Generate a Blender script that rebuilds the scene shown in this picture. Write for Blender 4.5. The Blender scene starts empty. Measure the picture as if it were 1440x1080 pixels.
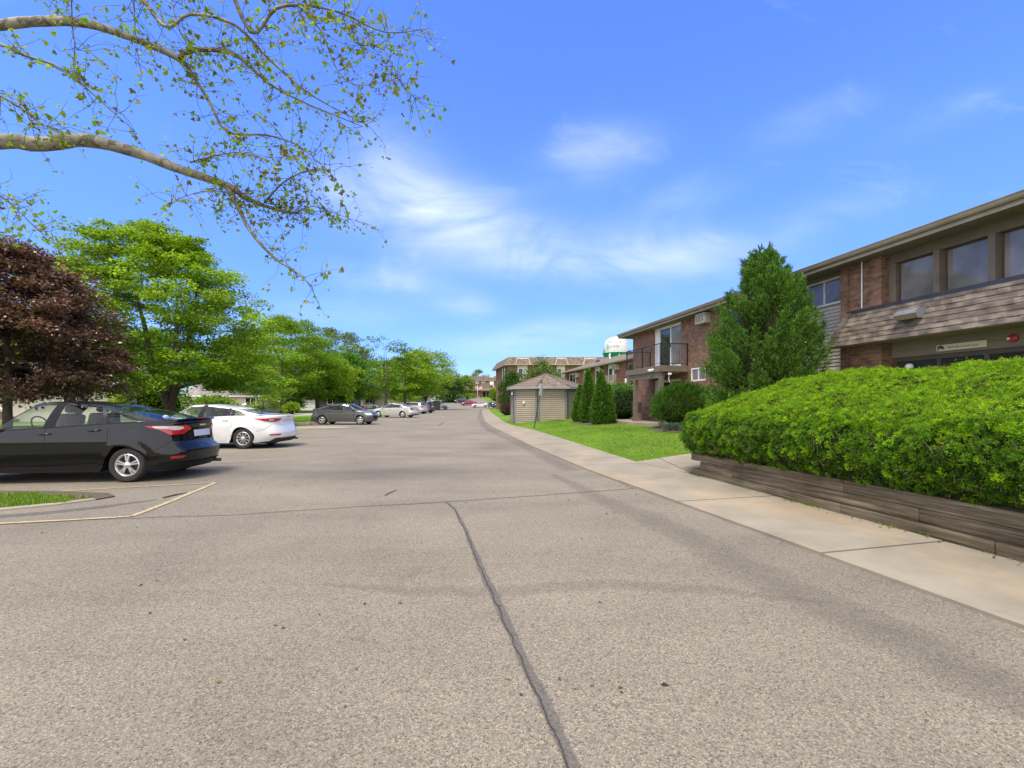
import bpy, bmesh, math, random
import numpy as np
from mathutils import Vector, Matrix, noise
R = math.radians
PI = math.pi
sc = bpy.context.scene
COL = sc.collection
FOC, HORIZON, EYE = 640.0, 566.0, 1.5          # focal length and horizon of the photo in pixels, eye height in metres

# ------------------------------------------------------------------ object helpers
def link(name, data, parent=None):
    o = bpy.data.objects.new(name, data)
    COL.objects.link(o)
    if parent is not None:
        o.parent = parent
    return o

def tag(o, label=None, cat=None, group=None, kind=None):
    if label: o['label'] = label
    if cat: o['category'] = cat
    if group: o['group'] = group
    if kind: o['kind'] = kind
    return o

def thing(name, label, cat, loc=(0, 0, 0), rz=0.0, group=None):
    o = link(name, None)
    o.empty_display_size = 0.2
    o.location = loc
    o.rotation_euler = (0, 0, rz)
    return tag(o, label, cat, group)

def children_of(o):
    return [c for c in COL.objects if c.parent == o]

def copy_tree(o, parent=None):
    c = o.copy()
    COL.objects.link(c)
    c.parent = parent
    for ch in children_of(o):
        copy_tree(ch, c)
    return c

class MB:
    """collects faces and links them as one mesh object"""
    def __init__(s):
        s.v, s.f, s.m = [], [], []
    def add(s, vs, fs, m=0):
        o = len(s.v)
        s.v.extend([tuple(v) for v in vs])
        for f in fs:
            s.f.append([i + o for i in f]); s.m.append(m)
        return s
    def quad(s, a, b, c, d, m=0):
        return s.add([a, b, c, d], [(0, 1, 2, 3)], m)
    def box(s, x0, x1, y0, y1, z0, z1, m=0, M=None):
        vs = [(x, y, z) for z in (z0, z1) for x, y in ((x0, y0), (x1, y0), (x1, y1), (x0, y1))]
        if M is not None: vs = [M @ Vector(v) for v in vs]
        return s.add(vs, [(3, 2, 1, 0), (4, 5, 6, 7), (0, 1, 5, 4), (1, 2, 6, 5), (2, 3, 7, 6), (3, 0, 4, 7)], m)
    def rbox(s, x0, x1, y0, y1, z0, z1, b=0.01, m=0, M=None):
        """box with chamfered edges"""
        bm = bmesh.new()
        bmesh.ops.create_cube(bm, size=1.0)
        for v in bm.verts:
            v.co = Vector(((x0 + x1) / 2 + v.co.x * (x1 - x0), (y0 + y1) / 2 + v.co.y * (y1 - y0), (z0 + z1) / 2 + v.co.z * (z1 - z0)))
        bmesh.ops.bevel(bm, geom=bm.edges[:], offset=b, segments=2, affect='EDGES', profile=0.6)
        bm.verts.index_update()
        vs = [v.co.copy() for v in bm.verts]
        if M is not None: vs = [M @ v for v in vs]
        s.add(vs, [[v.index for v in f.verts] for f in bm.faces], m)
        bm.free()
        return s
    def tube(s, pts, rad, n=6, m=0, cap=True):
        pts = [Vector(p) for p in pts]
        k = len(pts)
        if not hasattr(rad, '__len__'): rad = [rad] * k
        t = [(pts[min(i + 1, k - 1)] - pts[max(i - 1, 0)]).normalized() for i in range(k)]
        up = Vector((0, 0, 1)) if abs(t[0].z) < 0.9 else Vector((1, 0, 0))
        a = t[0].cross(up).normalized()
        vs, fs = [], []
        for i in range(k):
            a = (a - t[i] * a.dot(t[i]))
            a = a.normalized() if a.length > 1e-6 else t[i].orthogonal().normalized()
            b = t[i].cross(a)
            for j in range(n):
                q = 2 * PI * j / n
                vs.append(pts[i] + (a * math.cos(q) + b * math.sin(q)) * rad[i])
        for i in range(k - 1):
            for j in range(n):
                j2 = (j + 1) % n
                fs.append((i * n + j, i * n + j2, (i + 1) * n + j2, (i + 1) * n + j))
        if cap:
            fs.append(tuple(range(n))[::-1]); fs.append(tuple((k - 1) * n + j for j in range(n)))
        return s.add(vs, fs, m)
    def lathe(s, prof, n=24, axis='z', c=(0, 0, 0), m=0):
        """prof = [(r, h)]; axis along which h runs"""
        vs, fs = [], []
        for r, h in prof:
            for j in range(n):
                q = 2 * PI * j / n
                x, y = r * math.cos(q), r * math.sin(q)
                p = (x, y, h) if axis == 'z' else ((h, x, y) if axis == 'x' else (y, h, x))
                vs.append((p[0] + c[0], p[1] + c[1], p[2] + c[2]))
        for i in range(len(prof) - 1):
            for j in range(n):
                j2 = (j + 1) % n
                fs.append((i * n + j, i * n + j2, (i + 1) * n + j2, (i + 1) * n + j))
        return s.add(vs, fs, m)
    def prism(s, poly, z0, z1, m=0, mt=None):
        n = len(poly)
        vs = [(x, y, z0) for x, y in poly] + [(x, y, z1) for x, y in poly]
        s.add(vs, [(i, (i + 1) % n, n + (i + 1) % n, n + i) for i in range(n)], m)
        s.add(vs, [tuple(range(n))[::-1], tuple(range(n, 2 * n))], m if mt is None else mt)
        return s
    def ellipsoid(s, c, r, n=12, k=8, m=0):
        vs, fs = [], []
        for i in range(k + 1):
            th = PI * i / k
            for j in range(n):
                q = 2 * PI * j / n
                vs.append((c[0] + r[0] * math.sin(th) * math.cos(q), c[1] + r[1] * math.sin(th) * math.sin(q), c[2] + r[2] * math.cos(th)))
        for i in range(k):
            for j in range(n):
                j2 = (j + 1) % n
                fs.append((i * n + j, (i + 1) * n + j, (i + 1) * n + j2, i * n + j2))
        return s.add(vs, fs, m)
    def build(s, name, mats, parent=None, smooth=False, weld=False, auto=None, fixn=False):
        me = bpy.data.meshes.new(name)
        me.from_pydata(s.v, [], s.f)
        if not isinstance(mats, (list, tuple)): mats = [mats]
        for m in mats: me.materials.append(m)
        if len(mats) > 1:
            me.polygons.foreach_set('material_index', s.m)
        if weld or fixn:
            bm = bmesh.new(); bm.from_mesh(me)
            if weld: bmesh.ops.remove_doubles(bm, verts=bm.verts, dist=0.0004)
            if fixn: bmesh.ops.recalc_face_normals(bm, faces=bm.faces)
            bm.to_mesh(me); bm.free()
        if smooth or auto:
            me.polygons.foreach_set('use_smooth', [True] * len(me.polygons))
            if auto: me.set_sharp_from_angle(angle=R(auto))
        me.update()
        return link(name, me, parent)

def struct(o):
    o['kind'] = 'structure'
    return o

# numpy quads -> mesh, with a per-point colour attribute "tint"
def quads_mesh(name, V, mat, parent=None, tint=None, nside=4):
    """V: (n, nside, 3)"""
    n = V.shape[0]
    me = bpy.data.meshes.new(name)
    me.vertices.add(n * nside)
    me.vertices.foreach_set('co', np.ascontiguousarray(V.reshape(-1), dtype=np.float32))
    me.loops.add(n * nside)
    me.loops.foreach_set('vertex_index', np.arange(n * nside, dtype=np.int32))
    me.polygons.add(n)
    me.polygons.foreach_set('loop_start', np.arange(0, n * nside, nside, dtype=np.int32))
    me.update(calc_edges=True)
    if tint is not None:
        a = me.color_attributes.new('tint', 'FLOAT_COLOR', 'POINT')
        c = np.ones((n, nside, 4), dtype=np.float32)
        c[:, :, :3] = tint.reshape(n, 1, 3)
        a.data.foreach_set('color', c.reshape(-1))
    me.materials.append(mat)
    return link(name, me, parent)

def nrm(a):
    return a / np.maximum(np.linalg.norm(a, axis=-1, keepdims=True), 1e-9)

def kites(C, U, N, L, W, bend=0.0):
    """leaf shaped quads: base C, growing along U, facing N, length L, width W"""
    V = nrm(np.cross(N, U))
    N2 = nrm(np.cross(U, V))
    L = np.asarray(L).reshape(-1, 1); W = np.asarray(W).reshape(-1, 1)
    p0 = C
    p1 = C + U * L * 0.45 + V * W * 0.5 + N2 * L * bend
    p2 = C + U * L
    p3 = C + U * L * 0.45 - V * W * 0.5 + N2 * L * bend
    return np.stack([p0, p1, p2, p3], axis=1)

def pick_tints(rng, n, cols, jitter=0.15):
    cols = np.array(cols, dtype=float)
    c = cols[rng.integers(0, len(cols), n)]
    return np.clip(c * (1 + rng.normal(0, jitter, (n, 1))), 0.003, 1)

# ------------------------------------------------------------------ materials
class NT:
    def __init__(s, name):
        s.m = bpy.data.materials.new(name)
        s.m.use_nodes = True
        s.t = s.m.node_tree
        s.t.nodes.clear()
        s.out = s.n('ShaderNodeOutputMaterial')
        s.b = s.n('ShaderNodeBsdfPrincipled')
        s.l(s.b.outputs[0], s.out.inputs[0])
    def n(s, typ, **kw):
        nd = s.t.nodes.new(typ)
        for k, v in kw.items():
            if k.startswith('i_'):
                nd.inputs[k[2:].replace('_', ' ')].default_value = v
            else:
                setattr(nd, k, v)
        return nd
    def l(s, a, b):
        s.t.links.new(a, b)
    def set(s, **kw):
        for k, v in kw.items():
            s.b.inputs[k.replace('_', ' ')].default_value = v
        return s
    def pos(s):
        return s.n('ShaderNodeNewGeometry').outputs['Position']
    def obj(s):
        return s.n('ShaderNodeTexCoord').outputs['Object']
    def scale(s, vec, sx, sy=None, sz=None):
        mp = s.n('ShaderNodeMapping')
        mp.inputs['Scale'].default_value = (sx, sx if sy is None else sy, sx if sz is None else sz)
        s.l(vec, mp.inputs[0])
        return mp.outputs[0]
    def noise(s, vec, sc_, det=4, rough=0.55, out=0, dist=0.0):
        nd = s.n('ShaderNodeTexNoise')
        nd.inputs['Scale'].default_value = sc_; nd.inputs['Detail'].default_value = det; nd.inputs['Roughness'].default_value = rough
        nd.inputs['Distortion'].default_value = dist
        s.l(vec, nd.inputs['Vector'])
        return nd.outputs[out]
    def ramp(s, fac, stops):
        r = s.n('ShaderNodeValToRGB')
        e = r.color_ramp.elements
        while len(e) < len(stops): e.new(0.5)
        for i, (p, c) in enumerate(stops):
            e[i].position = p
            e[i].color = (c, c, c, 1) if not hasattr(c, '__len__') else (c[0], c[1], c[2], 1)
        s.l(fac, r.inputs[0])
        return r.outputs[0]
    def mix(s, fac, a, b, mode='MIX'):
        nd = s.n('ShaderNodeMix', data_type='RGBA', blend_type=mode)
        for v, i in ((fac, 0), (a, 6), (b, 7)):
            if isinstance(v, (int, float)): nd.inputs[i].default_value = v
            elif isinstance(v, tuple): nd.inputs[i].default_value = (v[0], v[1], v[2], 1)
            else: s.l(v, nd.inputs[i])
        return nd.outputs[2]
    def math(s, op, a, b=0.0):
        nd = s.n('ShaderNodeMath', operation=op)
        for v, i in ((a, 0), (b, 1)):
            if isinstance(v, (int, float)): nd.inputs[i].default_value = v
            else: s.l(v, nd.inputs[i])
        return nd.outputs[0]
    def col(s, c):
        if isinstance(c, tuple): s.b.inputs['Base Color'].default_value = (c[0], c[1], c[2], 1)
        else: s.l(c, s.b.inputs['Base Color'])
        return s
    def bump(s, h, strength=0.3, dist=0.01):
        nd = s.n('ShaderNodeBump')
        nd.inputs['Strength'].default_value = strength; nd.inputs['Distance'].default_value = dist
        s.l(h, nd.inputs['Height'])
        s.l(nd.outputs[0], s.b.inputs['Normal'])
        return s

def plain(name, c, rough=0.5, metal=0.0, var=0.12, vs=3.0, spec=0.5, coat=0.0, bump=0.0):
    """a paint or plastic with a little wear in it"""
    t = NT(name)
    nz = t.noise(t.obj(), vs, 5, 0.6)
    lo = tuple(x * (1 - var) for x in c); hi = tuple(min(1, x * (1 + var)) for x in c)
    t.col(t.ramp(nz, [(0.3, lo), (0.7, hi)]))
    t.set(Roughness=rough, Metallic=metal, Specular_IOR_Level=spec, Coat_Weight=coat, Coat_Roughness=0.03)
    if bump: t.bump(t.noise(t.obj(), 60, 3), bump, 0.004)
    return t.m

def wall_vec(t):
    """(x+y, z) of the object's own space: runs along any axis-aligned wall"""
    sp = t.n('ShaderNodeSeparateXYZ'); t.l(t.obj(), sp.inputs[0])
    cb = t.n('ShaderNodeCombineXYZ')
    t.l(t.math('ADD', sp.outputs[0], sp.outputs[1]), cb.inputs[0]); t.l(sp.outputs[2], cb.inputs[1])
    return cb.outputs[0]

MAT = {}
def brick_mat(name, c1, c2, mortar, bump=0.6):
    t = NT(name)
    v = wall_vec(t)
    b = t.n('ShaderNodeTexBrick', offset=0.5)
    for k, x in (('Scale', 1.0), ('Brick Width', 0.215), ('Row Height', 0.075), ('Mortar Size', 0.006), ('Mortar Smooth', 0.2), ('Bias', -0.1)):
        b.inputs[k].default_value = x
    b.inputs['Color1'].default_value = (*c1, 1); b.inputs['Color2'].default_value = (*c2, 1); b.inputs['Mortar'].default_value = (*mortar, 1)
    t.l(v, b.inputs['Vector'])
    nz = t.noise(v, 2.2, 5, 0.6)
    c = t.mix(1.0, b.outputs['Color'], t.ramp(nz, [(0.3, 0.75), (0.7, 1.15)]), 'MULTIPLY')
    n2 = t.noise(t.scale(v, 4.6, 13.4), 1.0, 1)
    c = t.mix(0.7, c, t.ramp(n2, [(0.35, (0.62, 0.6, 0.62)), (0.5, (1, 1, 1)), (0.68, (1.25, 1.12, 1.0))]), 'MULTIPLY')
    t.col(c).set(Roughness=0.9, Specular_IOR_Level=0.25)
    t.bump(t.math('SUBTRACT', 1.0, b.outputs['Fac']), bump, 0.006)
    return t.m

def make_materials():
    # --- asphalt: worn, pale, warm, with exposed stones
    t = NT('worn_asphalt'); p = t.pos()
    big = t.noise(p, 0.35, 6, 0.6, dist=0.4)
    streak = t.noise(t.scale(p, 0.25, 1.3, 1), 1.0, 5, 0.6, dist=0.5)
    c = t.ramp(big, [(0.30, (0.156, 0.138, 0.110)), (0.45, (0.190, 0.169, 0.132)), (0.58, (0.211, 0.187, 0.146)), (0.74, (0.246, 0.217, 0.168))])
    c = t.mix(0.6, c, t.ramp(streak, [(0.3, 0.82), (0.5, 1.0), (0.75, 1.1)]), 'MULTIPLY')
    vo = t.n('ShaderNodeTexVoronoi', feature='F1'); vo.inputs['Scale'].default_value = 118; t.l(p, vo.inputs['Vector'])
    st = t.n('ShaderNodeSeparateColor'); t.l(vo.outputs['Color'], st.inputs[0])
    c = t.mix(0.85, c, t.ramp(st.outputs[0], [(0.0, (0.36, 0.35, 0.36)), (0.16, (0.70, 0.70, 0.71)), (0.55, (1.0, 0.99, 0.97)), (0.85, (1.24, 1.21, 1.14)), (1.0, (1.7, 1.6, 1.45))]), 'MULTIPLY')
    oil = t.noise(p, 0.8, 3, 0.5, dist=1.5); wear = t.noise(t.scale(p, 0.12, 0.9, 1), 1.0, 4, 0.6, dist=0.3)
    c = t.mix(t.ramp(oil, [(0.66, 0.0), (0.78, 0.30)]), c, (0.11, 0.10, 0.082))
    c = t.mix(t.ramp(wear, [(0.55, 0.0), (0.75, 0.35)]), c, (0.27, 0.235, 0.178))
    gr = t.noise(p, 230, 2, 0.6)
    c = t.mix(0.8, c, t.ramp(gr, [(0.34, 0.42), (0.5, 1.0), (0.68, 1.36)]), 'MULTIPLY')
    t.col(c).set(Roughness=0.92, Specular_IOR_Level=0.25)
    h = t.mix(0.5, vo.outputs['Distance'], gr)
    t.bump(h, 0.55, 0.006)
    MAT['asphalt'] = t.m
    # --- tar in the cracks (the edge breaks up)
    for key, c0, thr, am in (('tar', (0.105, 0.095, 0.082), 0.55, 0.72), ('tar_dark', (0.035, 0.03, 0.026), 0.47, 0.9), ('tar_faint', (0.12, 0.107, 0.09), 0.6, 0.26), ('dark_faint', (0.13, 0.115, 0.098), 0.75, 0.22)):
        t = NT(key); p = t.pos()
        nz = t.noise(p, 60, 4, 0.7); n1 = t.noise(p, 7, 4, 0.6)
        t.col(t.ramp(nz, [(0.3, tuple(x * 0.6 for x in c0)), (0.7, tuple(x * 1.7 for x in c0))])).set(Roughness=0.85)
        at = t.n('ShaderNodeAttribute', attribute_name='edge')
        a = t.math('ADD', t.math('MULTIPLY', at.outputs['Fac'], 1.0), t.math('MULTIPLY', t.math('SUBTRACT', t.mix(0.5, nz, n1), 0.5), 2.2))
        t.l(t.ramp(a, [(thr - (0.12 if am > 0.6 else 0.35), 0.0), (thr + (0.1 if am > 0.6 else 0.4), am)]), t.b.inputs['Alpha'])
        MAT[key] = t.m
    # --- worn yellow paint
    t = NT('parking_paint'); p = t.pos()
    nz = t.noise(p, 45, 5, 0.75); n1 = t.noise(p, 5, 3, 0.6)
    t.col(t.ramp(nz, [(0.3, (0.36, 0.27, 0.15)), (0.7, (0.56, 0.44, 0.25))])).set(Roughness=0.85)
    at = t.n('ShaderNodeAttribute', attribute_name='edge')
    a = t.math('ADD', t.math('MULTIPLY', at.outputs['Fac'], 0.9), t.math('MULTIPLY', t.math('SUBTRACT', t.mix(0.4, nz, n1), 0.5), 1.8))
    t.l(t.ramp(a, [(0.32, 0.0), (0.85, 0.85)]), t.b.inputs['Alpha'])
    MAT['paint_line'] = t.m
    # --- concrete
    def concrete(key, lo, hi, rust):
        t = NT(key); p = t.pos()
        nz = t.noise(p, 1.1, 7, 0.62, dist=0.3)
        c = t.ramp(nz, [(0.3, lo), (0.7, hi)])
        r = t.noise(t.scale(p, 0.9, 0.35, 1), 1.0, 5, 0.6, dist=0.8)
        c = t.mix(t.ramp(r, [(0.48, 0.0), (0.68, rust)]), c, (0.5, 0.31, 0.13))
        d = t.noise(p, 3.3, 6, 0.7, dist=1.2)
        c = t.mix(t.ramp(d, [(0.56, 0.0), (0.75, 0.35)]), c, (0.16, 0.14, 0.115))
        f = t.noise(p, 170, 3, 0.7)
        c = t.mix(0.6, c, t.ramp(f, [(0.3, 0.72), (0.7, 1.2)]), 'MULTIPLY')
        t.col(c).set(Roughness=0.9, Specular_IOR_Level=0.3)
        t.bump(f, 0.25, 0.003)
        MAT[key] = t.m
    concrete('concrete', (0.200, 0.174, 0.130), (0.295, 0.258, 0.196), 0.24)
    concrete('kerb', (0.26, 0.225, 0.17), (0.34, 0.295, 0.225), 0.2)
    concrete('street', (0.30, 0.275, 0.24), (0.38, 0.35, 0.30), 0.0)
    # --- ground under the grass, and the soil
    t = NT('turf'); p = t.pos()
    n1 = t.noise(p, 0.5, 6, 0.65); n2 = t.noise(p, 40, 3, 0.7)
    c = t.ramp(n1, [(0.3, (0.075, 0.15, 0.012)), (0.55, (0.12, 0.215, 0.016)), (0.75, (0.17, 0.24, 0.03))])
    c = t.mix(0.7, c, t.ramp(n2, [(0.3, 0.55), (0.7, 1.35)]), 'MULTIPLY')
    t.col(c).set(Roughness=0.95, Specular_IOR_Level=0.15); t.bump(n2, 0.8, 0.03)
    MAT['turf'] = t.m
    t = NT('soil'); p = t.pos(); n2 = t.noise(p, 30, 5, 0.7)
    t.col(t.ramp(n2, [(0.3, (0.05, 0.036, 0.025)), (0.7, (0.13, 0.10, 0.07))])).set(Roughness=1.0); t.bump(n2, 0.8, 0.02)
    MAT['soil'] = t.m
    # --- leaves and blades
    def leaf(key, trans=0.42, rough=0.55, bright=1.0, spec=0.3):
        t = NT(key)
        at = t.n('ShaderNodeAttribute', attribute_name='tint')
        c = t.mix(1.0, at.outputs['Color'], (bright, bright, bright), 'MULTIPLY')
        t.col(c).set(Roughness=rough, Specular_IOR_Level=spec)
        tr = t.n('ShaderNodeBsdfTranslucent')
        t.l(t.mix(1.0, c, (1.25, 1.2, 0.55), 'MULTIPLY'), tr.inputs[0])
        mx = t.n('ShaderNodeMixShader'); mx.inputs[0].default_value = trans
        t.l(t.b.outputs[0], mx.inputs[1]); t.l(tr.outputs[0], mx.inputs[2]); t.l(mx.outputs[0], t.out.inputs[0])
        MAT[key] = t.m
    leaf('leaf'); leaf('glossy_leaf', 0.3, 0.35, 1.0, 0.6); leaf('leaf_thick', 0.18, 0.5); leaf('blade', 0.3, 0.6)
    # --- bark
    t = NT('bark'); o = t.obj(); nz = t.noise(t.scale(o, 14, 14, 3), 1.0, 5, 0.7)
    t.col(t.ramp(nz, [(0.3, (0.045, 0.034, 0.025)), (0.7, (0.13, 0.105, 0.08))])).set(Roughness=0.95); t.bump(nz, 0.8, 0.03)
    MAT['bark'] = t.m
    t = NT('sycamore_bark'); o = t.obj()
    n1 = t.noise(t.scale(o, 7, 7, 7), 1.0, 5, 0.62, dist=0.6); n2 = t.noise(o, 2.4, 3, 0.5); n3 = t.noise(o, 60, 3)
    pale = t.ramp(n2, [(0.35, (0.14, 0.125, 0.092)), (0.65, (0.25, 0.23, 0.18))])
    c = t.mix(t.ramp(n1, [(0.50, 0.0), (0.54, 1.0)]), pale, t.ramp(n3, [(0.3, (0.065, 0.055, 0.038)), (0.7, (0.14, 0.12, 0.085))]))
    t.col(c).set(Roughness=0.8); t.bump(n1, 0.5, 0.02)
    MAT['sycamore'] = t.m
    MAT['twig'] = plain('twig', (0.075, 0.055, 0.042), 0.9, var=0.4, vs=20)
    MAT['dead_leaf'] = plain('dead_leaf', (0.17, 0.10, 0.055), 0.9, var=0.5, vs=9)
    MAT['woody_shade'] = plain('woody_shade_inside', (0.022, 0.025, 0.009), 1.0, var=0.7, vs=18, spec=0.05)  # near-black wood, with the shade inside the foliage put into its colour
    # --- timber
    t = NT('weathered_timber'); o = t.obj()
    g = t.noise(t.scale(o, 1.2, 22, 26), 1.0, 6, 0.7, dist=0.4); b = t.noise(t.scale(o, 0.9, 3, 3), 1.0, 5, 0.6)
    c = t.ramp(g, [(0.28, (0.042, 0.036, 0.023)), (0.5, (0.128, 0.108, 0.073)), (0.75, (0.27, 0.233, 0.17))])
    c = t.mix(0.85, c, t.ramp(b, [(0.3, (0.62, 0.57, 0.52)), (0.52, (1, 0.97, 0.93)), (0.72, (1.45, 1.36, 1.25))]), 'MULTIPLY')
    oi = t.n('ShaderNodeObjectInfo')
    c = t.mix(1.0, c, t.ramp(oi.outputs['Random'], [(0.0, (0.72, 0.70, 0.68)), (0.5, (1.0, 0.98, 0.95)), (1.0, (1.3, 1.24, 1.15))]), 'MULTIPLY')
    ck = t.noise(t.scale(o, 0.5, 40, 55), 1.0, 3, 0.5, dist=0.8)
    c = t.mix(t.ramp(ck, [(0.30, 0.85), (0.36, 0.0)]), c, (0.016, 0.013, 0.010))
    t.col(c).set(Roughness=0.95, Specular_IOR_Level=0.2); t.bump(t.mix(0.5, g, ck), 0.9, 0.014)
    MAT['timber'] = t.m
    # --- walls
    MAT['brick'] = brick_mat('brown_brick', (0.255, 0.145, 0.090), (0.148, 0.083, 0.055), (0.215, 0.172, 0.13))
    MAT['brick_far'] = brick_mat('red_brown_brick', (0.29, 0.145, 0.08), (0.20, 0.10, 0.058), (0.24, 0.185, 0.135), 0.2)
    def shingle(key, w, h, cols, bump=0.3):
        t = NT(key); v = wall_vec(t)
        b = t.n('ShaderNodeTexBrick', offset=0.37, squash=1.0)
        for k, x in (('Scale', 1.0), ('Brick Width', w), ('Row Height', h), ('Mortar Size', 0.0035), ('Mortar Smooth', 0.1), ('Bias', 0.0)):
            b.inputs[k].default_value = x
        b.inputs['Color1'].default_value = (*cols[0], 1); b.inputs['Color2'].default_value = (*cols[1], 1); b.inputs['Mortar'].default_value = (*[x * 0.6 for x in cols[0]], 1)
        t.l(v, b.inputs['Vector'])
        n1 = t.noise(t.scale(v, 0.9 / w, 0.9 / h), 1.0, 1, 0.3); n2 = t.noise(v, 160, 3, 0.7); n3 = t.noise(v, 0.8, 4)
        c = t.mix(0.85, b.outputs['Color'], t.ramp(n1, [(0.3, (0.62, 0.57, 0.56)), (0.5, (1, 0.97, 0.95)), (0.68, (1.5, 1.46, 1.32))]), 'MULTIPLY')
        c = t.mix(0.7, c, t.ramp(n2, [(0.3, 0.7), (0.7, 1.25)]), 'MULTIPLY')
        c = t.mix(0.6, c, t.ramp(n3, [(0.3, 0.8), (0.7, 1.15)]), 'MULTIPLY')
        t.col(c).set(Roughness=0.95, Specular_IOR_Level=0.2); t.bump(n2, 0.4, 0.004)
        MAT[key] = t.m
    shingle('shingle', 0.21, 0.142, ((0.172, 0.146, 0.122), (0.104, 0.087, 0.075)))
    shingle('shingle_roof', 0.30, 0.05, ((0.195, 0.160, 0.130), (0.145, 0.118, 0.098)))
    shingle('shingle_far', 0.5, 0.2, ((0.155, 0.125, 0.098), (0.13, 0.105, 0.083)))
    shingle('shingle_grey', 0.4, 0.1, ((0.20, 0.19, 0.19), (0.26, 0.235, 0.21)))
    P = plain
    MAT['fascia'] = P('tan_fascia_paint', (0.275, 0.225, 0.155), 0.5, var=0.15)
    MAT['soffit'] = P('tan_soffit_paint', (0.20, 0.165, 0.115), 0.7, var=0.1)
    MAT['brown_paint'] = P('brown_trim_paint', (0.150, 0.118, 0.084), 0.65, var=0.2, bump=0.1)
    MAT['dark_brown'] = P('dark_brown_trim', (0.075, 0.058, 0.045), 0.6, var=0.2)
    MAT['flashing'] = P('black_flashing', (0.04, 0.04, 0.045), 0.35, var=0.3)
    MAT['siding'] = P('cream_siding', (0.56, 0.50, 0.42), 0.6, var=0.08, vs=1.2)
    MAT['siding_tan'] = P('tan_siding', (0.33, 0.278, 0.212), 0.65, var=0.12, vs=0.8)
    MAT['grey_trim'] = P('grey_board_paint', (0.145, 0.145, 0.145), 0.7, var=0.15)
    MAT['gutter_grey'] = P('pale_grey_metal', (0.27, 0.27, 0.27), 0.45, var=0.1)
    MAT['white'] = P('white_paint', (0.74, 0.74, 0.71), 0.45, var=0.06)
    MAT['cream'] = P('cream_paint', (0.60, 0.52, 0.41), 0.6, var=0.08)
    MAT['black_metal'] = P('black_metal', (0.018, 0.017, 0.017), 0.45, var=0.3)
    MAT['green_post'] = P('green_post_paint', (0.03, 0.075, 0.05), 0.6, var=0.35, vs=8)
    MAT['galvanised'] = P('galvanised_back', (0.66, 0.66, 0.66), 0.5, var=0.1)
    MAT['ac'] = P('air_conditioner_case', (0.55, 0.51, 0.44), 0.5, var=0.1)
    MAT['chair_fabric'] = P('brown_mesh_fabric', (0.15, 0.11, 0.075), 0.9, var=0.15, vs=30)
    MAT['lamp_metal'] = P('grey_lamp_case', (0.20, 0.20, 0.215), 0.45, metal=0.2, var=0.15)
    MAT['lamp_lens'] = P('prismatic_lens', (0.30, 0.245, 0.14), 0.15, var=0.4, vs=40)
    MAT['red_plastic'] = P('red_alarm_case', (0.34, 0.025, 0.03), 0.35)
    MAT['sign_cream'] = P('sign_board', (0.62, 0.56, 0.40), 0.6, var=0.05)
    MAT['sign_ink'] = P('sign_lettering', (0.10, 0.085, 0.06), 0.6)
    MAT['sign_maroon'] = P('sign_emblem', (0.13, 0.02, 0.03), 0.6)
    MAT['tank_white'] = P('tank_white', (0.50, 0.51, 0.50), 0.5, var=0.05, vs=0.3)
    MAT['tank_green'] = P('tank_green', (0.0, 0.20, 0.09), 0.5, var=0.1, vs=0.3)
    MAT['tank_pale'] = P('tank_leg_green', (0.12, 0.42, 0.27), 0.5, var=0.1, vs=0.3)
    MAT['red'] = P('red_paint', (0.50, 0.03, 0.025), 0.4)
    MAT['blue'] = P('blue_paint', (0.03, 0.05, 0.25), 0.5)
    MAT['yellow'] = P('yellow_paint', (0.55, 0.50, 0.08), 0.5)
    MAT['wood_fence'] = P('brown_board_fence', (0.085, 0.068, 0.05), 0.9, var=0.3, vs=6)
    # window glass of the buildings: dark room behind a mirror-like pane
    def pane(key, base, spec=0.5, rough=0.02):
        t = NT(key)
        nz = t.noise(t.obj(), 1.3, 3)
        t.col(t.ramp(nz, [(0.35, tuple(x * 0.7 for x in base)), (0.65, tuple(x * 1.25 for x in base))])).set(Roughness=rough, Specular_IOR_Level=spec, IOR=1.52)
        t.bump(t.noise(t.obj(), 0.9, 2), 0.02, 0.05)
        MAT[key] = t.m
    pane('pane', (0.035, 0.037, 0.04), 0.9)
    pane('pane_sky_grey', (0.20, 0.185, 0.18), 0.5, 0.04)  # grey of the reflected cloudy sky put into the glass colour
    pane('pane_dark', (0.015, 0.015, 0.017), 0.5)
    MAT['curtain'] = P('pale_curtain', (0.46, 0.44, 0.40), 0.8, var=0.15, vs=5)
    # cars
    def car_paint(key, c, metal=0.0, rough=0.25, coat=1.0):
        t = NT(key)
        d = t.noise(t.obj(), 2.5, 4); t.col(t.ramp(d, [(0.3, tuple(x * 0.93 for x in c)), (0.7, tuple(min(1, x * 1.07) for x in c))]))
        t.set(Roughness=rough, Metallic=metal, Coat_Weight=coat, Coat_Roughness=0.02, Specular_IOR_Level=0.5)
        MAT[key] = t.m
    car_paint('paint_black', (0.006, 0.006, 0.007), 0.0, 0.06, 0.0)
    car_paint('paint_white', (0.66, 0.66, 0.66), 0.0, 0.35)
    car_paint('paint_grey', (0.085, 0.083, 0.083), 0.25, 0.35)
    car_paint('paint_silver', (0.52, 0.51, 0.48), 0.35, 0.4)
    car_paint('paint_champagne', (0.48, 0.45, 0.42), 0.35, 0.4)
    car_paint('paint_charcoal', (0.035, 0.037, 0.042), 0.2, 0.3)
    car_paint('paint_navy', (0.018, 0.035, 0.09), 0.2, 0.3)
    car_paint('paint_red', (0.36, 0.008, 0.03), 0.1, 0.3)
    car_paint('paint_maroon', (0.12, 0.01, 0.025), 0.1, 0.3)
    t = NT('car_glass')
    t.t.nodes.remove(t.b)
    tr = t.n('ShaderNodeBsdfTransparent'); tr.inputs[0].default_value = (0.86, 0.92, 0.89, 1)
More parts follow.
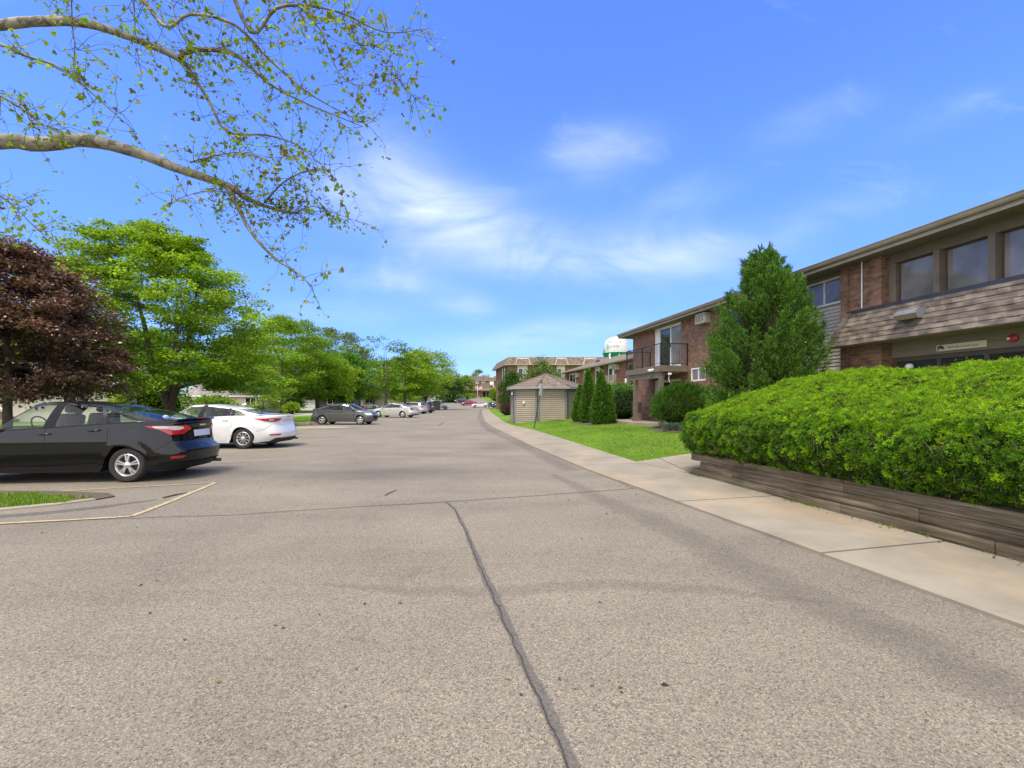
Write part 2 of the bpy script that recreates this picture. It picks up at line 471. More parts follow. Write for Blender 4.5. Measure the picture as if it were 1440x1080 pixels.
    gl = t.n('ShaderNodeBsdfGlossy'); gl.inputs['Roughness'].default_value = 0.01
    lw = t.n('ShaderNodeLayerWeight'); lw.inputs[0].default_value = 0.5
    mx = t.n('ShaderNodeMixShader')
    t.l(t.math('ADD', t.math('MULTIPLY', t.math('POWER', lw.outputs['Facing'], 5.0), 0.9), 0.05), mx.inputs[0]); t.l(tr.outputs[0], mx.inputs[1]); t.l(gl.outputs[0], mx.inputs[2]); t.l(mx.outputs[0], t.out.inputs[0])
    MAT['car_glass'] = t.m
    MAT['tint_glass'] = P('tinted_car_glass', (0.012, 0.014, 0.015), 0.03, var=0.1, spec=0.9)
    MAT['tyre'] = P('tyre_rubber', (0.022, 0.021, 0.02), 0.85, var=0.3, vs=12, bump=0.2)
    MAT['alloy'] = P('alloy_rim', (0.62, 0.61, 0.60), 0.3, metal=0.75, var=0.08)
    MAT['alloy_dark'] = P('dark_rim_pocket', (0.03, 0.03, 0.032), 0.5, var=0.2)
    MAT['car_plastic'] = P('black_car_plastic', (0.012, 0.012, 0.013), 0.3, var=0.2, spec=0.2)
    MAT['car_seam'] = P('car_panel_gap', (0.006, 0.006, 0.006), 0.9)
    MAT['chrome'] = P('chrome_trim', (0.75, 0.75, 0.76), 0.12, metal=1.0, var=0.03)
    MAT['tail_red'] = P('red_lens', (0.42, 0.008, 0.018), 0.1, var=0.2, vs=14, spec=0.8)
    MAT['tail_clear'] = P('clear_lens', (0.62, 0.60, 0.60), 0.08, var=0.15, vs=20, spec=0.8)
    MAT['plate'] = P('number_plate', (0.52, 0.57, 0.64), 0.4, var=0.12, vs=25)
    MAT['interior'] = P('car_interior', (0.028, 0.027, 0.027), 0.8, var=0.2)
    MAT['seat_grey'] = P('car_seat_cloth', (0.10, 0.10, 0.10), 0.9, var=0.15)
make_materials()
# ------------------------------------------------------------------ terrain
def gz(Y):
    """the land is level and climbs gently beyond a hundred metres"""
    if Y < 100: return 0.0
    if Y < 130: return (Y - 100) ** 2 * 0.00072
    return 0.648 + (Y - 130) * 0.0432 if Y < 240 else 5.4
LEFT_PTS = [(-6, 5.5), (0, 4.14), (3.0, 3.386), (6.04, 2.64), (8.07, 2.14), (10.2, 1.64), (16, 0.575), (25.9, -0.95), (35, -2.05), (68, -4.5), (106, -6.8), (109, -6.8), (114, -2.5), (124, -2.8), (135, -5.5), (160, -9), (200, -13.5), (240, -18)]
RIGHT_PTS = [(-6, 6.73), (0, 5.54), (9.4, 3.68), (9.5, 3.66), (11.4, 3.08), (15.7, 2.46), (24, 1.25), (30, -0.1), (38.4, -0.9), (68, -3.1), (106, -5.5), (109, -5.5)]
LEDGE_PTS = [(-20, -13.2), (8, -13.2), (50, -13.6), (100, -18.6), (135, -22), (200, -28), (240, -31)]
def interp(pts, y):
    return float(np.interp(y, [p[0] for p in pts], [p[1] for p in pts]))
def Lx(y): return interp(LEFT_PTS, y)      # where asphalt meets the sidewalk
def Rx(y): return interp(RIGHT_PTS, y)     # where sidewalk meets the lawn
def H(X, Y):
    d = X - Rx(Y)
    if d <= 0 or Y > 112: return gz(Y)
    s = float(np.interp(Y, [9, 12, 20, 40, 60, 100, 112], [0.05, 0.09, 0.135, 0.10, 0.05, 0.03, 0.0]))
    d2 = s * d
    return gz(Y) + 0.55 * math.tanh(d2 / 0.55)
def at(px, Y):
    return (px - 720) / FOC * Y
def zat(py, Y):
    return EYE - (py - HORIZON) / FOC * Y

YS = sorted(set(list(range(-20, 60, 4)) + list(range(60, 250, 2)) + [280, 340, 450, 700, 1200, 2500]))
def sheet(name, fl, fr, ys, mat, dz, nx=1, zf=None):
    mb = MB()
    rows = []
    for y in ys:
        a, b = fl(y), fr(y)
        rows.append([(a + (b - a) * k / nx, y, (zf(a + (b - a) * k / nx, y) if zf else gz(y)) + dz) for k in range(nx + 1)])
    vs = [p for r in rows for p in r]
    w = nx + 1
    fs = [(i * w + k, i * w + k + 1, (i + 1) * w + k + 1, (i + 1) * w + k) for i in range(len(rows) - 1) for k in range(nx)]
    mb.add(vs, fs)
    return mb.build(name, mat)

def build_ground():
    struct(sheet('ground', lambda y: -2500 if y > 240 else -400, lambda y: 2500 if y > 240 else 400, YS, MAT['turf'], -0.02, 8))
    ys = [y for y in YS if y <= 240] + [p[0] for p in LEFT_PTS if 0 < p[0] < 240] + [1, 2, 3.5, 5, 7, 9]
    struct(sheet('road', lambda y: interp(LEDGE_PTS, y), Lx, sorted(set(ys)), MAT['asphalt'], 0.0, 6))
    ys = [-20, 0, 20, 40, 60, 80, 100] + list(range(102, 242, 2))
    struct(sheet('side_street', lambda y: -28.0 - 0.03 * y, lambda y: -21.8 - 0.03 * y, ys, MAT['street'], 0.004, 2))
    struct(sheet('street_sidewalk', lambda y: -32.3 - 0.03 * y, lambda y: -31.0 - 0.03 * y, ys, MAT['concrete'], 0.005, 1))
    # lawn on the right that climbs to the buildings
    ys = list(np.arange(9.0, 40, 0.75)) + list(range(40, 111, 3)) + [111]
    def xs(y): return [0, 0.4, 0.9, 1.6, 2.5, 3.6, 5, 7, 10, 15, 24]
    mb = MB(); vs = []; n = 11
    for y in ys:
        r = Rx(y)
        for k, d in enumerate(xs(y)):
            vs.append((r - 0.03 + d, y, H(r + d, y) + 0.012))
    fs = [(i * n + k, i * n + k + 1, (i + 1) * n + k + 1, (i + 1) * n + k) for i in range(len(ys) - 1) for k in range(n - 1)]
    mb.add(vs, fs)
    struct(mb.build('lawn', MAT['turf'], smooth=True))
    # sidewalk slabs with open joints
    mb = MB()
    joints = [-1.2, 0.6, 2.6, 4.45, 6.75, 8.6, 10.75]
    y = 10.75
    while y < 107: y += 1.75 if y < 60 else 3.5; joints.append(min(y, 108))
    def rpt(yl):
        x0 = Lx(yl); sl = (Lx(yl + 0.5) - Lx(yl - 0.5))
        yr = yl
        for _ in range(6): yr = yl - sl * (Rx(yr) - x0)
        return (Rx(yr), yr)
    for a, b in zip(joints[:-1], joints[1:]):
        g = 0.012
        k = 4
        L = [(Lx(a + g + (b - a - 2 * g) * i / k) - 0.0, a + g + (b - a - 2 * g) * i / k) for i in range(k + 1)]
        Rr = [rpt(p[1]) for p in L]
        poly = L + Rr[::-1]
        zz = gz((a + b) / 2)
        mb.prism([(p[0], p[1]) for p in poly[::-1]], zz - 0.08, zz + 0.028 + 0.004 * ((int(a * 7)) % 3))
    struct(mb.build('sidewalk', MAT['concrete'], fixn=True))
    # walkway to the entrance, along the end of the planter
    mb = MB()
    px = [3.72, 4.6, 5.4, 6.3, 7.4, 8.6, 9.6]
    for i in range(len(px) - 1):
        a, b = px[i] + 0.008, px[i + 1] - 0.008
        f0 = lambda x: 9.55 + 0.10 * (x - 3.7)
        f1 = lambda x: 11.35 + 0.30 * (x - 3.1) * (1 if x < 4.6 else 1.0)
        vs = [(a, f0(a), H(a, f0(a)) + 0.04), (b, f0(b), H(b, f0(b)) + 0.04), (b, f1(b), H(b, f1(b)) + 0.04), (a, f1(a), H(a, f1(a)) + 0.04)]
        vs2 = [(x, y_, z - 0.12) for x, y_, z in vs]
        mb.add(vs + vs2, [(0, 1, 2, 3), (0, 4, 5, 1), (1, 5, 6, 2), (2, 6, 7, 3), (3, 7, 4, 0)])
    # first slab beside the sidewalk
    a, b = 3.0, 3.704
    vs = [(3.69, 9.45, 0.03), (b, 9.6, H(b, 9.6) + 0.04), (b, 11.5, H(b, 11.5) + 0.035), (3.12, 11.35, 0.03)]
    mb.add(vs + [(x, y_, z - 0.1) for x, y_, z in vs], [(0, 1, 2, 3), (0, 4, 5, 1), (1, 5, 6, 2), (2, 6, 7, 3), (3, 7, 4, 0)])
    struct(mb.build('walkway', MAT['concrete']))
    # mulch under the arborvitae and along the shrubs
    for ring in ([(3.3, 26.9), (3.55, 25.2), (3.95, 23.3), (4.7, 22.75), (5.35, 23.3), (5.2, 25.2), (4.7, 27.2)], [(5.7, 19.9), (5.75, 18.0), (5.9, 16.9), (6.6, 16.6), (8.6, 17.2), (8.4, 20.2), (7.0, 20.3)], [(6.1, 14.6), (6.0, 12.9), (7.3, 12.0), (9.6, 12.6), (9.3, 15.6), (7.2, 15.4)]):
        mb = MB(); m = len(ring); c = (sum(p[0] for p in ring) / m, sum(p[1] for p in ring) / m)
        fine = []
        for (xa, ya), (xb, yb) in zip(ring, ring[1:] + ring[:1]):
            for q in range(4):
                f = q / 4; x, y = xa + (xb - xa) * f, ya + (yb - ya) * f; w = 1 + 0.05 * math.sin(x * 9 + y * 7)
                fine.append((c[0] + (x - c[0]) * w, c[1] + (y - c[1]) * w))
        vs = [(c[0], c[1], H(*c) + 0.05)] + [(c[0] + (x - c[0]) * .6, c[1] + (y - c[1]) * .6, H(c[0] + (x - c[0]) * .6, c[1] + (y - c[1]) * .6) + 0.05) for x, y in fine] + [(x, y, H(x, y) + 0.03) for x, y in fine]
        k = len(fine)
        mb.add(vs, [(0, 1 + i, 1 + (i + 1) % k) for i in range(k)] + [(1 + i, 1 + k + i, 1 + k + (i + 1) % k, 1 + (i + 1) % k) for i in range(k)])
        struct(mb.build('mulch_bed_ground', MAT['soil'], smooth=True))
    # patio slab under the balcony
    mb = MB()
    poly = [(5.35, 24.6), (5.55, 22.0), (6.1, 20.6), (7.6, 20.2), (8.2, 20.4), (7.0, 26.0)]
    mb.prism(poly, 0.3, 0.56)
    struct(mb.build('patio', MAT['concrete'], fixn=True))
    # concrete apron left by an old island in front of the grey car
    mb = MB()
    mb.prism([(-13.4, 27.2), (-12.2, 26.0), (-9.9, 26.6), (-9.6, 27.6), (-11.2, 28.6), (-13.4, 28.9)], -0.02, 0.012)
    struct(mb.build('pavement_patch', MAT['kerb'], fixn=True))

def ribbon(name, pts, w, mat, dz=0.004, sub=0.12, wob=0.0, seed=1):
    """flat strip lying on the asphalt; attribute edge is 1 in the middle and 0 at the rims"""
    rnd = random.Random(seed)
    P = [Vector((p[0], p[1], 0)) for p in pts]
    W = w if hasattr(w, '__len__') else [w] * len(pts)
    out = []
    for i in range(len(P) - 1):
        n = max(1, int((P[i + 1] - P[i]).length / sub))
        for k in range(n):
            f = k / n
            out.append((P[i].lerp(P[i + 1], f), W[i] + (W[i + 1] - W[i]) * f))
    out.append((P[-1], W[-1]))
    vs, fs, ed = [], [], []
    n = len(out)
    off = 0.0
    for i, (p, ww) in enumerate(out):
        t = (out[min(i + 1, n - 1)][0] - out[max(i - 1, 0)][0]).normalized()
        s = Vector((t.y, -t.x, 0))
        off = off * 0.8 + rnd.uniform(-wob, wob)
        for k, e in ((-1, 0.0), (-0.5, 0.72), (0, 1.0), (0.5, 0.72), (1, 0.0)):
            q = p + s * (ww * 0.5 * k + off)
            vs.append((q.x, q.y, gz(q.y) + dz)); ed.append(e)
    for i in range(n - 1):
        for k in range(4):
            fs.append((i * 5 + k, i * 5 + k + 1, (i + 1) * 5 + k + 1, (i + 1) * 5 + k))
    me = bpy.data.meshes.new(name); me.from_pydata(vs, [], fs); me.materials.append(mat)
    a = me.attributes.new('edge', 'FLOAT', 'POINT'); a.data.foreach_set('value', ed)
    return struct(link(name, me))

def G(px, py, z=0.0):
    Y = (EYE - z) * FOC / (py - HORIZON)
    return ((px - 720) / FOC * Y, Y)

def build_markings():
    # sealed crack running from the joint towards the viewer
    c = [G(628, 706), G(640, 716), G(652, 740), G(668, 775), G(682, 810), G(704, 855), G(722, 895), G(742, 940), G(765, 985), G(786, 1035), G(806, 1080), (0.30, 0.9), (0.42, 0.2)]
    ribbon('tar_seam', c, [0.05, 0.055, 0.065, 0.085, 0.10, 0.11, 0.085, 0.09, 0.11, 0.10, 0.09, 0.09, 0.09], MAT['tar'], 0.004, 0.05, 0.004, 2)
    ribbon('road_crack', [(x - 0.015, y) for x, y in c], 0.013, MAT['tar_dark'], 0.008, 0.03, 0.007, 5)
    # cross joint
    j = [G(-60, 742), G(0, 738), G(120, 731), G(330, 724), G(500, 713), G(628, 706), G(760, 697), G(893, 687)]
    ribbon('cross_joint', j, [0.03, 0.04, 0.04, 0.05, 0.06, 0.09, 0.06, 0.07], MAT['tar'], 0.006, 0.05, 0.008, 3)
    # dark wheel worn patches beside the sidewalk
    ribbon('tar_patch', [G(893, 688), G(872, 678), G(850, 670)], [0.09, 0.14, 0.04], MAT['tar_faint'], 0.010, 0.06, 0.01, 4)
    ribbon('edge_repair', [(Lx(y) - 0.35 - 0.15 * math.sin(y * 0.3), y) for y in (10, 13, 17, 22, 28, 34, 45, 60, 80, 100)], 0.75, MAT['tar_faint'], 0.003, 0.4, 0.03, 6)
    ribbon('worn_track', [(Lx(y) - 0.95 - 0.05 * math.sin(y * 2), y) for y in (0.8, 2, 3, 4, 5, 6, 7, 8, 9.5)], [0.7, 0.8, 0.75, 0.8, 0.7, 0.75, 0.6, 0.5, 0.2], MAT['tar_faint'], 0.003, 0.1, 0.02, 8)
    ribbon('dark_band', [(-1.6, 3.75), (-0.8, 3.6), (0.0, 3.62), (0.8, 3.75), (1.6, 3.6), (2.4, 3.4)], [0.05, 0.3, 0.34, 0.34, 0.3, 0.05], MAT['dark_faint'], 0.0034, 0.06, 0.02, 9)  # broad, faint darker band across the asphalt
    # fresh asphalt along the island
    ribbon('asphalt_strip', [G(-80, 731), G(60, 722), G(150, 712), G(220, 703)], [0.35, 0.36, 0.32, 0.1], MAT['tar'], 0.003, 0.1, 0.01, 10)
    # stall lines
    ribbon('stall_line', [G(-200, 746), G(0, 737), G(100, 732), G(185, 727)], 0.12, MAT['paint_line'], 0.012, 0.2, 0.002, 11)
    ribbon('stall_line', [G(185, 727), G(240, 706), G(302, 680)], 0.13, MAT['paint_line'], 0.012, 0.2, 0.003, 12)
    ribbon('stall_line', [G(60, 693), G(160, 687), G(303, 679.5)], 0.09, MAT['paint_line'], 0.013, 0.2, 0.002, 13)
    ribbon('stall_line', [(-10.5, 11.3), G(270, 652), G(384, 647)], 0.1, MAT['paint_line'], 0.012, 0.2, 0.002, 14)
    ribbon('stall_line', [(-13, 14.05), G(330, 636), G(425, 630)], 0.1, MAT['paint_line'], 0.012, 0.2, 0.002, 15)
    for k, Y in enumerate((17.2, 19.9, 22.6)):
        ribbon('stall_line', [(-13, Y), (-8.0, Y + 0.1)], 0.1, MAT['paint_line'], 0.012, 0.3, 0.002, 16 + k)
    # old island kerb on the left, with soil and grass
    isl = [(-14, 5.95), (-9.5, 6.05), (-7.7, 6.12), (-7.1, 6.25), (-6.62, 6.62), (-6.38, 6.98), (-6.30, 7.22), (-6.6, 7.45), (-7.6, 7.62), (-14, 7.75)]
    front = [(-14, 5.95), (-9.5, 6.05), (-7.7, 6.12), (-7.1, 6.25), (-6.62, 6.62), (-6.38, 6.98)]
    back = [(-14, 6.07), (-9.5, 6.16), (-7.7, 6.23), (-7.16, 6.35), (-6.72, 6.68), (-6.44, 6.99)]
    mb = MB()
    for i in range(len(front) - 1):
        a, b, c, d = front[i], front[i + 1], back[i + 1], back[i]
        mb.quad((*a, 0.022), (*b, 0.022), (*c, 0.03), (*d, 0.03))
        mb.quad((*a, -0.02), (*b, -0.02), (*b, 0.022), (*a, 0.022))
    struct(mb.build('kerb', MAT['kerb']))
    mb = MB(); mb.prism([(x, y + (0.06 if y < 6.9 else 0)) for x, y in isl], -0.02, 0.02)
    struct(mb.build('island_soil', MAT['soil'], fixn=True))
    # broken kerb stones by the grey car
    rnd = random.Random(4)
    for k, (px, Y, ln) in enumerate(((405, 29.6, 0.9), (423, 30.0, 1.3), (441, 30.9, 0.9))):
        mb = MB()
        M = Matrix.Translation((at(px, Y), Y, 0)) @ Matrix.Rotation(rnd.uniform(-0.15, 0.15), 4, 'Z')
        mb.rbox(-ln / 2, ln / 2, -0.12, 0.12, -0.02, 0.2, 0.05, M=M)
        o = mb.build('kerb_stone', MAT['kerb'], auto=40)
        tag(o, ['weathered kerb stone nearest the tail of the white sedan', 'longest weathered kerb stone on the grass edge between the white and grey sedans', 'weathered kerb stone beside the tail of the grey sedan'][k], 'kerb stone', 'kerb stones between the white and grey sedans')

def grass_blades(rng, pts, h, tints):
    n = len(pts)
    ang = rng.uniform(0, 2 * PI, n)
    lean = rng.normal(0, 0.35, (n, 2))
    hh = h * rng.uniform(0.5, 1.25, n)
    w = 0.004 + 0.05 * hh
    base = pts
    tip = base + np.stack([lean[:, 0] * hh, lean[:, 1] * hh, hh], 1)
    sx = np.stack([np.cos(ang) * w, np.sin(ang) * w, np.zeros(n)], 1)
    return np.stack([base - sx, base + sx, tip], 1), pick_tints(rng, n, tints, 0.2)

def build_grass():
    rng = np.random.default_rng(5)
    G1 = [(0.125, 0.25, 0.014), (0.155, 0.28, 0.016), (0.185, 0.31, 0.022), (0.10, 0.21, 0.014), (0.23, 0.31, 0.05)]
    # right lawn
    P = []
    n = 150000
    Y = 9.9 + 26 * rng.power(1.0, n) ** 1.6
    d = rng.uniform(0.0, 1.0, n) ** 0.9 * 7.5
    for y, dd in zip(Y, d):
        x = Rx(y) + dd
        if 9.4 < y < 11.35 + 0.3 * (x - 3.1) and x < 10: continue
        if 20.0 < y < 26 and x > 5.4 + 0.1 * (24.6 - y): continue
        if x > 11.6 - 0.185 * y: continue
        if (x - 2.46) ** 2 + (y - 33) ** 2 < 7.6: continue
        if 22.9 < y < 26.9 and 3.75 < x < 5.15 and abs(x - (3.4 + 0.35 * (27 - y))) < 0.9: continue
        if 16.8 < y < 20 and x > 5.8: continue
        P.append((x, y, H(x, y)))
    V, T = grass_blades(rng, np.array(P), 0.055, G1)
    # thin, yellowed and dark lush patches
    Q = np.array(P); k = np.array([noise.noise(Vector((p[0] * 0.55, p[1] * 0.4, 3.0))) + 0.5 * noise.noise(Vector((p[0] * 1.7, p[1] * 1.3, 9.0))) for p in Q])
    T = T * np.clip(1 + 0.55 * k, 0.5, 1.6)[:, None] * np.stack([1 + 0.45 * np.clip(k, 0, 1), np.ones(len(k)), np.ones(len(k))], 1)
    o = quads_mesh('grass', V, MAT['blade'], None, np.clip(T, 0.004, 1), 3); o['kind'] = 'stuff'
    # weeds along the foot of the timber wall and in the slab joints
    n = 900
    y = rng.uniform(2.5, 9.3, n); y = np.where(rng.random(n) < 0.7, y, rng.normal(6.6, 0.25, n))
    W = np.stack([5.54 - 0.198 * y - 0.012 - np.abs(rng.normal(0, 0.012, n)), y, np.full(n, 0.028)], 1)
    W = W[np.sin(y * 5.0) + np.sin(y * 13.0) * 0.7 > 0.3]
    V, T = grass_blades(rng, W, 0.035, G1)
    o = quads_mesh('joint_weeds', V, MAT['blade'], None, T, 3); o['kind'] = 'stuff'
    # clover flowers in the lawn
    sel = np.array(P)[rng.integers(0, len(P), 420)]
    sel = sel[(sel[:, 1] < 19)]
    c = sel + np.array([0, 0, 0.055])
    s = 0.007
    V = np.stack([c + [-s, 0, -s], c + [s, 0, -s], c + [s, 0, s], c + [-s, 0, s]], 1)
    o = quads_mesh('clover_flowers', V, MAT['leaf'], None, np.full((len(c), 3), 0.7)); o['kind'] = 'stuff'
    # island grass
    n = 14000
    x = rng.uniform(-10.5, -6.55, n); y = rng.uniform(6.16, 7.5, n)
    k = (y < 7.22 + 0.12 * np.sin(x * 3)) & (y > 6.28 + np.clip(x + 7.5, 0, 2) * 0.45 + 0.03 * np.sin(x * 11)) & (x < -6.66 + 0.1 * np.sin(y * 17))
    V, T = grass_blades(rng, np.stack([x, y, np.full(n, 0.02)], 1)[k], 0.06, G1)
    o = quads_mesh('island_grass', V, MAT['blade'], None, T, 3); o['kind'] = 'stuff'
    # strip by the grey car
    n = 30000
    x = rng.uniform(-21.5, -13.4, n); y = rng.uniform(27, 46, n)
    V, T = grass_blades(rng, np.stack([x, y, np.full(n, -0.02)], 1), 0.09, G1)
    o = quads_mesh('verge_grass', V, MAT['blade'], None, T, 3); o['kind'] = 'stuff'

def build_litter():
    rng = np.random.default_rng(8)
    P = []
    for _ in range(170):
        y = 2.2 + 18 * rng.random() ** 1.6
        x = rng.uniform(-0.9, 0.45) * y if rng.random() < 0.8 else rng.uniform(-6, -4)
        if Lx(y) - 0.05 > x > -6.2: P.append((x, y, 0.006))
    for _ in range(40):
        y = rng.uniform(4, 9); P.append((Rx(y) - 0.02 - abs(rng.normal(0, 0.1)), y, 0.04))
    P = np.array(P); n = len(P)
    U = nrm(np.stack([rng.normal(size=n), rng.normal(size=n), rng.normal(0, 0.15, n)], 1))
    N = nrm(np.stack([rng.normal(0, 0.3, n), rng.normal(0, 0.3, n), np.ones(n)], 1))
    V = kites(P, U, N, rng.uniform(0.015, 0.05, n), rng.uniform(0.01, 0.03, n), 0.15)
    T = pick_tints(rng, n, [(0.09, 0.05, 0.03), (0.17, 0.09, 0.04), (0.06, 0.04, 0.03), (0.26, 0.16, 0.06), (0.10, 0.17, 0.02)], 0.2)
    o = quads_mesh('leaf_litter', V, MAT['leaf_thick'], None, T); o['kind'] = 'stuff'
    for k, (pts, lab) in enumerate((
        ([G(229, 701), G(246, 697), G(262, 694)], 'brown fallen twig lying across the angled yellow stall line'),
        ([G(541, 698), G(548, 694), G(557, 690)], 'thin dark twig lying on the asphalt in the middle of the lot'),
        ([G(617, 599), G(621, 595.5), G(625, 593)], 'dark twig lying far up the driveway'))):
        mb = MB(); mb.tube([(x, y, 0.014) for x, y in pts], [0.010, 0.013, 0.006] if k != 1 else [0.006, 0.008, 0.005], 5)
        tag(mb.build('fallen_twig', MAT['twig']), lab, 'twig', 'twigs on the asphalt')
# ------------------------------------------------------------------ trees and shrubs
GREEN = [(0.13, 0.25, 0.012), (0.17, 0.30, 0.014), (0.22, 0.35, 0.018), (0.10, 0.20, 0.012)]
LIME = [(0.19, 0.33, 0.012), (0.24, 0.38, 0.016), (0.15, 0.27, 0.012), (0.29, 0.41, 0.03)]
OLIVE = [(0.10, 0.17, 0.035), (0.14, 0.22, 0.05), (0.08, 0.14, 0.03), (0.18, 0.25, 0.08)]
DARK = [(0.035, 0.085, 0.012), (0.05, 0.115, 0.015), (0.065, 0.14, 0.02)]
PURPLE = [(0.105, 0.046, 0.038), (0.145, 0.066, 0.050), (0.18, 0.10, 0.075), (0.074, 0.036, 0.032), (0.10, 0.072, 0.036)]

def bez(a, b, c, n):
    out = []
    for i in range(n + 1):
        t = i / n
        out.append(a * (1 - t) ** 2 + b * 2 * t * (1 - t) + c * t * t)
    return out

def make_tree(name, label, cat, loc, height, radius, base, shape, nclump, nleaf, leaf, tints, seed, trunk_r=0.25, flat=0.45,
              csize=0.22, group=None, bark='bark', forks=1, lean=(0, 0), sparse=1.0, aspect=(1, 1), leafmat='leaf', skew=(0, 0)):
    rng = np.random.default_rng(seed)
    rnd = random.Random(seed)
    root = thing(name, label, cat, (loc[0], loc[1], loc[2] if len(loc) > 2 else gz(loc[1]) - 0.03), 0, group)
    def rad(h):
        if shape == 'round': return math.sqrt(max(0, 1 - (2 * h - 0.95) ** 2)) ** 0.9
        if shape == 'spread': return min(1, 0.55 + 1.2 * h) * math.sqrt(max(0, 1 - max(0, (h - 0.45) / 0.55) ** 2.2))
        if shape == 'broad': return (0.80 + 0.2 * min(1, h * 3)) * math.sqrt(max(0, 1 - max(0, (h - 0.25) / 0.75) ** 1.9))
        if shape == 'vase': return 0.35 + 0.65 * min(1, h * 1.3) - max(0, h - 0.75) * 1.6
        return max(0.05, (1 - h) ** 0.8)
    ch = height - base
    cl = []
    for _ in range(nclump):
        h = rng.uniform(0.02, 1.0)
        r = radius * rad(h) * (rng.uniform(0.25, 1.0) ** 0.5) * rng.uniform(0.76, 1.16); h = h * rng.uniform(0.93, 1.06)
        a = rng.uniform(0, 2 * PI)
        cl.append(Vector((math.cos(a) * r * aspect[0] + skew[0] * h, math.sin(a) * r * aspect[1] + skew[1] * h, base + ch * h)))
    # limbs: from the trunk to each clump, joining the closest existing limb
    mb = MB()
    nodes = []
    top = base + ch * 0.75
    stems = []
    for k in range(forks):
        a = 2 * PI * k / max(1, forks) + seed
        ex = Vector((math.cos(a), math.sin(a), 0)) * (radius * 0.3 if forks > 1 else 0) + Vector((lean[0], lean[1], 0))
        fork_z = base * (0.55 if forks > 1 else 1)
        p0 = Vector((0, 0, 0)); p1 = Vector((rnd.uniform(-0.1, 0.1), rnd.uniform(-0.1, 0.1), fork_z))
        path = [p0, p0.lerp(p1, 0.15), p0.lerp(p1, 0.6), p1]
        m = 7
        for i in range(1, m + 1):
            f = i / m
            path.append(Vector((p1.x + ex.x * f ** 0.8 + rnd.uniform(-0.12, 0.12), p1.y + ex.y * f ** 0.8 + rnd.uniform(-0.12, 0.12), fork_z + (top - fork_z) * f)))
        tr = trunk_r / (1 if forks == 1 else 1.25)
        rr = [tr * 1.35, tr * 1.02, tr * 0.92, tr * 0.86] + [tr * 0.82 * (1 - i / m) ** 0.9 + 0.012 for i in range(1, m + 1)]
        mb.tube(path, rr, 8)
        for p, r in list(zip(path, rr))[3:]: nodes.append((p, r))
    cl.sort(key=lambda c: (c - Vector((0, 0, base + ch * 0.3))).length)
    for c in cl:
        best, bd = None, 1e9
        for p, r in nodes:
            d = (p - c).length + (3.0 if p.z > c.z + 0.1 * radius else 0) + (0.0 if r > 0.015 else 0.4)
            if d < bd: best, bd = (p, r), d
        p, r = best
        if (p - c).length < 0.05: continue
        mid = p.lerp(c, 0.5) + Vector((rnd.uniform(-.1, .1), rnd.uniform(-.1, .1), 0.12)) * (c - p).length
        path = bez(p, mid, c, 4)
        r0 = min(r * 0.72, 0.02 + 0.03 * (c - p).length * trunk_r / 0.25)
        rr = [r0, r0 * 0.85, r0 * 0.65, r0 * 0.45, max(0.006, r0 * 0.25)]
        mb.tube(path, rr, 5, cap=False)
        for q, x in list(zip(path, rr))[1:]: nodes.append((q, x))
    tk = mb.build('trunk', MAT[bark], root, smooth=True)
    # leaves
    per = max(1, int(nleaf / len(cl)))
    C = np.repeat(np.array([list(c) for c in cl]), per, 0)
    n = len(C)
    s = csize * radius * np.repeat(rng.uniform(0.65, 1.35, len(cl)), per)
    d = rng.normal(size=(n, 3)); d = nrm(d) * (rng.uniform(0, 1, (n, 1)) ** 0.5)
    off = d * s[:, None] * np.array([1, 1, flat]) * 1.3
    P = C + off
    droop = np.linalg.norm(off[:, :2], axis=1)
    P[:, 2] -= 0.25 * droop
    U = nrm(np.stack([off[:, 0] / s + rng.normal(0, .55, n), off[:, 1] / s + rng.normal(0, .55, n), rng.normal(-0.15, .35, n)], 1))
    N = nrm(np.stack([rng.normal(0, .55, n), rng.normal(0, .55, n), np.ones(n) * 0.8], 1))
    L = leaf * rng.uniform(0.6, 1.4, n)
    V = kites(P, U, N, L, L * rng.uniform(0.5, 0.8, n), 0.12)
    ctint = np.repeat(rng.normal(1, 0.16, len(cl)), per)
    T = np.clip(pick_tints(rng, n, tints, 0.14) * ctint[:, None], 0.004, 1)
    quads_mesh('crown', V, MAT[leafmat], root, T)
    return root

def sprays(rng, P, D, L, W, k, tints, nfan=6, up=0.25, tw=0.5):
    """feathery sprays: k cards fanned along direction D from P"""
    n = len(P)
    out, tt = [], []
    base_t = pick_tints(rng, n, tints, 0.16)
    for i in range(k):
        f = i / max(1, k - 1)
        side = (-1) ** i
        d = nrm(D + rng.normal(0, tw * 0.5, (n, 3)) + np.array([0, 0, up]) * rng.uniform(0.2, 1, (n, 1)))
        c = P + nrm(D) * (L * f * 0.75)[:, None] + rng.normal(0, 0.06, (n, 3)) * L[:, None]
        N = nrm(rng.normal(0, 1, (n, 3)) + D * 0.4)
        out.append(kites(c, d, N, L * (0.75 - 0.35 * f) * rng.uniform(0.7, 1.2, n), W * rng.uniform(0.7, 1.3, n), 0.1))
        tt.append(np.clip(base_t * (0.9 + 0.25 * f), 0.004, 1))
    return np.concatenate(out), np.concatenate(tt)

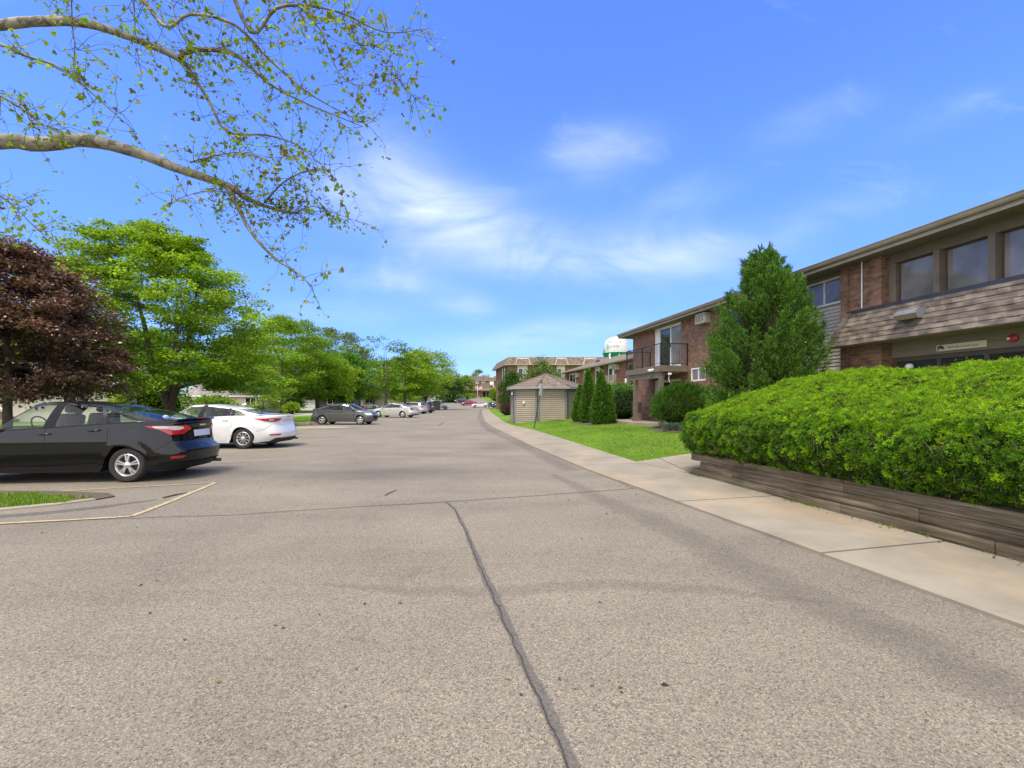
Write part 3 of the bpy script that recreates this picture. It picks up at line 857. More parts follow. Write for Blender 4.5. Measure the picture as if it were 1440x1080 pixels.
def build_conifer():
    X, Y = 7.48, 13.5
    rng = np.random.default_rng(11)
    z0 = H(X, Y)
    root = thing('conifer_tree', 'tall dense green juniper tree against the brick block between balcony and entrance', 'tree', (X, Y, z0))
    Ht, Rm = 5.65, 1.42
    mb = MB()
    mb.tube([(0, 0, 0), (0.05, 0, 2), (0, 0.05, 4), (0, 0, 5.3)], [0.14, 0.11, 0.06, 0.02], 8)
    for i in range(70):
        h = rng.uniform(0.05, 0.9); a = rng.uniform(0, 2 * PI)
        r = Rm * 0.8 * min(1, (1 - h) ** 0.75 * 1.1)
        z = Ht * h
        mb.tube([(0, 0, z), (math.cos(a) * r * .5, math.sin(a) * r * .5, z + 0.1), (math.cos(a) * r, math.sin(a) * r, z + 0.35)], [0.03, 0.02, 0.008], 4)
    mb.lathe([(0.7, 0.1), (0.95, 1.0), (0.9, 2.2), (0.65, 3.6), (0.3, 4.5), (0.02, 5.0)], 12, m=1)  # dark core put in for the shade inside the crown
    mb.build('trunk', [MAT['bark'], MAT['woody_shade']], root, smooth=True)
    # plumes: bunches of fine sprays, each plume pushing its own tip out of the outline
    np_ = 560
    h = np.sort(rng.uniform(0, 1, np_) ** 1.1); a = rng.uniform(0, 2 * PI, np_)
    prof = np.minimum(1.0, (np.clip(1 - h, 0.0, 1) / 0.51) ** 0.57)
    r = Rm * prof * np.where(rng.random(np_) < 0.3, rng.uniform(0.3, 0.75, np_), rng.uniform(0.80, 1.0, np_))
    per = 125
    Pc = np.stack([np.cos(a) * r, np.sin(a) * r, 0.15 + h * Ht * 0.93], 1)
    Dc = nrm(np.stack([np.cos(a), np.sin(a), 0.45 + 1.5 * h], 1) + rng.normal(0, 0.16, (np_, 3)))
    Lc = rng.uniform(0.40, 0.75, np_) * (0.6 + 0.4 * prof)
    f = rng.uniform(-0.55, 0.62, (np_, per))
    wid = 0.30 * np.clip(1.0 - np.maximum(f, 0) * 1.45, 0.06, 1)
    P = Pc[:, None, :] + Dc[:, None, :] * (f * Lc[:, None])[..., None] + rng.normal(0, 0.62, (np_, per, 3)) * (wid * Lc[:, None])[..., None] * 0.85
    D = nrm(np.repeat(Dc[:, None, :], per, 1) + rng.normal(0, 0.38, (np_, per, 3)))
    P = P.reshape(-1, 3); D = D.reshape(-1, 3)
    P[:, 2] = np.maximum(P[:, 2], 0.05)
    n = len(P)
    L = rng.uniform(0.07, 0.155, n)
    ct = np.repeat(rng.normal(1, 0.16, np_), per)
    V, T = sprays(rng, P, D, L, L * 0.11, 5, [(0.06, 0.15, 0.014), (0.088, 0.19, 0.016), (0.12, 0.235, 0.02), (0.044, 0.115, 0.014)], up=0.3, tw=0.9)
    T = np.clip(T * np.tile(ct, 5)[:, None], 0.004, 1)
    m = 60   # thin leader shoots
    P2 = np.stack([rng.normal(0, 0.12, m), rng.normal(0, 0.12, m), Ht * rng.uniform(0.85, 0.985, m)], 1)
    V2, T2 = sprays(rng, P2, nrm(np.stack([rng.normal(0, .3, m), rng.normal(0, .3, m), np.ones(m)], 1)), rng.uniform(0.2, 0.4, m), np.full(m, 0.05), 8, [(0.05, 0.11, 0.02)], tw=0.6)
    quads_mesh('crown', np.concatenate([V, V2]), MAT['leaf_thick'], root, np.concatenate([T, T2]))

def build_arborvitae():
    specs = [((3.98, 26.6), 2.15, 0.47, 'slim arborvitae nearest the shed, shortest of the three beside it', 1),
             ((4.22, 25.2), 3.05, 0.50, 'tallest arborvitae, in the middle of the three beside the shed', 1),
             ((4.62, 23.6), 2.75, 0.56, 'bushiest arborvitae with two tips, farthest of the three from the shed', 2)]
    for k, ((X, Y), h, r, lab, tips) in enumerate(specs):
        rng = np.random.default_rng(30 + k)
        root = thing('arborvitae', lab, 'evergreen shrub', (X, Y, H(X, Y) - 0.02), 0, 'arborvitae beside the shed')
        Vs, Ts = [], []
        mb = MB()
        for q in range(tips):
            ox = 0.0 if q == 0 else 0.38
            hh = h if q == 0 else h * 0.74; rr = r if q == 0 else r * 0.62
            mb.tube([(ox, 0, 0), (ox, 0, hh * 0.5), (ox, 0, hh * 0.93)], [0.07, 0.05, 0.015], 6)
            mb.lathe([(rr * .5, 0.15), (rr * .72, hh * .2), (rr * .6, hh * .45), (rr * .3, hh * .75), (0.02, hh * .95)], 10, c=(ox, 0, 0))  # dark core painted as the inner shade of the shrub
            n = int(2600 * rr / 0.6)
            t = rng.uniform(0, 1, n) ** 1.25; a = rng.uniform(0, 2 * PI, n)
            pr = np.where(t < 0.22, 0.72 + 0.28 * np.sin(t / 0.22 * PI / 2), np.clip(1 - (t - 0.22) / 0.78, 0, 1) ** 0.82)
            rd = rr * pr * rng.uniform(0.72, 1.04, n) * (1 + 0.08 * np.sin(a * 6 + t * 14))
            P = np.stack([ox + np.cos(a) * rd, np.sin(a) * rd, 0.04 + t * hh * 0.96], 1)
            D = nrm(np.stack([np.cos(a) * .6, np.sin(a) * .6, np.ones(n)], 1) + rng.normal(0, 0.25, (n, 3)))
            L = rng.uniform(0.07, 0.17, n)
            V, T = sprays(rng, P, D, L, L * 0.4, 5, [(0.045, 0.12, 0.010), (0.07, 0.165, 0.012), (0.10, 0.21, 0.014), (0.055, 0.135, 0.012)], up=0.2)
            Vs.append(V); Ts.append(T)
        mb.build('trunk', MAT['woody_shade'], root, smooth=True)
        quads_mesh('foliage', np.concatenate(Vs), MAT['leaf_thick'], root, np.concatenate(Ts))

def make_bush(name, label, cat, loc, r, tints, seed, n=2500, leaf=0.06, group=None, shell=0.7, lump=0.12, style='leaf', core=True, squash=0.0):
    """dense shrub: r = (rx, ry, h); foliage shell over a dark core that stands for the shade inside"""
    rng = np.random.default_rng(seed)
    root = thing(name, label, cat, loc, 0, group)
    mb = MB()
    for i in range(9):
        a = rng.uniform(0, 2 * PI); q = rng.uniform(0.3, 0.75)
        mb.tube([(0.1 * math.cos(a), 0.1 * math.sin(a), 0), (r[0] * q * .6 * math.cos(a), r[1] * q * .6 * math.sin(a), r[2] * .45), (r[0] * q * math.cos(a), r[1] * q * math.sin(a), r[2] * .8)], [0.03, 0.022, 0.008], 5)
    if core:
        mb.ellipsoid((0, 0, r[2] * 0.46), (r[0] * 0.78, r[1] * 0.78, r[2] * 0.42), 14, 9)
    mb.build('stems', MAT['woody_shade'], root, smooth=True)
    d = nrm(rng.normal(size=(n, 3)))
    d[:, 2] = np.where(d[:, 2] < -0.55, -d[:, 2], d[:, 2])
    a = np.arctan2(d[:, 1], d[:, 0])
    k = 1 + lump * np.sin(a * 3 + seed) * np.cos(d[:, 2] * 3) + lump * np.sin(a * 7 + d[:, 2] * 6 + seed) * 0.6 + rng.normal(0, 0.03, n)
    q = rng.uniform(shell, 1.02, n) * k
    P = d * q[:, None] * np.array([r[0], r[1], r[2] * 0.54]) + np.array([0, 0, r[2] * 0.48])
    P[:, 2] = np.maximum(P[:, 2], 0.02)
    if style == 'leaf':
        U = nrm(d + rng.normal(0, .8, (n, 3))); N = nrm(d * 0.8 + rng.normal(0, .6, (n, 3)) + np.array([0, 0, .4]))
        L = leaf * rng.uniform(0.6, 1.4, n)
        V = kites(P, U, N, L, L * 0.6, 0.1); T = pick_tints(rng, n, tints, 0.18)
    else:
        L = leaf * rng.uniform(0.6, 1.4, n)
        V, T = sprays(rng, P, nrm(d + np.array([0, 0, .5])), L, L * 0.16, 5, tints, up=0.3, tw=0.6)
    quads_mesh('foliage', V, MAT['leaf'], root, T)
    return root

# ------------------------------------------------------------------ planter with the big clipped yew hedge
def planter_x(y): return 5.54 - 0.198 * y
PD = nrm(np.array([[-0.1942, 0.9810]]))[0]      # along the planter, away from the viewer
PN = np.array([-PD[1], PD[0]])                  # towards the road
def pl(s, t):
    """s metres from the far corner back towards the viewer, t metres in from the face"""
    return np.array([3.70, 9.36]) - PD * s - PN * t

def build_planter():
    root = thing('planter_wall', 'low retaining wall of three courses of weathered grey timbers under the clipped hedge', 'retaining wall', (*pl(0, 0), 0), math.atan2(-PD[1], -PD[0]))
    # local x = towards the viewer along the face, local y: into the bed is -y after the turn
    rnd = random.Random(3)
    courses = [(0.0, 0.155, [0.0, 3.4, 5.05, 7.6, 10.4], -0.008), (0.16, 0.315, [0.28, 1.25, 4.35, 6.6, 10.4], 0.0), (0.32, 0.475, [-0.04, 3.42, 6.0, 8.6, 10.4], 0.006)]
    # direction check: +y of the local frame
    inw = 1 if (Vector((math.cos(root.rotation_euler[2] + PI / 2), math.sin(root.rotation_euler[2] + PI / 2))).dot(Vector(-PN)) > 0) else -1
    for z0, z1, cuts, setb in courses:
        for a, b in zip(cuts[:-1], cuts[1:]):
            mb = MB()
            M = Matrix.Translation((0, inw * setb, 0)) @ Matrix.Rotation(rnd.uniform(-0.0025, 0.0025), 4, 'Z')
            y0, y1 = (0.0, 0.15) if inw > 0 else (-0.15, 0.0)
            mb.rbox(a + 0.003, b - 0.005, y0 + rnd.uniform(-0.004, 0.004), y1, z0, z1, 0.008, M=M)
            mb.build('timber', MAT['timber'], root, auto=40)
    # return along the walkway
    for z0, z1, cuts, setb in courses:
        mb = MB()
        a, b = ((0.16, 3.6) if inw > 0 else (-3.6, -0.16))
        mb.rbox(-0.01 + setb * 0.5 + (0.3 if z0 == 0.16 else 0), 0.14 + setb + (0.14 if z0 == 0.16 else 0), a, b, z0, z1, 0.008)
        mb.build('timber', MAT['timber'], root, auto=40)
    # soil in the bed
    c = [pl(0.2, 0.2), pl(10.4, 0.2), pl(10.4, 3.4), pl(0.2, 3.4)]
    mb = MB(); mb.prism([tuple(p) for p in c], 0.0, 0.40)
    struct(mb.build('bed_soil', MAT['soil'], fixn=True))

def hedge_surface(s, v):
    """s along the hedge (0 = far end), v 0..1 from the bottom of the front face over the top to the back; returns xyz"""
    s = np.asarray(s, dtype=float); v = np.asarray(v, dtype=float)
    # cross section: front face, shoulder, sloping top to crest, then back down
    fv = np.array([0.0, 0.16, 0.30, 0.38, 0.45, 0.60, 0.75, 0.88, 1.0])
    ft = np.array([0.02, -0.19, -0.16, 0.02, 0.22, 0.95, 1.75, 2.5, 3.1])
    fz = np.array([0.46, 0.72, 1.02, 1.24, 1.36, 1.66, 1.96, 2.06, 1.7])
    t = np.interp(v, fv, ft); z = np.interp(v, fv, fz)
    lift = np.interp(s, [0, 3, 6, 9], [0.0, 0.0, -0.02, -0.02])
    t = t + np.interp(s, [0, 2.2, 4.5, 6.5, 9], [0.0, 0.0, 0.06, 0.10, 0.10]) * np.exp(-((v - 0.1) / 0.16) ** 2)
    z = z + lift
    z = z + np.interp(s, [0, 2.0, 4.0, 7, 9], [0.0, 0.0, 0.02, 0.06, 0.06]) * np.exp(-(v / 0.12) ** 2)
    # rounded far end
    e = np.clip((0.60 - s) / 0.65, 0, 1)
    sh = 1 - np.sqrt(np.clip(1 - e ** 2, 0, 1))
    top = np.clip((z - 1.0) / 1.06, 0, 1)
    z = z - sh * top * 0.55 - np.clip((1.4 - s) / 1.4, 0, 1) ** 1.5 * np.clip((z - 1.3) / 0.75, 0, 1) * 0.10
    t = t + sh * 0.16 * (t < 0.6)
    lump = 0.042 * np.sin(s * 17 + 2 * np.sin(s * 3.1 + v * 9)) * np.sin(v * 52 + 2.5 * np.sin(s * 2.3)) + 0.022 * np.sin(s * 39 + v * 31) * np.sin(v * 97 + s * 5)
    wob = lump * np.where(v < 0.4, 1.0, 0.38) + 0.05 * np.sin(s * 2.3 + v * 5) + 0.035 * np.sin(s * 5.1 - v * 11) + 0.025 * np.sin(s * 11 + v * 17) + 0.02 * np.sin(s * 3.1 + 40 * v)
    P = np.array([3.68, 9.56])[None, :] - PD[None, :] * s.reshape(-1, 1) - PN[None, :] * (t - wob * 0.7).reshape(-1, 1)
    return np.stack([P[:, 0], P[:, 1], z.reshape(-1) + wob * 0.6], 1)

def build_hedge():
    rng = np.random.default_rng(21)
    p0 = pl(4, 1.5)
    root = thing('hedge', 'big clipped bright green yew hedge bulging over the timber planter', 'hedge', (p0[0], p0[1], 0.4))
    off = np.array([p0[0], p0[1], 0.4])
    # dark core sheet standing for the shade inside the hedge
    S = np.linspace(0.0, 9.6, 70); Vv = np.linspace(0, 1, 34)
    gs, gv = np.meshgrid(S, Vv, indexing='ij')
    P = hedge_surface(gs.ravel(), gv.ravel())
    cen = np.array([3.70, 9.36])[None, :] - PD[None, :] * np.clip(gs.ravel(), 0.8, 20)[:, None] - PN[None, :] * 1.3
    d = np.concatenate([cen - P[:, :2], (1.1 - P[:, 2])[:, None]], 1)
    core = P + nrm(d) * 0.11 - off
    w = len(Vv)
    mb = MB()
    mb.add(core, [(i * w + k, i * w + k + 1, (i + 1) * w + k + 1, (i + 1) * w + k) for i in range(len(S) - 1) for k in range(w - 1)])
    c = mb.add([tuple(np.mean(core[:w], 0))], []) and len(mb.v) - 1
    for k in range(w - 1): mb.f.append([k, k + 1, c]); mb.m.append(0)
    mb.build('inner_shade', MAT['woody_shade'], root, smooth=True)
    # tufts
    def tufts(n, smin, smax, vmin, vmax, sz, k, tints, inset=0.0):
        s = rng.uniform(smin, smax, n); v = rng.uniform(vmin, vmax, n)
        # ragged holes where old wood shows
        hole = np.sin(s * 3.7 + 1.3) * np.sin(v * 23 + s * 1.9) + 0.6 * np.sin(s * 9.1 + v * 41)
        keep = (hole < 1.3) | (rng.random(n) < 0.35) | (v > 0.36)
        s, v = s[keep], v[keep]; n = len(s)
        P = hedge_surface(s, v)
        e = 0.03
        a = hedge_surface(s + e, v) - P; b = hedge_surface(s, np.clip(v + 0.02, 0, 1)) - hedge_surface(s, np.clip(v - 0.02, 0, 1))
        N = nrm(np.cross(a, b))
        cen = np.array([3.70, 9.36])[None, :] - PD[None, :] * np.clip(s, 1.0, 20)[:, None] - PN[None, :] * 1.3
        outw = np.concatenate([P[:, :2] - cen, (P[:, 2] - 1.0)[:, None]], 1)
        N = N * np.sign(np.sum(N * outw, 1))[:, None]
        far = np.clip((0.5 - s) / 0.5, 0, 1)[:, None]
        N = nrm(N * (1 - far) + far * np.array([PD[0], PD[1], 0.3]))
        P = P + N * (rng.normal(0, 0.028, n) - inset)[:, None] - off
        D0 = nrm(N + np.array([0, 0, 0.45]) + rng.normal(0, 0.35, (n, 3)))
        bt = pick_tints(rng, n, tints, 0.17)
        Vs, Ts = [], []
        for i in range(k):
            U = nrm(D0 * rng.uniform(0.15, 1.0, (n, 1)) + nrm(rng.normal(size=(n, 3))) * 0.9)
            Nn = nrm(rng.normal(size=(n, 3)))
            L = sz * rng.uniform(0.7, 1.35, n)
            Vs.append(kites(P + U * (L * 0.05)[:, None], U, Nn, L, L * 0.27, 0.05)); Ts.append(bt * rng.uniform(0.85, 1.15, (n, 1)))
        return np.concatenate(Vs), np.concatenate(Ts)
    NEW_SUNLIT = [(0.195, 0.37, 0.006), (0.24, 0.42, 0.007), (0.155, 0.31, 0.006), (0.28, 0.45, 0.009), (0.11, 0.24, 0.008)]  # fresh growth, brightened by the sunlight put into the top's tint
    SIDE_SHADED = [(0.105, 0.24, 0.009), (0.08, 0.19, 0.009), (0.135, 0.285, 0.010), (0.05, 0.13, 0.009)]  # front face tinted darker, its shade put into the leaf colour
    def puffs(n, smin, smax, vmin, vmax, rad, k, tints):
        """rounded bunches of shoots with dark gaps between them"""
        s = rng.uniform(smin, smax, n * 3); v = rng.uniform(vmin, vmax, n * 3)
        P = hedge_surface(s, v)
        # keep bunches apart
        keep = []; cell = {}
        for i, p in enumerate(P):
            key = tuple((p / (rad * 1.25)).astype(int)); ok = True
            for dx in (-1, 0, 1):
                for dy in (-1, 0, 1):
                    for dz in (-1, 0, 1):
                        for j in cell.get((key[0] + dx, key[1] + dy, key[2] + dz), ()):
                            if ((P[j] - p) ** 2).sum() < (rad * 1.2) ** 2: ok = False; break
                        if not ok: break
                    if not ok: break
                if not ok: break
            if ok:
                cell.setdefault(key, []).append(i); keep.append(i)
        s, v, P = s[keep], v[keep], P[keep]; m = len(s)
        a = hedge_surface(s + 0.03, v) - P; b = hedge_surface(s, np.clip(v + 0.02, 0, 1)) - hedge_surface(s, np.clip(v - 0.02, 0, 1))
        N = nrm(np.cross(a, b))
        cen = np.array([3.70, 9.36])[None, :] - PD[None, :] * np.clip(s, 1.0, 20)[:, None] - PN[None, :] * 1.3
        outw = np.concatenate([P[:, :2] - cen, (P[:, 2] - 1.0)[:, None]], 1)
        N = N * np.sign(np.sum(N * outw, 1))[:, None]
        C = P + N * np.where(v < 0.34, rng.normal(-0.03, 0.036, m), rng.normal(-0.012, 0.018, m))[:, None] - off
        rr = rad * rng.uniform(0.75, 1.3, m)
        up = nrm(N + np.array([0, 0, 0.35]))
        d = nrm(rng.normal(size=(m, k, 3)))
        dot = np.sum(d * up[:, None, :], 2, keepdims=True)
        d = np.where(dot < -0.05, d - 2 * dot * up[:, None, :], d)
        base = C[:, None, :] + d * (rr[:, None, None] * rng.uniform(0.3, 0.85, (m, k, 1)))
        Ln = np.repeat(rr[:, None], k, 1) * rng.uniform(0.32, 0.55, (m, k))
        U = nrm(d + rng.normal(0, 0.28, (m, k, 3)))
        V = kites(base.reshape(-1, 3), U.reshape(-1, 3), nrm(rng.normal(size=(m * k, 3))), Ln.reshape(-1), Ln.reshape(-1) * 0.30, 0.05)
        T = np.repeat(pick_tints(rng, m, tints, 0.16), k, 0) * rng.uniform(0.82, 1.18, (m * k, 1))
        return V, np.clip(T, 0.003, 1)
    DK = [(0.035, 0.085, 0.012), (0.05, 0.11, 0.012)]  # deep tufts of the front, tinted dark as shade between the bunches
    BR = [(0.30, 0.15, 0.03), (0.20, 0.10, 0.03), (0.34, 0.22, 0.05)]
    A = [puffs(9000, 0.0, 8.6, 0.36, 1.0, 0.040, 66, NEW_SUNLIT), puffs(7000, 0.0, 8.6, 0.0, 0.42, 0.044, 74, SIDE_SHADED), puffs(1100, 0.0, 8.6, 0.02, 0.4, 0.056, 90, NEW_SUNLIT[:3] + SIDE_SHADED[:2]),
         tufts(5000, 0.0, 8.6, 0.0, 0.4, 0.045, 7, DK, 0.045), tufts(9000, 0.0, 8.6, 0.36, 1.0, 0.034, 12, NEW_SUNLIT, 0.022), tufts(260, 0.0, 8.6, 0.03, 0.4, 0.026, 6, BR, -0.02), tufts(1500, 0.0, 8.6, 0.4, 0.95, 0.022, 5, BR, -0.022)]
    # bare twigs showing in the gaps of the front face
    tw = MB()
    s = rng.uniform(0.3, 8.4, 260); v = rng.uniform(0.03, 0.36, 260)
    q = hedge_surface(s, v) - off
    for p in q:
        d = np.array([-PN[0] * 0.1 + rng.normal(0, .4), -PN[1] * 0.1 + rng.normal(0, .4), rng.normal(0.4, .4)]); d = d / np.linalg.norm(d)
        tw.tube([tuple(p - d * 0.1), tuple(p), tuple(p + d * rng.uniform(0.03, 0.12))], [0.005, 0.004, 0.002], 4, cap=False)
    o = tw.build('bare_twigs', MAT['twig'], root); o['kind'] = 'stuff'
    # rounded end cap
    n = 2600
    a = rng.uniform(0, 1, n)
    v0 = rng.uniform(0.02, 0.95, n); P = hedge_surface(np.zeros(n), v0)
    mid = np.array([*(pl(0.0, 1.4)), 1.0])
    P = P + (mid - P) * (rng.uniform(0, 0.95, (n, 1)))
    P[:, :2] += PD * (0.06 + 0.10 * rng.random((n, 1)))
    bt = pick_tints(rng, n, SIDE_SHADED, 0.2); Vs = []; Ts = []
    for i in range(8):
        U = nrm(np.array([PD[0], PD[1], 0.3]) * 0.6 + nrm(rng.normal(size=(n, 3))) * 0.85)
        L = 0.04 * rng.uniform(0.7, 1.35, n)
        Vs.append(kites(P - off, U, nrm(rng.normal(size=(n, 3))), L, L * 0.27)); Ts.append(bt)
    A.append((np.concatenate(Vs), np.concatenate(Ts)))
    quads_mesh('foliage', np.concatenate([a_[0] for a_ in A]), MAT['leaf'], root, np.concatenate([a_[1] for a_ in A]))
    # a broad weed leaf or two poking out of the top
    n = 7
    s = np.array([5.5, 5.55, 5.45, 5.5, 5.3, 5.6, 5.7]); v = np.array([.50, .52, .51, .495, .56, .50, .53])
    P = hedge_surface(s, v) + np.array([0, 0, 0.02])
    U = nrm(rng.normal(size=(n, 3)) * [1, 1, 0.3]); N = nrm(rng.normal(0, .4, (n, 3)) + [0, 0, 1])
    o = quads_mesh('weed', kites(P, U, N, np.full(n, 0.10), np.full(n, 0.07), 0.1), MAT['leaf'], None, np.tile([[0.10, 0.22, 0.03]], (n, 1)))
    tag(o, 'small broad leaved weed poking out of the clipped hedge top', 'weed')

# ------------------------------------------------------------------ the sycamore whose limbs reach in from the left
def build_sycamore():
    rng = np.random.default_rng(77)
    rnd = random.Random(77)
    TX, TY = -12.3, 6.85
    root = thing('sycamore_tree', 'tall sycamore with mottled pale limbs and sparse young leaves reaching over the lot', 'tree', (TX, TY, 0.04))
    tk = MB(); tw = MB()
    def P3(px, py, Y):
        return Vector((at(px, Y) - TX, Y - TY, zat(py, Y) - 0.04))
    nodes = []
    def limb(pts, r, mb=tk, n=9, rec=True):
        # smooth through the points
        out, rr = [], []
        k = len(pts)
        for i in range(k - 1):
            p0, p1, p2, p3 = pts[max(i - 1, 0)], pts[i], pts[i + 1], pts[min(i + 2, k - 1)]
            for q in range(4):
                t = q / 4
                out.append(0.5 * ((2 * p1) + (p2 - p0) * t + (2 * p0 - 5 * p1 + 4 * p2 - p3) * t * t + (3 * p1 - p0 - 3 * p2 + p3) * t ** 3))
                rr.append((r[i] + (r[i + 1] - r[i]) * t) * 0.86 * (1 + 0.05 * math.sin(i * 2.3 + q * 1.9)))
        out.append(pts[-1]); rr.append(r[-1] * 0.86)
        mb.tube(out, rr, n)
        if rec:
            for p, x in zip(out, rr): nodes.append((p, x))
        return out, rr
    tk.tube([(0, 0, -0.1), (0.02, 0, 0.3), (0.0, 0.03, 1.6), (0.05, 0.0, 3.4), (0.0, 0.1, 5.6), (0.1, 0.2, 8.0), (0.0, 0.2, 11.0), (0.2, 0.1, 14)], [0.48, 0.38, 0.33, 0.30, 0.26, 0.21, 0.14, 0.03], 12)
    # the two pale limbs in view
    A = [Vector((0.0, 0.02, 3.2)), P3(-60, 215, 7.0), P3(60, 203, 7.2), P3(120, 197, 7.3), P3(190, 214, 7.4), P3(250, 237, 7.5), P3(322, 262, 7.6), P3(345, 278, 7.7), P3(380, 292, 7.8), P3(420, 300, 8.0)]
    limb(A, [0.17, 0.135, 0.125, 0.118, 0.10, 0.085, 0.062, 0.05, 0.035, 0.022])
    A2 = [P3(318, 262, 7.6), P3(335, 292, 7.5), P3(352, 325, 7.4), P3(385, 362, 7.4), P3(420, 385, 7.4), P3(440, 405, 7.4)]
    limb(A2, [0.05, 0.036, 0.03, 0.022, 0.014, 0.007], n=6)
    B = [Vector((0.0, 0.05, 5.0)), P3(-70, 55, 6.7), P3(0, 36, 6.8), P3(60, 30, 6.9), P3(120, 33, 7.0), P3(185, 53, 7.1), P3(250, 82, 7.2), P3(272, 107, 7.3), P3(298, 150, 7.4), P3(320, 186, 7.4), P3(375, 190, 7.5), P3(420, 205, 7.6), P3(455, 235, 7.6)]
    limb(B, [0.14, 0.085, 0.082, 0.078, 0.07, 0.062, 0.05, 0.032, 0.026, 0.022, 0.017, 0.012, 0.007])
    B2 = [P3(250, 82, 7.2), P3(266, 72, 7.1), P3(300, 70, 7.0), P3(332, 78, 7.0), P3(352, 95, 7.1), P3(385, 122, 7.2), P3(430, 145, 7.3), P3(510, 178, 7.5)]
    limb(B2, [0.045, 0.042, 0.040, 0.034, 0.022, 0.018, 0.014, 0.006], n=7)
    # higher limbs crossing the top edge
    Cc = [Vector((0.05, 0.1, 7.2)), P3(60, -120, 6.6), P3(170, -40, 6.6), P3(230, 36, 6.6), P3(268, 20, 6.6), P3(330, 35, 6.7), P3(380, 85, 6.9), P3(440, 135, 7.1), P3(515, 175, 7.3)]
    limb(Cc, [0.12, 0.07, 0.045, 0.026, 0.024, 0.022, 0.018, 0.012, 0.006], n=7)
    D = [Vector((0.0, 0.15, 8.6)), P3(180, -170, 6.3), P3(300, -60, 6.4), P3(352, 45, 6.6), P3(388, 12, 6.6), P3(430, 8, 6.7), P3(480, 18, 6.8), P3(540, 45, 7.0), P3(592, 42, 7.1)]
    limb(D, [0.11, 0.07, 0.04, 0.028, 0.026, 0.022, 0.017, 0.010, 0.005], n=7)
    for pts, r in (([P3(420, 8, 6.7), P3(452, 45, 6.8), P3(475, 100, 6.9), P3(505, 120, 7.0), P3(560, 110, 7.1)], [0.018, 0.014, 0.010, 0.008, 0.004]),
                   ([P3(480, 18, 6.8), P3(500, 60, 6.9), P3(540, 70, 7.0), P3(565, 120, 7.1), P3(588, 140, 7.1)], [0.014, 0.011, 0.009, 0.007, 0.003]),
                   ([P3(0, 62, 6.6), P3(40, 80, 6.7), P3(90, 98, 6.8), P3(150, 150, 6.9), P3(190, 185, 7.0)], [0.026, 0.022, 0.016, 0.010, 0.004]),
                   ([P3(-20, 120, 6.4), P3(0, 135, 6.5), P3(35, 155, 6.6), P3(45, 172, 6.6), P3(85, 182, 6.7)], [0.02, 0.018, 0.012, 0.009, 0.004]),
                   ([P3(-30, 250, 6.6), P3(0, 275, 6.7), P3(25, 295, 6.8), P3(55, 325, 6.9), P3(90, 345, 7.0)], [0.02, 0.016, 0.011, 0.007, 0.003]),
                   ([P3(268, 228, 7.5), P3(278, 225, 7.3), P3(330, 214, 7.1), P3(370, 222, 7.0), P3(420, 218, 7.0)], [0.02, 0.014, 0.011, 0.008, 0.004]),
                   ([P3(372, 285, 7.8), P3(392, 262, 7.6), P3(412, 248, 7.5), P3(440, 238, 7.5), P3(470, 240, 7.5)], [0.022, 0.018, 0.014, 0.009, 0.004]),
                   ([P3(380, 292, 7.8), P3(410, 300, 8.0), P3(440, 290, 8.1), P3(470, 300, 8.2), P3(500, 310, 8.2)], [0.02, 0.016, 0.012, 0.008, 0.004]),
                   ([P3(330, 275, 7.6), P3(300, 268, 7.3), P3(262, 275, 7.1), P3(235, 290, 7.0)], [0.014, 0.010, 0.007, 0.003]),
                   ([P3(240, 0, 6.8), P3(262, 60, 6.9), P3(300, 70, 7.0)], [0.01, 0.012, 0.012]),
                   ([P3(100, -20, 6.5), P3(102, 40, 6.7), P3(108, 70, 6.8)], [0.012, 0.009, 0.004]),
                   ([P3(188, -10, 6.9), P3(190, 40, 7.0), P3(196, 90, 7.0)], [0.012, 0.009, 0.004])):
        limb(pts, r, n=5)
    # limbs away from the picture, so that the tree is whole
    for k in range(13):
        a = rnd.uniform(0.55 * PI, 1.75 * PI); z = rnd.uniform(4, 11.5)
        ln = rnd.uniform(2.5, 5) * (1.2 - z / 16)
        e = Vector((math.cos(a) * ln, math.sin(a) * ln, z + rnd.uniform(0.6, 2.0)))
        limb([Vector((0, 0.05, z - 0.8)), Vector((e.x * .4, e.y * .4, z + 0.5)), e], [0.10, 0.06, 0.012], n=6)
    # twigs with leaves off the thin ends
    thin = [(p, r) for p, r in nodes if r < 0.05]
    C, U, N, L = [], [], [], []
    for p, r in thin:
        wx = (p.x + TX) / max(0.5, p.y + TY) * FOC + 720
        inview = -60 < wx < 640
        for q in range(3 if inview else 2):
            if rnd.random() < 0.30: continue
            ln = rnd.uniform(0.25, 0.8)
            d = Vector((rnd.gauss(0.35, 0.7), rnd.gauss(0, 0.7), rnd.gauss(-0.15, 0.55))).normalized()
            pts = [p]
            cur = p.copy()
            m = 5
            for i in range(m):
                d = (d + Vector((rnd.gauss(0, .28), rnd.gauss(0, .28), rnd.gauss(-0.03, .28)))).normalized()
                cur = cur + d * ln / m
                pts.append(cur.copy())
            tw.tube(pts, [0.0045, 0.004, 0.0033, 0.0028, 0.0022, 0.0016], 4, cap=False)
            for i in range(1, m + 1):
                for _ in range(rnd.choice((0, 1, 2, 3, 3)) if i > 1 else rnd.choice((0, 1))):
                    c = pts[i] + Vector((rnd.gauss(0, .035), rnd.gauss(0, .035), rnd.gauss(-0.02, .03)))
                    C.append(c); U.append((rnd.gauss(0, 1), rnd.gauss(0, 1), rnd.gauss(-0.7, .6)))
                    N.append((rnd.gauss(0, .7), rnd.gauss(0, .7), rnd.gauss(0.6, .6))); L.append(rnd.choice((0.022, 0.032, 0.045, 0.058, 0.072)) * rnd.uniform(0.8, 1.25))
    tk.add(tw.v, tw.f, 1)
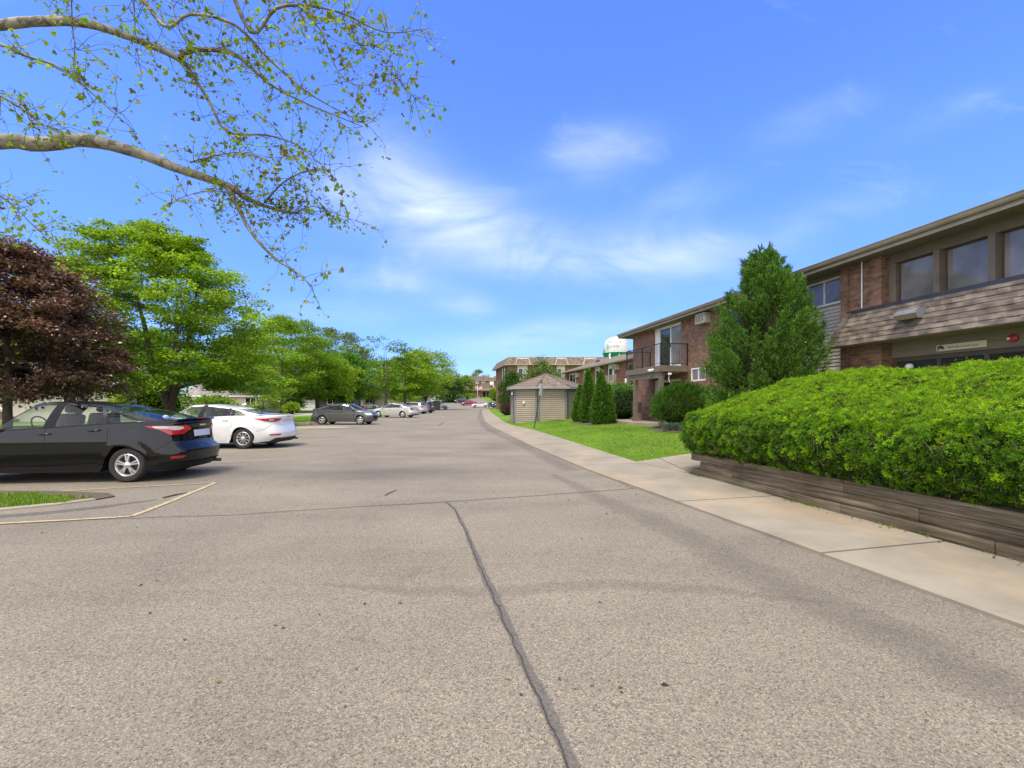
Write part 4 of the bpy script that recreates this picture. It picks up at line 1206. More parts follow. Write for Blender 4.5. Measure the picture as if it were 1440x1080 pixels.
    tk.build('trunk', [MAT['sycamore'], MAT['twig']], root, smooth=True)
    C = np.array([list(c) for c in C]); U = nrm(np.array(U)); N = nrm(np.array(N)); L = np.array(L)
    n = len(C)
    T = pick_tints(rng, n, [(0.18, 0.32, 0.02), (0.23, 0.38, 0.02), (0.26, 0.34, 0.03), (0.26, 0.27, 0.05), (0.16, 0.14, 0.04)], 0.18)
    # lobed leaf: three kites per leaf
    side = nrm(np.cross(N, U))
    V = [kites(C, U, N, L, L * 0.7, 0.1), kites(C, nrm(U * 0.55 + side * 0.8), N, L * 0.75, L * 0.5, 0.1), kites(C, nrm(U * 0.55 - side * 0.8), N, L * 0.75, L * 0.5, 0.1)]
    quads_mesh('crown', np.concatenate(V), MAT['leaf'], root, np.concatenate([T, T, T]))

def build_trees():
    T = make_tree
    T('purple_maple', 'dark purple leaved maple behind the black sedan', 'tree', (-20.4, 18.4), 7.8, 3.85, 1.65, 'broad', 430, 95000, 0.125, PURPLE, 1, leafmat='glossy_leaf', trunk_r=0.16, csize=0.135, flat=0.45)
    T('bright_maple', 'large bright green maple with a wide crown behind the white sedan', 'tree', (-21.0, 27.8), 12.1, 6.6, 2.1, 'broad', 520, 98000, 0.165, LIME + GREEN, 2, trunk_r=0.36, csize=0.105, flat=0.33, skew=(-1.0, 0), forks=3)
    T('street_tree', 'green street maple with a straight dark trunk behind the tail of the white sedan', 'tree', (-33.0, 65.5), 13.6, 7.6, 3.2, 'round', 260, 40000, 0.23, GREEN, 3, trunk_r=0.34, csize=0.135, group='trees across the side street')
    T('street_tree', 'lime green maple with a low crown right behind the grey sedan', 'tree', (-31.6, 74.0), 9.6, 6.4, 2.4, 'round', 240, 38000, 0.23, LIME, 4, trunk_r=0.38, csize=0.135, group='trees across the side street')
    T('street_tree', 'deep green rounded tree to the right of the lime maple behind the grey sedan', 'tree', (-29.6, 80.0), 10.2, 4.6, 2.2, 'round', 110, 17000, 0.3, [(0.06, 0.17, 0.012), (0.08, 0.21, 0.015)], 5, trunk_r=0.3, csize=0.22, group='trees across the side street')
    T('tall_tree', 'tall forked pale green tree with an airy crown, standing highest behind the grey sedan', 'tree', (-37.5, 98), 17.0, 7.8, 4.0, 'spread', 130, 17000, 0.34, OLIVE, 6, trunk_r=0.5, csize=0.17, forks=3, group='trees across the side street')
    T('tall_tree', 'tall green tree filling the gap left of the airy forked one', 'tree', (-46, 92), 17.5, 8.5, 3.0, 'round', 140, 17000, 0.38, GREEN, 7, trunk_r=0.4, csize=0.2, group='trees across the side street')
    T('sparse_tree', 'half bare crooked tree with few leaves on top, behind the silver sedan', 'tree', (-16.6, 60), 10.0, 3.6, 3.4, 'vase', 46, 3400, 0.24, DARK + GREEN, 8, trunk_r=0.26, csize=0.22, forks=2, flat=0.5, group='trees along the lot edge')
    T('locust_tree', 'spreading honey locust with a leaning trunk above the row of parked cars', 'tree', (-17.6, 93), 12.2, 6.3, 3.3, 'spread', 120, 18000, 0.3, LIME, 9, trunk_r=0.36, csize=0.2, forks=2, group='trees along the lot edge')
    T('locust_tree', 'second honey locust just left of the leaning one above the row of parked cars', 'tree', (-20.2, 86), 10.6, 5.2, 2.6, 'spread', 100, 14000, 0.3, GREEN + LIME, 10, trunk_r=0.3, csize=0.2, group='trees along the lot edge')
    T('young_tree', 'small multi stemmed light green tree between the two nearest houses', 'tree', (-28.5, 52), 5.4, 2.8, 0.9, 'round', 60, 7000, 0.18, LIME + GREEN, 12, trunk_r=0.12, forks=3, csize=0.25, group='trees across the side street')
    T('slim_tree', 'narrow yellow green column of leaves behind the roof of the grey sedan', 'tree', (-25.2, 71), 5.2, 0.55, 0.8, 'round', 24, 900, 0.24, LIME, 13, trunk_r=0.07, csize=0.6, flat=1.2, group='trees along the lot edge')
    T('dark_evergreen', 'dark spreading evergreen at the bend of the far driveway', 'tree', (-20.5, 152), 8, 5.5, 0.8, 'broad', 60, 4500, 0.6, DARK, 14, trunk_r=0.3, csize=0.25)
    T('far_tree', 'dense rounded green tree in front of the farthest brick building', 'tree', (-19.8, 196), 9.3, 3.9, 1.5, 'round', 60, 6500, 0.42, GREEN, 15, trunk_r=0.3, csize=0.28, group='far trees')
    T('far_tree', 'green treetop showing above the roof of the farthest brick building', 'tree', (-17.4, 236), 13.0, 5.0, 4, 'round', 50, 5000, 0.5, GREEN, 16, trunk_r=0.4, csize=0.3, group='far trees')
    T('yew_tree', 'round dense dark yew tree left of the shed roof', 'tree', (-0.1, 68), 5.9, 2.25, 0.2, 'broad', 150, 20000, 0.16, DARK + [(0.06, 0.14, 0.02)], 17, trunk_r=0.25, csize=0.26, flat=0.9)
    T('spruce_shrub', 'tall loose twin topped evergreen behind the shed roof', 'tree', (4.3, 66), 7.3, 3.2, 0.6, 'round', 90, 6500, 0.26, OLIVE + DARK, 18, trunk_r=0.2, csize=0.26, flat=0.8, forks=2)
    # mixed greenery between and behind the houses on the left
    protos = []
    spots = [(-52, 96, 1.0, 'mid'), (-34, 112, 0.95, 'mid'), (-29, 120, 0.85, 'lime'), (-40, 128, 1.15, 'mid'), (-47, 120, 1.2, 'dark'), (-62, 100, 1.2, 'mid'), (-33, 140, 1.0, 'lime'), (-52, 140, 1.3, 'mid'),
             (-26.5, 135, 0.8, 'dark'), (-30, 165, 1.1, 'mid'), (-70, 84, 1.25, 'dark'), (-58, 72, 1.0, 'mid'), (-40, 160, 1.2, 'dark'), (-76, 66, 1.2, 'mid'), (-82, 52, 1.1, 'lime'), (-66, 58, 1.15, 'dark'), (-26, 180, 1.0, 'mid'), (-36, 190, 1.2, 'lime'), (-23.5, 104, 0.55, 'lime'), (-90, 40, 1.2, 'mid'), (-62, 40, 0.9, 'mid'), (-72, 30, 1.0, 'dark')]
    names = {'mid': ('garden_tree', 'mid green garden tree among the houses across the side street', GREEN), 'lime': ('lime_tree', 'light green garden tree among the houses across the side street', LIME), 'dark': ('shade_tree', 'dark green garden tree among the houses across the side street', DARK + [(0.06, 0.15, 0.015)])}
    pr = {}
    for i, (x, y, s, k) in enumerate(spots):
        if k not in pr:
            nm, lab, tn = names[k]
            pr[k] = make_tree(nm, lab, 'tree', (x, y), 11.5, 5.6, 2.0, 'round', 95, 9500, 0.36, tn, 40 + len(pr), trunk_r=0.28, csize=0.24, group=lab.replace(' tree ', ' trees '))
            o = pr[k]
        else:
            o = copy_tree(pr[k])
            o.location = (x, y, gz(y) - 0.03)
        o.rotation_euler = (0, 0, i * 1.3)
        o.scale = (s, s, s * (0.95 + 0.1 * (i % 3)))

def build_shrubs():
    B = make_bush
    B('round_shrub', 'rounded mid green shrub in front of the balcony, left of the juniper tree', 'shrub', (6.98, 18.6, H(6.98, 18.6) - 0.05), (1.15, 1.2, 1.75), [(0.045, 0.115, 0.012), (0.065, 0.16, 0.016), (0.085, 0.195, 0.02)], 61, 5200, 0.13, style='spray', lump=0.06, shell=0.82)
    B('dark_shrub', 'dark glossy leaved shrub behind the balcony post', 'shrub', (6.75, 27.6, H(6.75, 27.6) - 0.05), (1.3, 1.1, 1.75), [(0.018, 0.05, 0.012), (0.03, 0.075, 0.015), (0.05, 0.11, 0.02)], 62, 3800, 0.10, lump=0.1)
    B('light_shrub', 'light green shrub showing over the dark glossy one beside the arborvitae', 'shrub', (7.6, 32.5, H(7.6, 32.5) - 0.05), (2.3, 1.5, 2.35), [(0.08, 0.19, 0.02), (0.11, 0.24, 0.02), (0.06, 0.15, 0.02)], 63, 4200, 0.14, lump=0.1)
    B('light_shrub', 'low lime shrub between the arborvitae and the dark glossy shrub', 'shrub', (6.3, 29.9, H(6.3, 29.9) - 0.05), (1.35, 1.0, 1.75), [(0.11, 0.23, 0.02), (0.14, 0.28, 0.02)], 64, 2600, 0.12, lump=0.1)
    B('bright_shrub', 'broad bright green shrub beside the trunk of the wide bright maple', 'shrub', (-26.4, 33.0, 0), (2.7, 2.0, 2.9), LIME, 81, 3600, 0.2, lump=0.14)
    B('bright_shrub', 'leafy green shrub behind the hood of the white sedan', 'shrub', (-26.2, 40.0, 0), (2.0, 1.6, 2.0), GREEN, 82, 2200, 0.2, lump=0.14)
    B('red_shrub', 'purplish red barberry shrub between the yew tree and the shed', 'shrub', (-0.55, 50, gz(50)), (0.75, 0.8, 1.45), [(0.085, 0.045, 0.04), (0.12, 0.06, 0.045), (0.06, 0.035, 0.03)], 65, 1600, 0.12)
    B('blue_ground_shrub', 'low blue grey juniper at the foot of the rounded shrub', 'shrub', (6.2, 17.4, H(6.2, 17.4)), (0.42, 0.35, 0.26), [(0.10, 0.16, 0.13), (0.14, 0.20, 0.17)], 66, 900, 0.08, style='spray', core=False)
    B('lawn_shrub', 'small clipped yellow green shrub on the lawn across the street behind the white sedan', 'shrub', (-27.8, 57.5, 0), (1.05, 0.9, 1.5), LIME, 67, 1500, 0.16)
    B('street_shrub', 'dark rounded shrub across the street behind the grey sedan roof', 'shrub', (-25.8, 67, 0), (0.9, 0.9, 1.2), DARK, 68, 1200, 0.16, group='dark shrubs across the street')
    B('street_shrub', 'dark rounded shrub across the street, above the hood of the grey sedan', 'shrub', (-24.2, 68.5, 0), (1.1, 0.9, 1.15), DARK, 69, 1200, 0.16, group='dark shrubs across the street')
    B('house_shrub', 'dark evergreen shrub against the low brown house', 'shrub', (-39, 81, 0), (2.1, 1.4, 2.6), DARK, 70, 1800, 0.25)
    B('bend_shrub', 'lime green clipped shrub at the far bend of the driveway', 'shrub', (-17.2, 168, gz(168)), (2.2, 1.6, 2.3), LIME, 71, 1200, 0.3)
    for k, (px, Y, r, h, lab) in enumerate(((693.5, 165, 1.6, 4.6, 'narrow green shrub beside the tall brick wall at the far entrance'), (698, 152, 1.7, 4.2, 'broad green shrub beside the tall brick wall at the far entrance'))):
        B('far_shrub', lab, 'shrub', (at(px, Y), Y, gz(Y)), (r, r, h), GREEN, 72 + k, 1100, 0.3, group='shrubs at the far entrance')
    B('far_shrub', 'low wide shrub in front of the farthest brick building', 'shrub', (at(659, 190), 190, gz(190)), (3.2, 1.5, 1.9), GREEN, 75, 1100, 0.35)
# ------------------------------------------------------------------ cars
class Car:
    """lofted car: x forward, origin on the ground under the middle of the wheelbase"""
    def __init__(s, **k):
        s.__dict__.update(dict(W=0.90, wb=2.65, ro=1.0, fo=0.90, wr=0.32, sill=0.21, H=1.47, Lf=0.62, Lr=0.50, nf=2.2, nr=2.5,
            sh=[(-9, 1.08), (-1.2, 1.08), (0.2, 0.98), (1.0, 0.95), (1.6, 0.86), (2.2, 0.70)],
            rear=[(0.2, 0.10), (0.34, 0.02), (0.5, 0.0), (0.62, 0.03), (0.70, 0.13), (0.95, 0.15), (1.2, 0.12)],
            front=[(0.2, 0.08), (0.4, 0.0), (0.6, 0.02), (0.75, 0.12), (0.9, 0.25)],
            prof=[(0.18, 0.925), (0.32, 0.955), (0.5, 0.985), (0.64, 0.99), (0.74, 1.0), (0.9, 0.985), (1.05, 0.955), (1.2, 0.92)],
            arch=0.05, rail=None, gh=None, suv=False))
        s.__dict__.update(k)
        s.xr = -s.wb / 2 - s.ro; s.xf = s.wb / 2 + s.fo
        s.ax = (-s.wb / 2, s.wb / 2)
    def Wz(s, z): return s.W * interp(s.prof, z)
    def XR(s, z): return s.xr + interp(s.rear, z)
    def XF(s, z): return s.xf - interp(s.front, z)
    def zs(s, x): return interp(s.sh, x)
    def taper(s, x):
        u = x / (s.xf if x > 0 else -s.xr)
        return 1 - 0.035 * u * u if x > 0 else 1 - 0.025 * u * u
    def zb(s, x):
        for a in s.ax:
            ra = s.wr + s.arch
            if abs(x - a) < ra: return max(s.sill, s.wr + math.sqrt(ra * ra - (x - a) ** 2) - 0.01)
        return s.sill + (0.05 * min(1, max(0, (s.ax[0] - s.wr - 0.1 - x) / 0.4)) if x < s.ax[0] else 0)
    def S(s, u, z):
        """u -1..0 front corner, 0..1 side from front to rear, 1..2 rear corner"""
        if u < 0:
            a = -u * PI / 2
            xf = s.XF(z); x0 = xf - s.Lf
            x = x0 + s.Lf * math.sin(a) ** (2 / s.nf); y = s.Wz(z) * s.taper(x0) * math.cos(a) ** (2 / s.nf)
        elif u > 1:
            a = (u - 1) * PI / 2
            xr = s.XR(z); x0 = xr + s.Lr
            x = x0 - s.Lr * math.sin(a) ** (2 / s.nr); y = s.Wz(z) * s.taper(x0) * math.cos(a) ** (2 / s.nr)
        else:
            x = s.XF(z) - s.Lf + (s.XR(z) + s.Lr - s.XF(z) + s.Lf) * u
            y = s.Wz(z) * s.taper(x)
        return Vector((x, y, z))
    def at_x(s, x, z):
        """side point at a given x"""
        xa, xb = s.XF(z) - s.Lf, s.XR(z) + s.Lr
        if x > xa:
            v = ((x - xa) / s.Lf); v = min(1, max(0, v))
            return s.S(-math.asin(v ** (s.nf / 2)) * 2 / PI, z)
        if x < xb:
            v = ((xb - x) / s.Lr); v = min(1, max(0, v))
            return s.S(1 + math.asin(v ** (s.nr / 2)) * 2 / PI, z)
        return s.S((x - xa) / (xb - xa), z)
    def u_of(s, x, z):
        xa, xb = s.XF(z) - s.Lf, s.XR(z) + s.Lr
        if x > xa: return -math.asin(min(1, (x - xa) / s.Lf) ** (s.nf / 2)) * 2 / PI
        if x < xb: return 1 + math.asin(min(1, (xb - x) / s.Lr) ** (s.nr / 2)) * 2 / PI
        return (x - xa) / (xb - xa)
    def normal(s, u, z):
        e = 0.004
        a = s.S(min(2, u + e), z) - s.S(max(-1, u - e), z); b = s.S(u, z + 0.004) - s.S(u, z - 0.004)
        n = b.cross(a)
        if n.length < 1e-9: return Vector((-1 if u > 1 else 1, 0, 0))
        n.normalize()
        return n if n.y > -0.2 and (n.y > 0 or (n.x < 0) == (u > 1)) else -n
    def patch(s, zrows, ul, ur, off=0.004, n=8, sides=(1, -1), mb=None, inx=False):
        """ruled patch on the body skin: for each z the patch runs from ul to ur; each may be given in x"""
        mb = mb or MB()
        for sd in sides:
            vs = []
            for z, a, b in zip(zrows, ul, ur):
                if inx: a, b = s.u_of(a, z), s.u_of(b, z)
                for k in range(n + 1):
                    u = a + (b - a) * k / n
                    p = s.S(u, z) + s.normal(u, z) * off
                    vs.append((p.x, p.y * sd, p.z))
            w = n + 1
            fs = [(i * w + k, i * w + k + 1, (i + 1) * w + k + 1, (i + 1) * w + k) for i in range(len(zrows) - 1) for k in range(n)]
            if sd < 0: fs = [f[::-1] for f in fs]
            mb.add(vs, fs)
        return mb
    def seam(s, pts, w=0.007, off=0.002, mb=None, sides=(1, -1)):
        """thin dark gap along (x, z) points on the side"""
        mb = mb or MB()
        P = []
        for (x0, z0), (x1, z1) in zip(pts[:-1], pts[1:]):
            for k in range(6): P.append((x0 + (x1 - x0) * k / 6, z0 + (z1 - z0) * k / 6))
        P.append(pts[-1])
        for sd in sides:
            vs = []
            for i, (x, z) in enumerate(P):
                a, b = P[max(0, i - 1)], P[min(len(P) - 1, i + 1)]
                dx, dz = b[0] - a[0], b[1] - a[1]; l = math.hypot(dx, dz) or 1
                nx, nz = -dz / l * w / 2, dx / l * w / 2
                for q in (1, -1):
                    xx, zz = x + nx * q, z + nz * q
                    u = s.u_of(xx, zz); p = s.S(u, zz) + s.normal(u, zz) * off
                    vs.append((p.x, p.y * sd, p.z))
            mb.add(vs, [(2 * i, 2 * i + 1, 2 * i + 3, 2 * i + 2) for i in range(len(P) - 1)])
        return mb
    def body(s):
        us = [-1 + i / 9 for i in range(9)]
        xa, xb = s.XF(0.5) - s.Lf, s.XR(0.5) + s.Lr
        xs = set()
        x = xa
        while x > xb: xs.add(round(x, 3)); x -= 0.09
        for a in s.ax:
            ra = s.wr + s.arch
            for q in np.linspace(-1, 1, 17): xs.add(round(a + ra * math.sin(q * PI / 2) * 0.9999, 4))
        xs = [x for x in sorted(xs, reverse=True) if xb + 0.01 < x < xa - 0.01]
        us += [s.u_of(x, 0.5) for x in [xa - 0.001] + xs] + [1 + i / 9 for i in range(10)]
        cols = []
        for u in us:
            x0 = s.S(u, 0.5).x
            zb, zt = s.zb(x0), s.zs(x0)
            col = []
            p = s.S(u, zb)
            inn = 0.30 if any(abs(x0 - a) < s.wr + s.arch for a in s.ax) else 0.10
            col.append((p.x, max(0, p.y - inn), zb)); col.append((p.x, max(0, p.y - 0.025), zb))
            for t in (0, 0.05, 0.14, 0.26, 0.38, 0.50, 0.60, 0.68, 0.74, 0.80, 0.88, 0.95, 1.0):
                z = zb + (zt - zb) * t
                q = s.S(u, z)
                yy = q.y
                for a in s.ax:      # flared arches
                    dd = math.hypot(x0 - a, (z - s.wr)) - s.wr - s.arch
                    if -0.01 < dd < 0.12: yy += 0.016 * (1 - abs(dd) / 0.12) * (q.y / s.W)
                col.append((q.x, yy, z))
            q = s.S(u, zt)
            cr = 0.075 if x0 > s.cowl else (0.03 if x0 < s.deck else 0.0)
            for k, e in ((0.975, 0.35), (0.93, 0.62), (0.85, 0.78), (0.6, 0.92), (0.3, 0.98), (0, 1.0)):
                col.append((q.x, q.y * k, zt + cr * e))
            cols.append(col)
        mb = MB()
        m = len(cols[0])
        for sd in (1, -1):
            vs = [(p[0], p[1] * sd, p[2]) for c in cols for p in c]
            fs = []
            ms = []
            for i in range(len(cols) - 1):
                xm = (cols[i][5][0] + cols[i + 1][5][0]) / 2
                for k in range(m - 1):
                    f = (i * m + k, (i + 1) * m + k, (i + 1) * m + k + 1, i * m + k + 1)
                    fs.append(f if sd > 0 else f[::-1])
                    inside = s.deck < xm < s.cowl and k >= 15
                    ms.append(1 if inside else (2 if k == 0 else 0))
            o = len(mb.v); mb.v.extend(vs)
            for f, mm in zip(fs, ms): mb.f.append([j + o for j in f]); mb.m.append(mm)
        return mb

WHEELS = {}
def wheel(kind, r, w, parent, loc, out):
    """wheel > tyre, rim; out = +1 when the outer face looks to +y"""
    key = (kind, r)
    if key not in WHEELS:
        ty = MB()
        rr = r * (0.665 if kind != 'steel' else 0.62)
        ty.lathe([(rr, -w / 2 + 0.02), (rr + 0.012, -w / 2), (r - 0.035, -w / 2 - 0.004), (r - 0.008, -w / 2 + 0.02), (r, -w / 2 + 0.05), (r, w / 2 - 0.05), (r - 0.008, w / 2 - 0.02), (r - 0.035, w / 2 + 0.004), (rr + 0.012, w / 2), (rr, w / 2 - 0.02)], 40, 'y')
        rm = MB()
        rm.lathe([(rr + 0.002, w / 2 - 0.015), (rr - 0.014, w / 2 - 0.004), (rr - 0.03, w / 2 - 0.022), (rr - 0.04, w / 2 - 0.06), (rr - 0.04, -w / 2 + 0.02)], 40, 'y', m=0)
        rm.lathe([(rr - 0.03, w / 2 - 0.095), (0.0, w / 2 - 0.095)], 32, 'y', m=1)
        rm.lathe([(0.16 * r / .32, w / 2 - 0.09), (0.15 * r / .32, w / 2 - 0.08), (0.0, w / 2 - 0.08)], 24, 'y', m=2)
        rm.lathe([(0.062, w / 2 - 0.06), (0.060, w / 2 - 0.012), (0.045, w / 2 - 0.002), (0.0, w / 2 + 0.002)], 20, 'y', m=0)
        def spoke(a, w0, w1, depth=0.03, skew=0.0, r0=0.035, m=0):
            r1 = rr - 0.016
            vs = []
            for q, ww, zz in ((r0, w0, w / 2 - 0.014), (r0 + (r1 - r0) * 0.55, (w0 + w1) / 2, w / 2 - 0.010), (r1, w1, w / 2 - 0.016)):
                sh = skew * (q - r0) / (r1 - r0)
                ca, sa = math.cos(a + sh), math.sin(a + sh)
                for side, dy in ((-1, -depth), (-0.62, 0), (0.62, 0), (1, -depth)):
                    x = q * ca - side * ww / 2 * sa; zc = q * sa + side * ww / 2 * ca
                    vs.append((x, zz + dy, zc))
            fs = []
            for i in range(2):
                for k in range(3): fs.append((i * 4 + k, i * 4 + k + 1, (i + 1) * 4 + k + 1, (i + 1) * 4 + k))
            rm.add(vs, fs, m)
        if kind == 'five_double':
            for k in range(5):
                a = PI / 2 + k * 2 * PI / 5
                for d in (-0.15, 0.15): spoke(a + d, 0.036, 0.036)
        elif kind == 'ten':
            for k in range(5):
                a = PI / 2 + k * 2 * PI / 5
                spoke(a, 0.022, 0.034); spoke(a + PI / 5, 0.022, 0.034)
        elif kind == 'steel':
            rm.lathe([(rr - 0.02, w / 2 - 0.02), (rr * 0.75, w / 2 - 0.008), (rr * 0.3, w / 2 + 0.004)], 30, 'y', m=0)
            for k in range(6):
                a = k * PI / 3
                rm.ellipsoid((math.cos(a) * rr * 0.66, w / 2 - 0.006, math.sin(a) * rr * 0.66), (0.033, 0.012, 0.033), 8, 5, 1)
        else:
            for k in range(6 if kind == 'six' else 5): spoke(PI / 2 + k * 2 * PI / (6 if kind == 'six' else 5), 0.08, 0.075)
        for k in range(5):
            a = PI / 2 + (k + 0.5) * 2 * PI / 5
            rm.ellipsoid((0.048 * math.cos(a), w / 2 - 0.012, 0.048 * math.sin(a)), (0.009, 0.01, 0.009), 6, 4, 1)
        a = ty.build('tyre', MAT['tyre'], None, auto=35)
        b = rm.build('rim', [MAT['alloy'], MAT['alloy_dark'], MAT['alloy_dark']], None, auto=30, fixn=False)
        WHEELS[key] = (a.data, b.data)
        bpy.data.objects.remove(a); bpy.data.objects.remove(b)
    e = link('wheel', None, parent)
    e.location = loc
    e.rotation_euler = (0, 0, 0 if out > 0 else PI)
    e.empty_display_size = 0.1
    link('tyre', WHEELS[key][0], e); link('rim', WHEELS[key][1], e)
    return e

def greenhouse(c, cols, H, root, paint, glass, bulge=0.03, crown=0.03, detail=True, roof_black=False, dark_pillars=True):
    """cols: list of (xb, yb, zb, xr, yr, zr, tag of the panel that follows)"""
    fine = []
    for (a, b) in zip(cols[:-1], cols[1:]):
        n = max(1, int(abs(a[3] - b[3]) / 0.12), int(abs(a[0] - b[0]) / 0.3)) if a[6] in ('side', 'rear_side', 'quarter', 'pillar_long') else 2 if a[6] in ('windscreen', 'rear') else 1
        for k in range(n):
            t = k / n
            fine.append([a[i] + (b[i] - a[i]) * t for i in range(6)] + [a[6]])
    fine.append(list(cols[-1][:6]) + [None])
    ss = (0.0, 0.05, 0.28, 0.5, 0.72, 0.90, 0.96, 1.0)
    def pt(f, s_):
        p = Vector(f[0:3]).lerp(Vector(f[3:6]), s_)
        b = bulge * 4 * s_ * (1 - s_)
        d = Vector((0, 1, 0)) if f[1] > 0.5 else Vector((1 if f[0] > 0 else -1, 0, 0)) * 0.7 + Vector((0, 0.2 if f[1] > 0 else 0, 0.5))
        return p + d * b
    parts = {}
    def add(key, mb_vs):
        parts.setdefault(key, MB()).add(mb_vs, [(0, 1, 2, 3)])
    for sd in (1, -1):
        for a, b in zip(fine[:-1], fine[1:]):
            for k in range(len(ss) - 1):
                q = [pt(a, ss[k]), pt(a, ss[k + 1]), pt(b, ss[k + 1]), pt(b, ss[k])]
                q = [Vector((p.x, p.y * sd, p.z)) for p in q]
                if sd > 0: q = q[::-1]
                tg = a[6]
                isg = tg in ('windscreen', 'rear', 'side', 'rear_side', 'quarter') and 1 <= k <= (5 if tg in ('windscreen', 'rear') else 4)
                if isg:
                    add((tg, sd if tg in ('side', 'rear_side', 'quarter') else 0), q)
                elif tg == 'bpillar' and dark_pillars: add(('trim', round(a[0] * 100) * sd + (0.5 if sd > 0 else 0)), q)
                else: add(('roof', 0), q)
    # roof cap
    m = MB()
    ks = (1, 0.85, 0.6, 0.3, 0)
    for sd in (1, -1):
        vs = [(f[3], f[4] * k * sd, f[5] + crown * (1 - k * k)) for f in fine for k in ks]
        w = len(ks)
        fs = [(i * w + k, (i + 1) * w + k, (i + 1) * w + k + 1, i * w + k + 1) for i in range(len(fine) - 1) for k in range(w - 1)]
        parts[('roof', 0)].add(vs, fs if sd > 0 else [f[::-1] for f in fs])
    nm = {'windscreen': 'windscreen', 'rear': 'rear_window', 'side': 'front_window', 'rear_side': 'rear_side_window', 'quarter': 'quarter_window', 'roof': 'roof', 'trim': 'door_pillar'}
    for (tg, sd), mb in parts.items():
        mat = glass if tg not in ('roof', 'trim') else (paint if tg == 'roof' else MAT['car_plastic'])
        mb.build(nm[tg], mat, root, smooth=True, weld=True, auto=40, fixn=False)

def sedan_cols(c, A, B, Cq):
    """A: dict of greenhouse numbers"""
    W = c.W
    zr = lambda x: A['H'] - 0.055 - A.get('drop', 0.10) * ((x - A['peak']) / 0.85) ** 2
    col = []
    zb = lambda x: c.zs(x) - 0.004
    def add(xb, yb, xr, yr, tg, zb_=None, dz=0.0):
        col.append((xb, yb * W, (zb_ if zb_ is not None else zb(xb)), xr, yr * W, zr(xr) + dz, tg))
    x0, r0 = A['ws_base'], A['ws_top']
    hz = c.zs(x0) + 0.035
    add(x0 + 0.10, 0.0, r0 + 0.08, 0.0, 'windscreen', hz + 0.03, 0.03)
    add(x0 + 0.03, 0.42, r0 + 0.05, 0.36, 'windscreen', hz + 0.02, 0.022)
    add(x0 - 0.16, 0.74, r0 - 0.03, 0.60, 'pillar', c.zs(x0 - 0.16) + 0.01, 0.005)
    add(x0 - 0.27, 0.865, r0 - 0.11, 0.655, 'side')
    add(A['b0'], 0.90, A['b0r'], 0.68, 'bpillar')
    add(A['b1'], 0.90, A['b1r'], 0.68, 'rear_side')
    add(A['c0'], 0.885, A['c0r'], 0.665, 'bpillar')
    if Cq:
        add(A['c0'] - 0.07, 0.88, A['c0r'] - 0.06, 0.66, 'quarter')
        add(A['q1'], 0.86, A['q1r'], 0.645, 'pillar')
    add(A['rw'] + 0.14, 0.74, A['rt'] + 0.02, 0.60, 'rear', c.zs(A['rw']) + 0.02, 0.006)
    add(A['rw'] + 0.03, 0.42, A['rt'] - 0.04, 0.36, 'rear', c.zs(A['rw']) + 0.035, 0.02)
    add(A['rw'], 0.0, A['rt'] - 0.06, 0.0, None, c.zs(A['rw']) + 0.04, 0.028)
    return col

def seats(root, x_front, x_rear, zb, H):
    for y in (-0.38, 0.38):
        mb = MB()
        mb.rbox(-0.10, 0.10, -0.24, 0.24, 0, H - zb - 0.27, 0.06, M=Matrix.Translation((x_front, y, zb)) @ Matrix.Rotation(-0.2, 4, 'Y'))
        mb.rbox(-0.06, 0.06, -0.14, 0.14, H - zb - 0.25, H - zb - 0.10, 0.05, M=Matrix.Translation((x_front, y, zb)) @ Matrix.Rotation(-0.2, 4, 'Y'))
        mb.build('seat', MAT['seat_grey'], root, auto=50)
    mb = MB()
    for y in (-0.4, 0.4): mb.rbox(-0.05, 0.05, -0.13, 0.13, 0, 0.15, 0.04, M=Matrix.Translation((x_rear, y, zb + 0.04)))
    mb.rbox(-0.1, 0.1, -0.6, 0.6, -0.1, 0.05, 0.04, M=Matrix.Translation((x_rear, 0, zb)))
    mb.build('rear_seat', MAT['seat_grey'], root, auto=50)

def mirror(c, x, z, root, paint):
    for sd in (1, -1):
        mb = MB()
        y = c.at_x(x, z - 0.05).y
        mb.ellipsoid((x - 0.01, (y + 0.10) * sd, z + 0.03), (0.075, 0.105, 0.07), 12, 8)
        mb.tube([(x, (y - 0.06) * sd, z - 0.01), (x, (y + 0.05) * sd, z + 0.01)], 0.022, 6)
        mb.build('wing_mirror', paint, root, smooth=True)

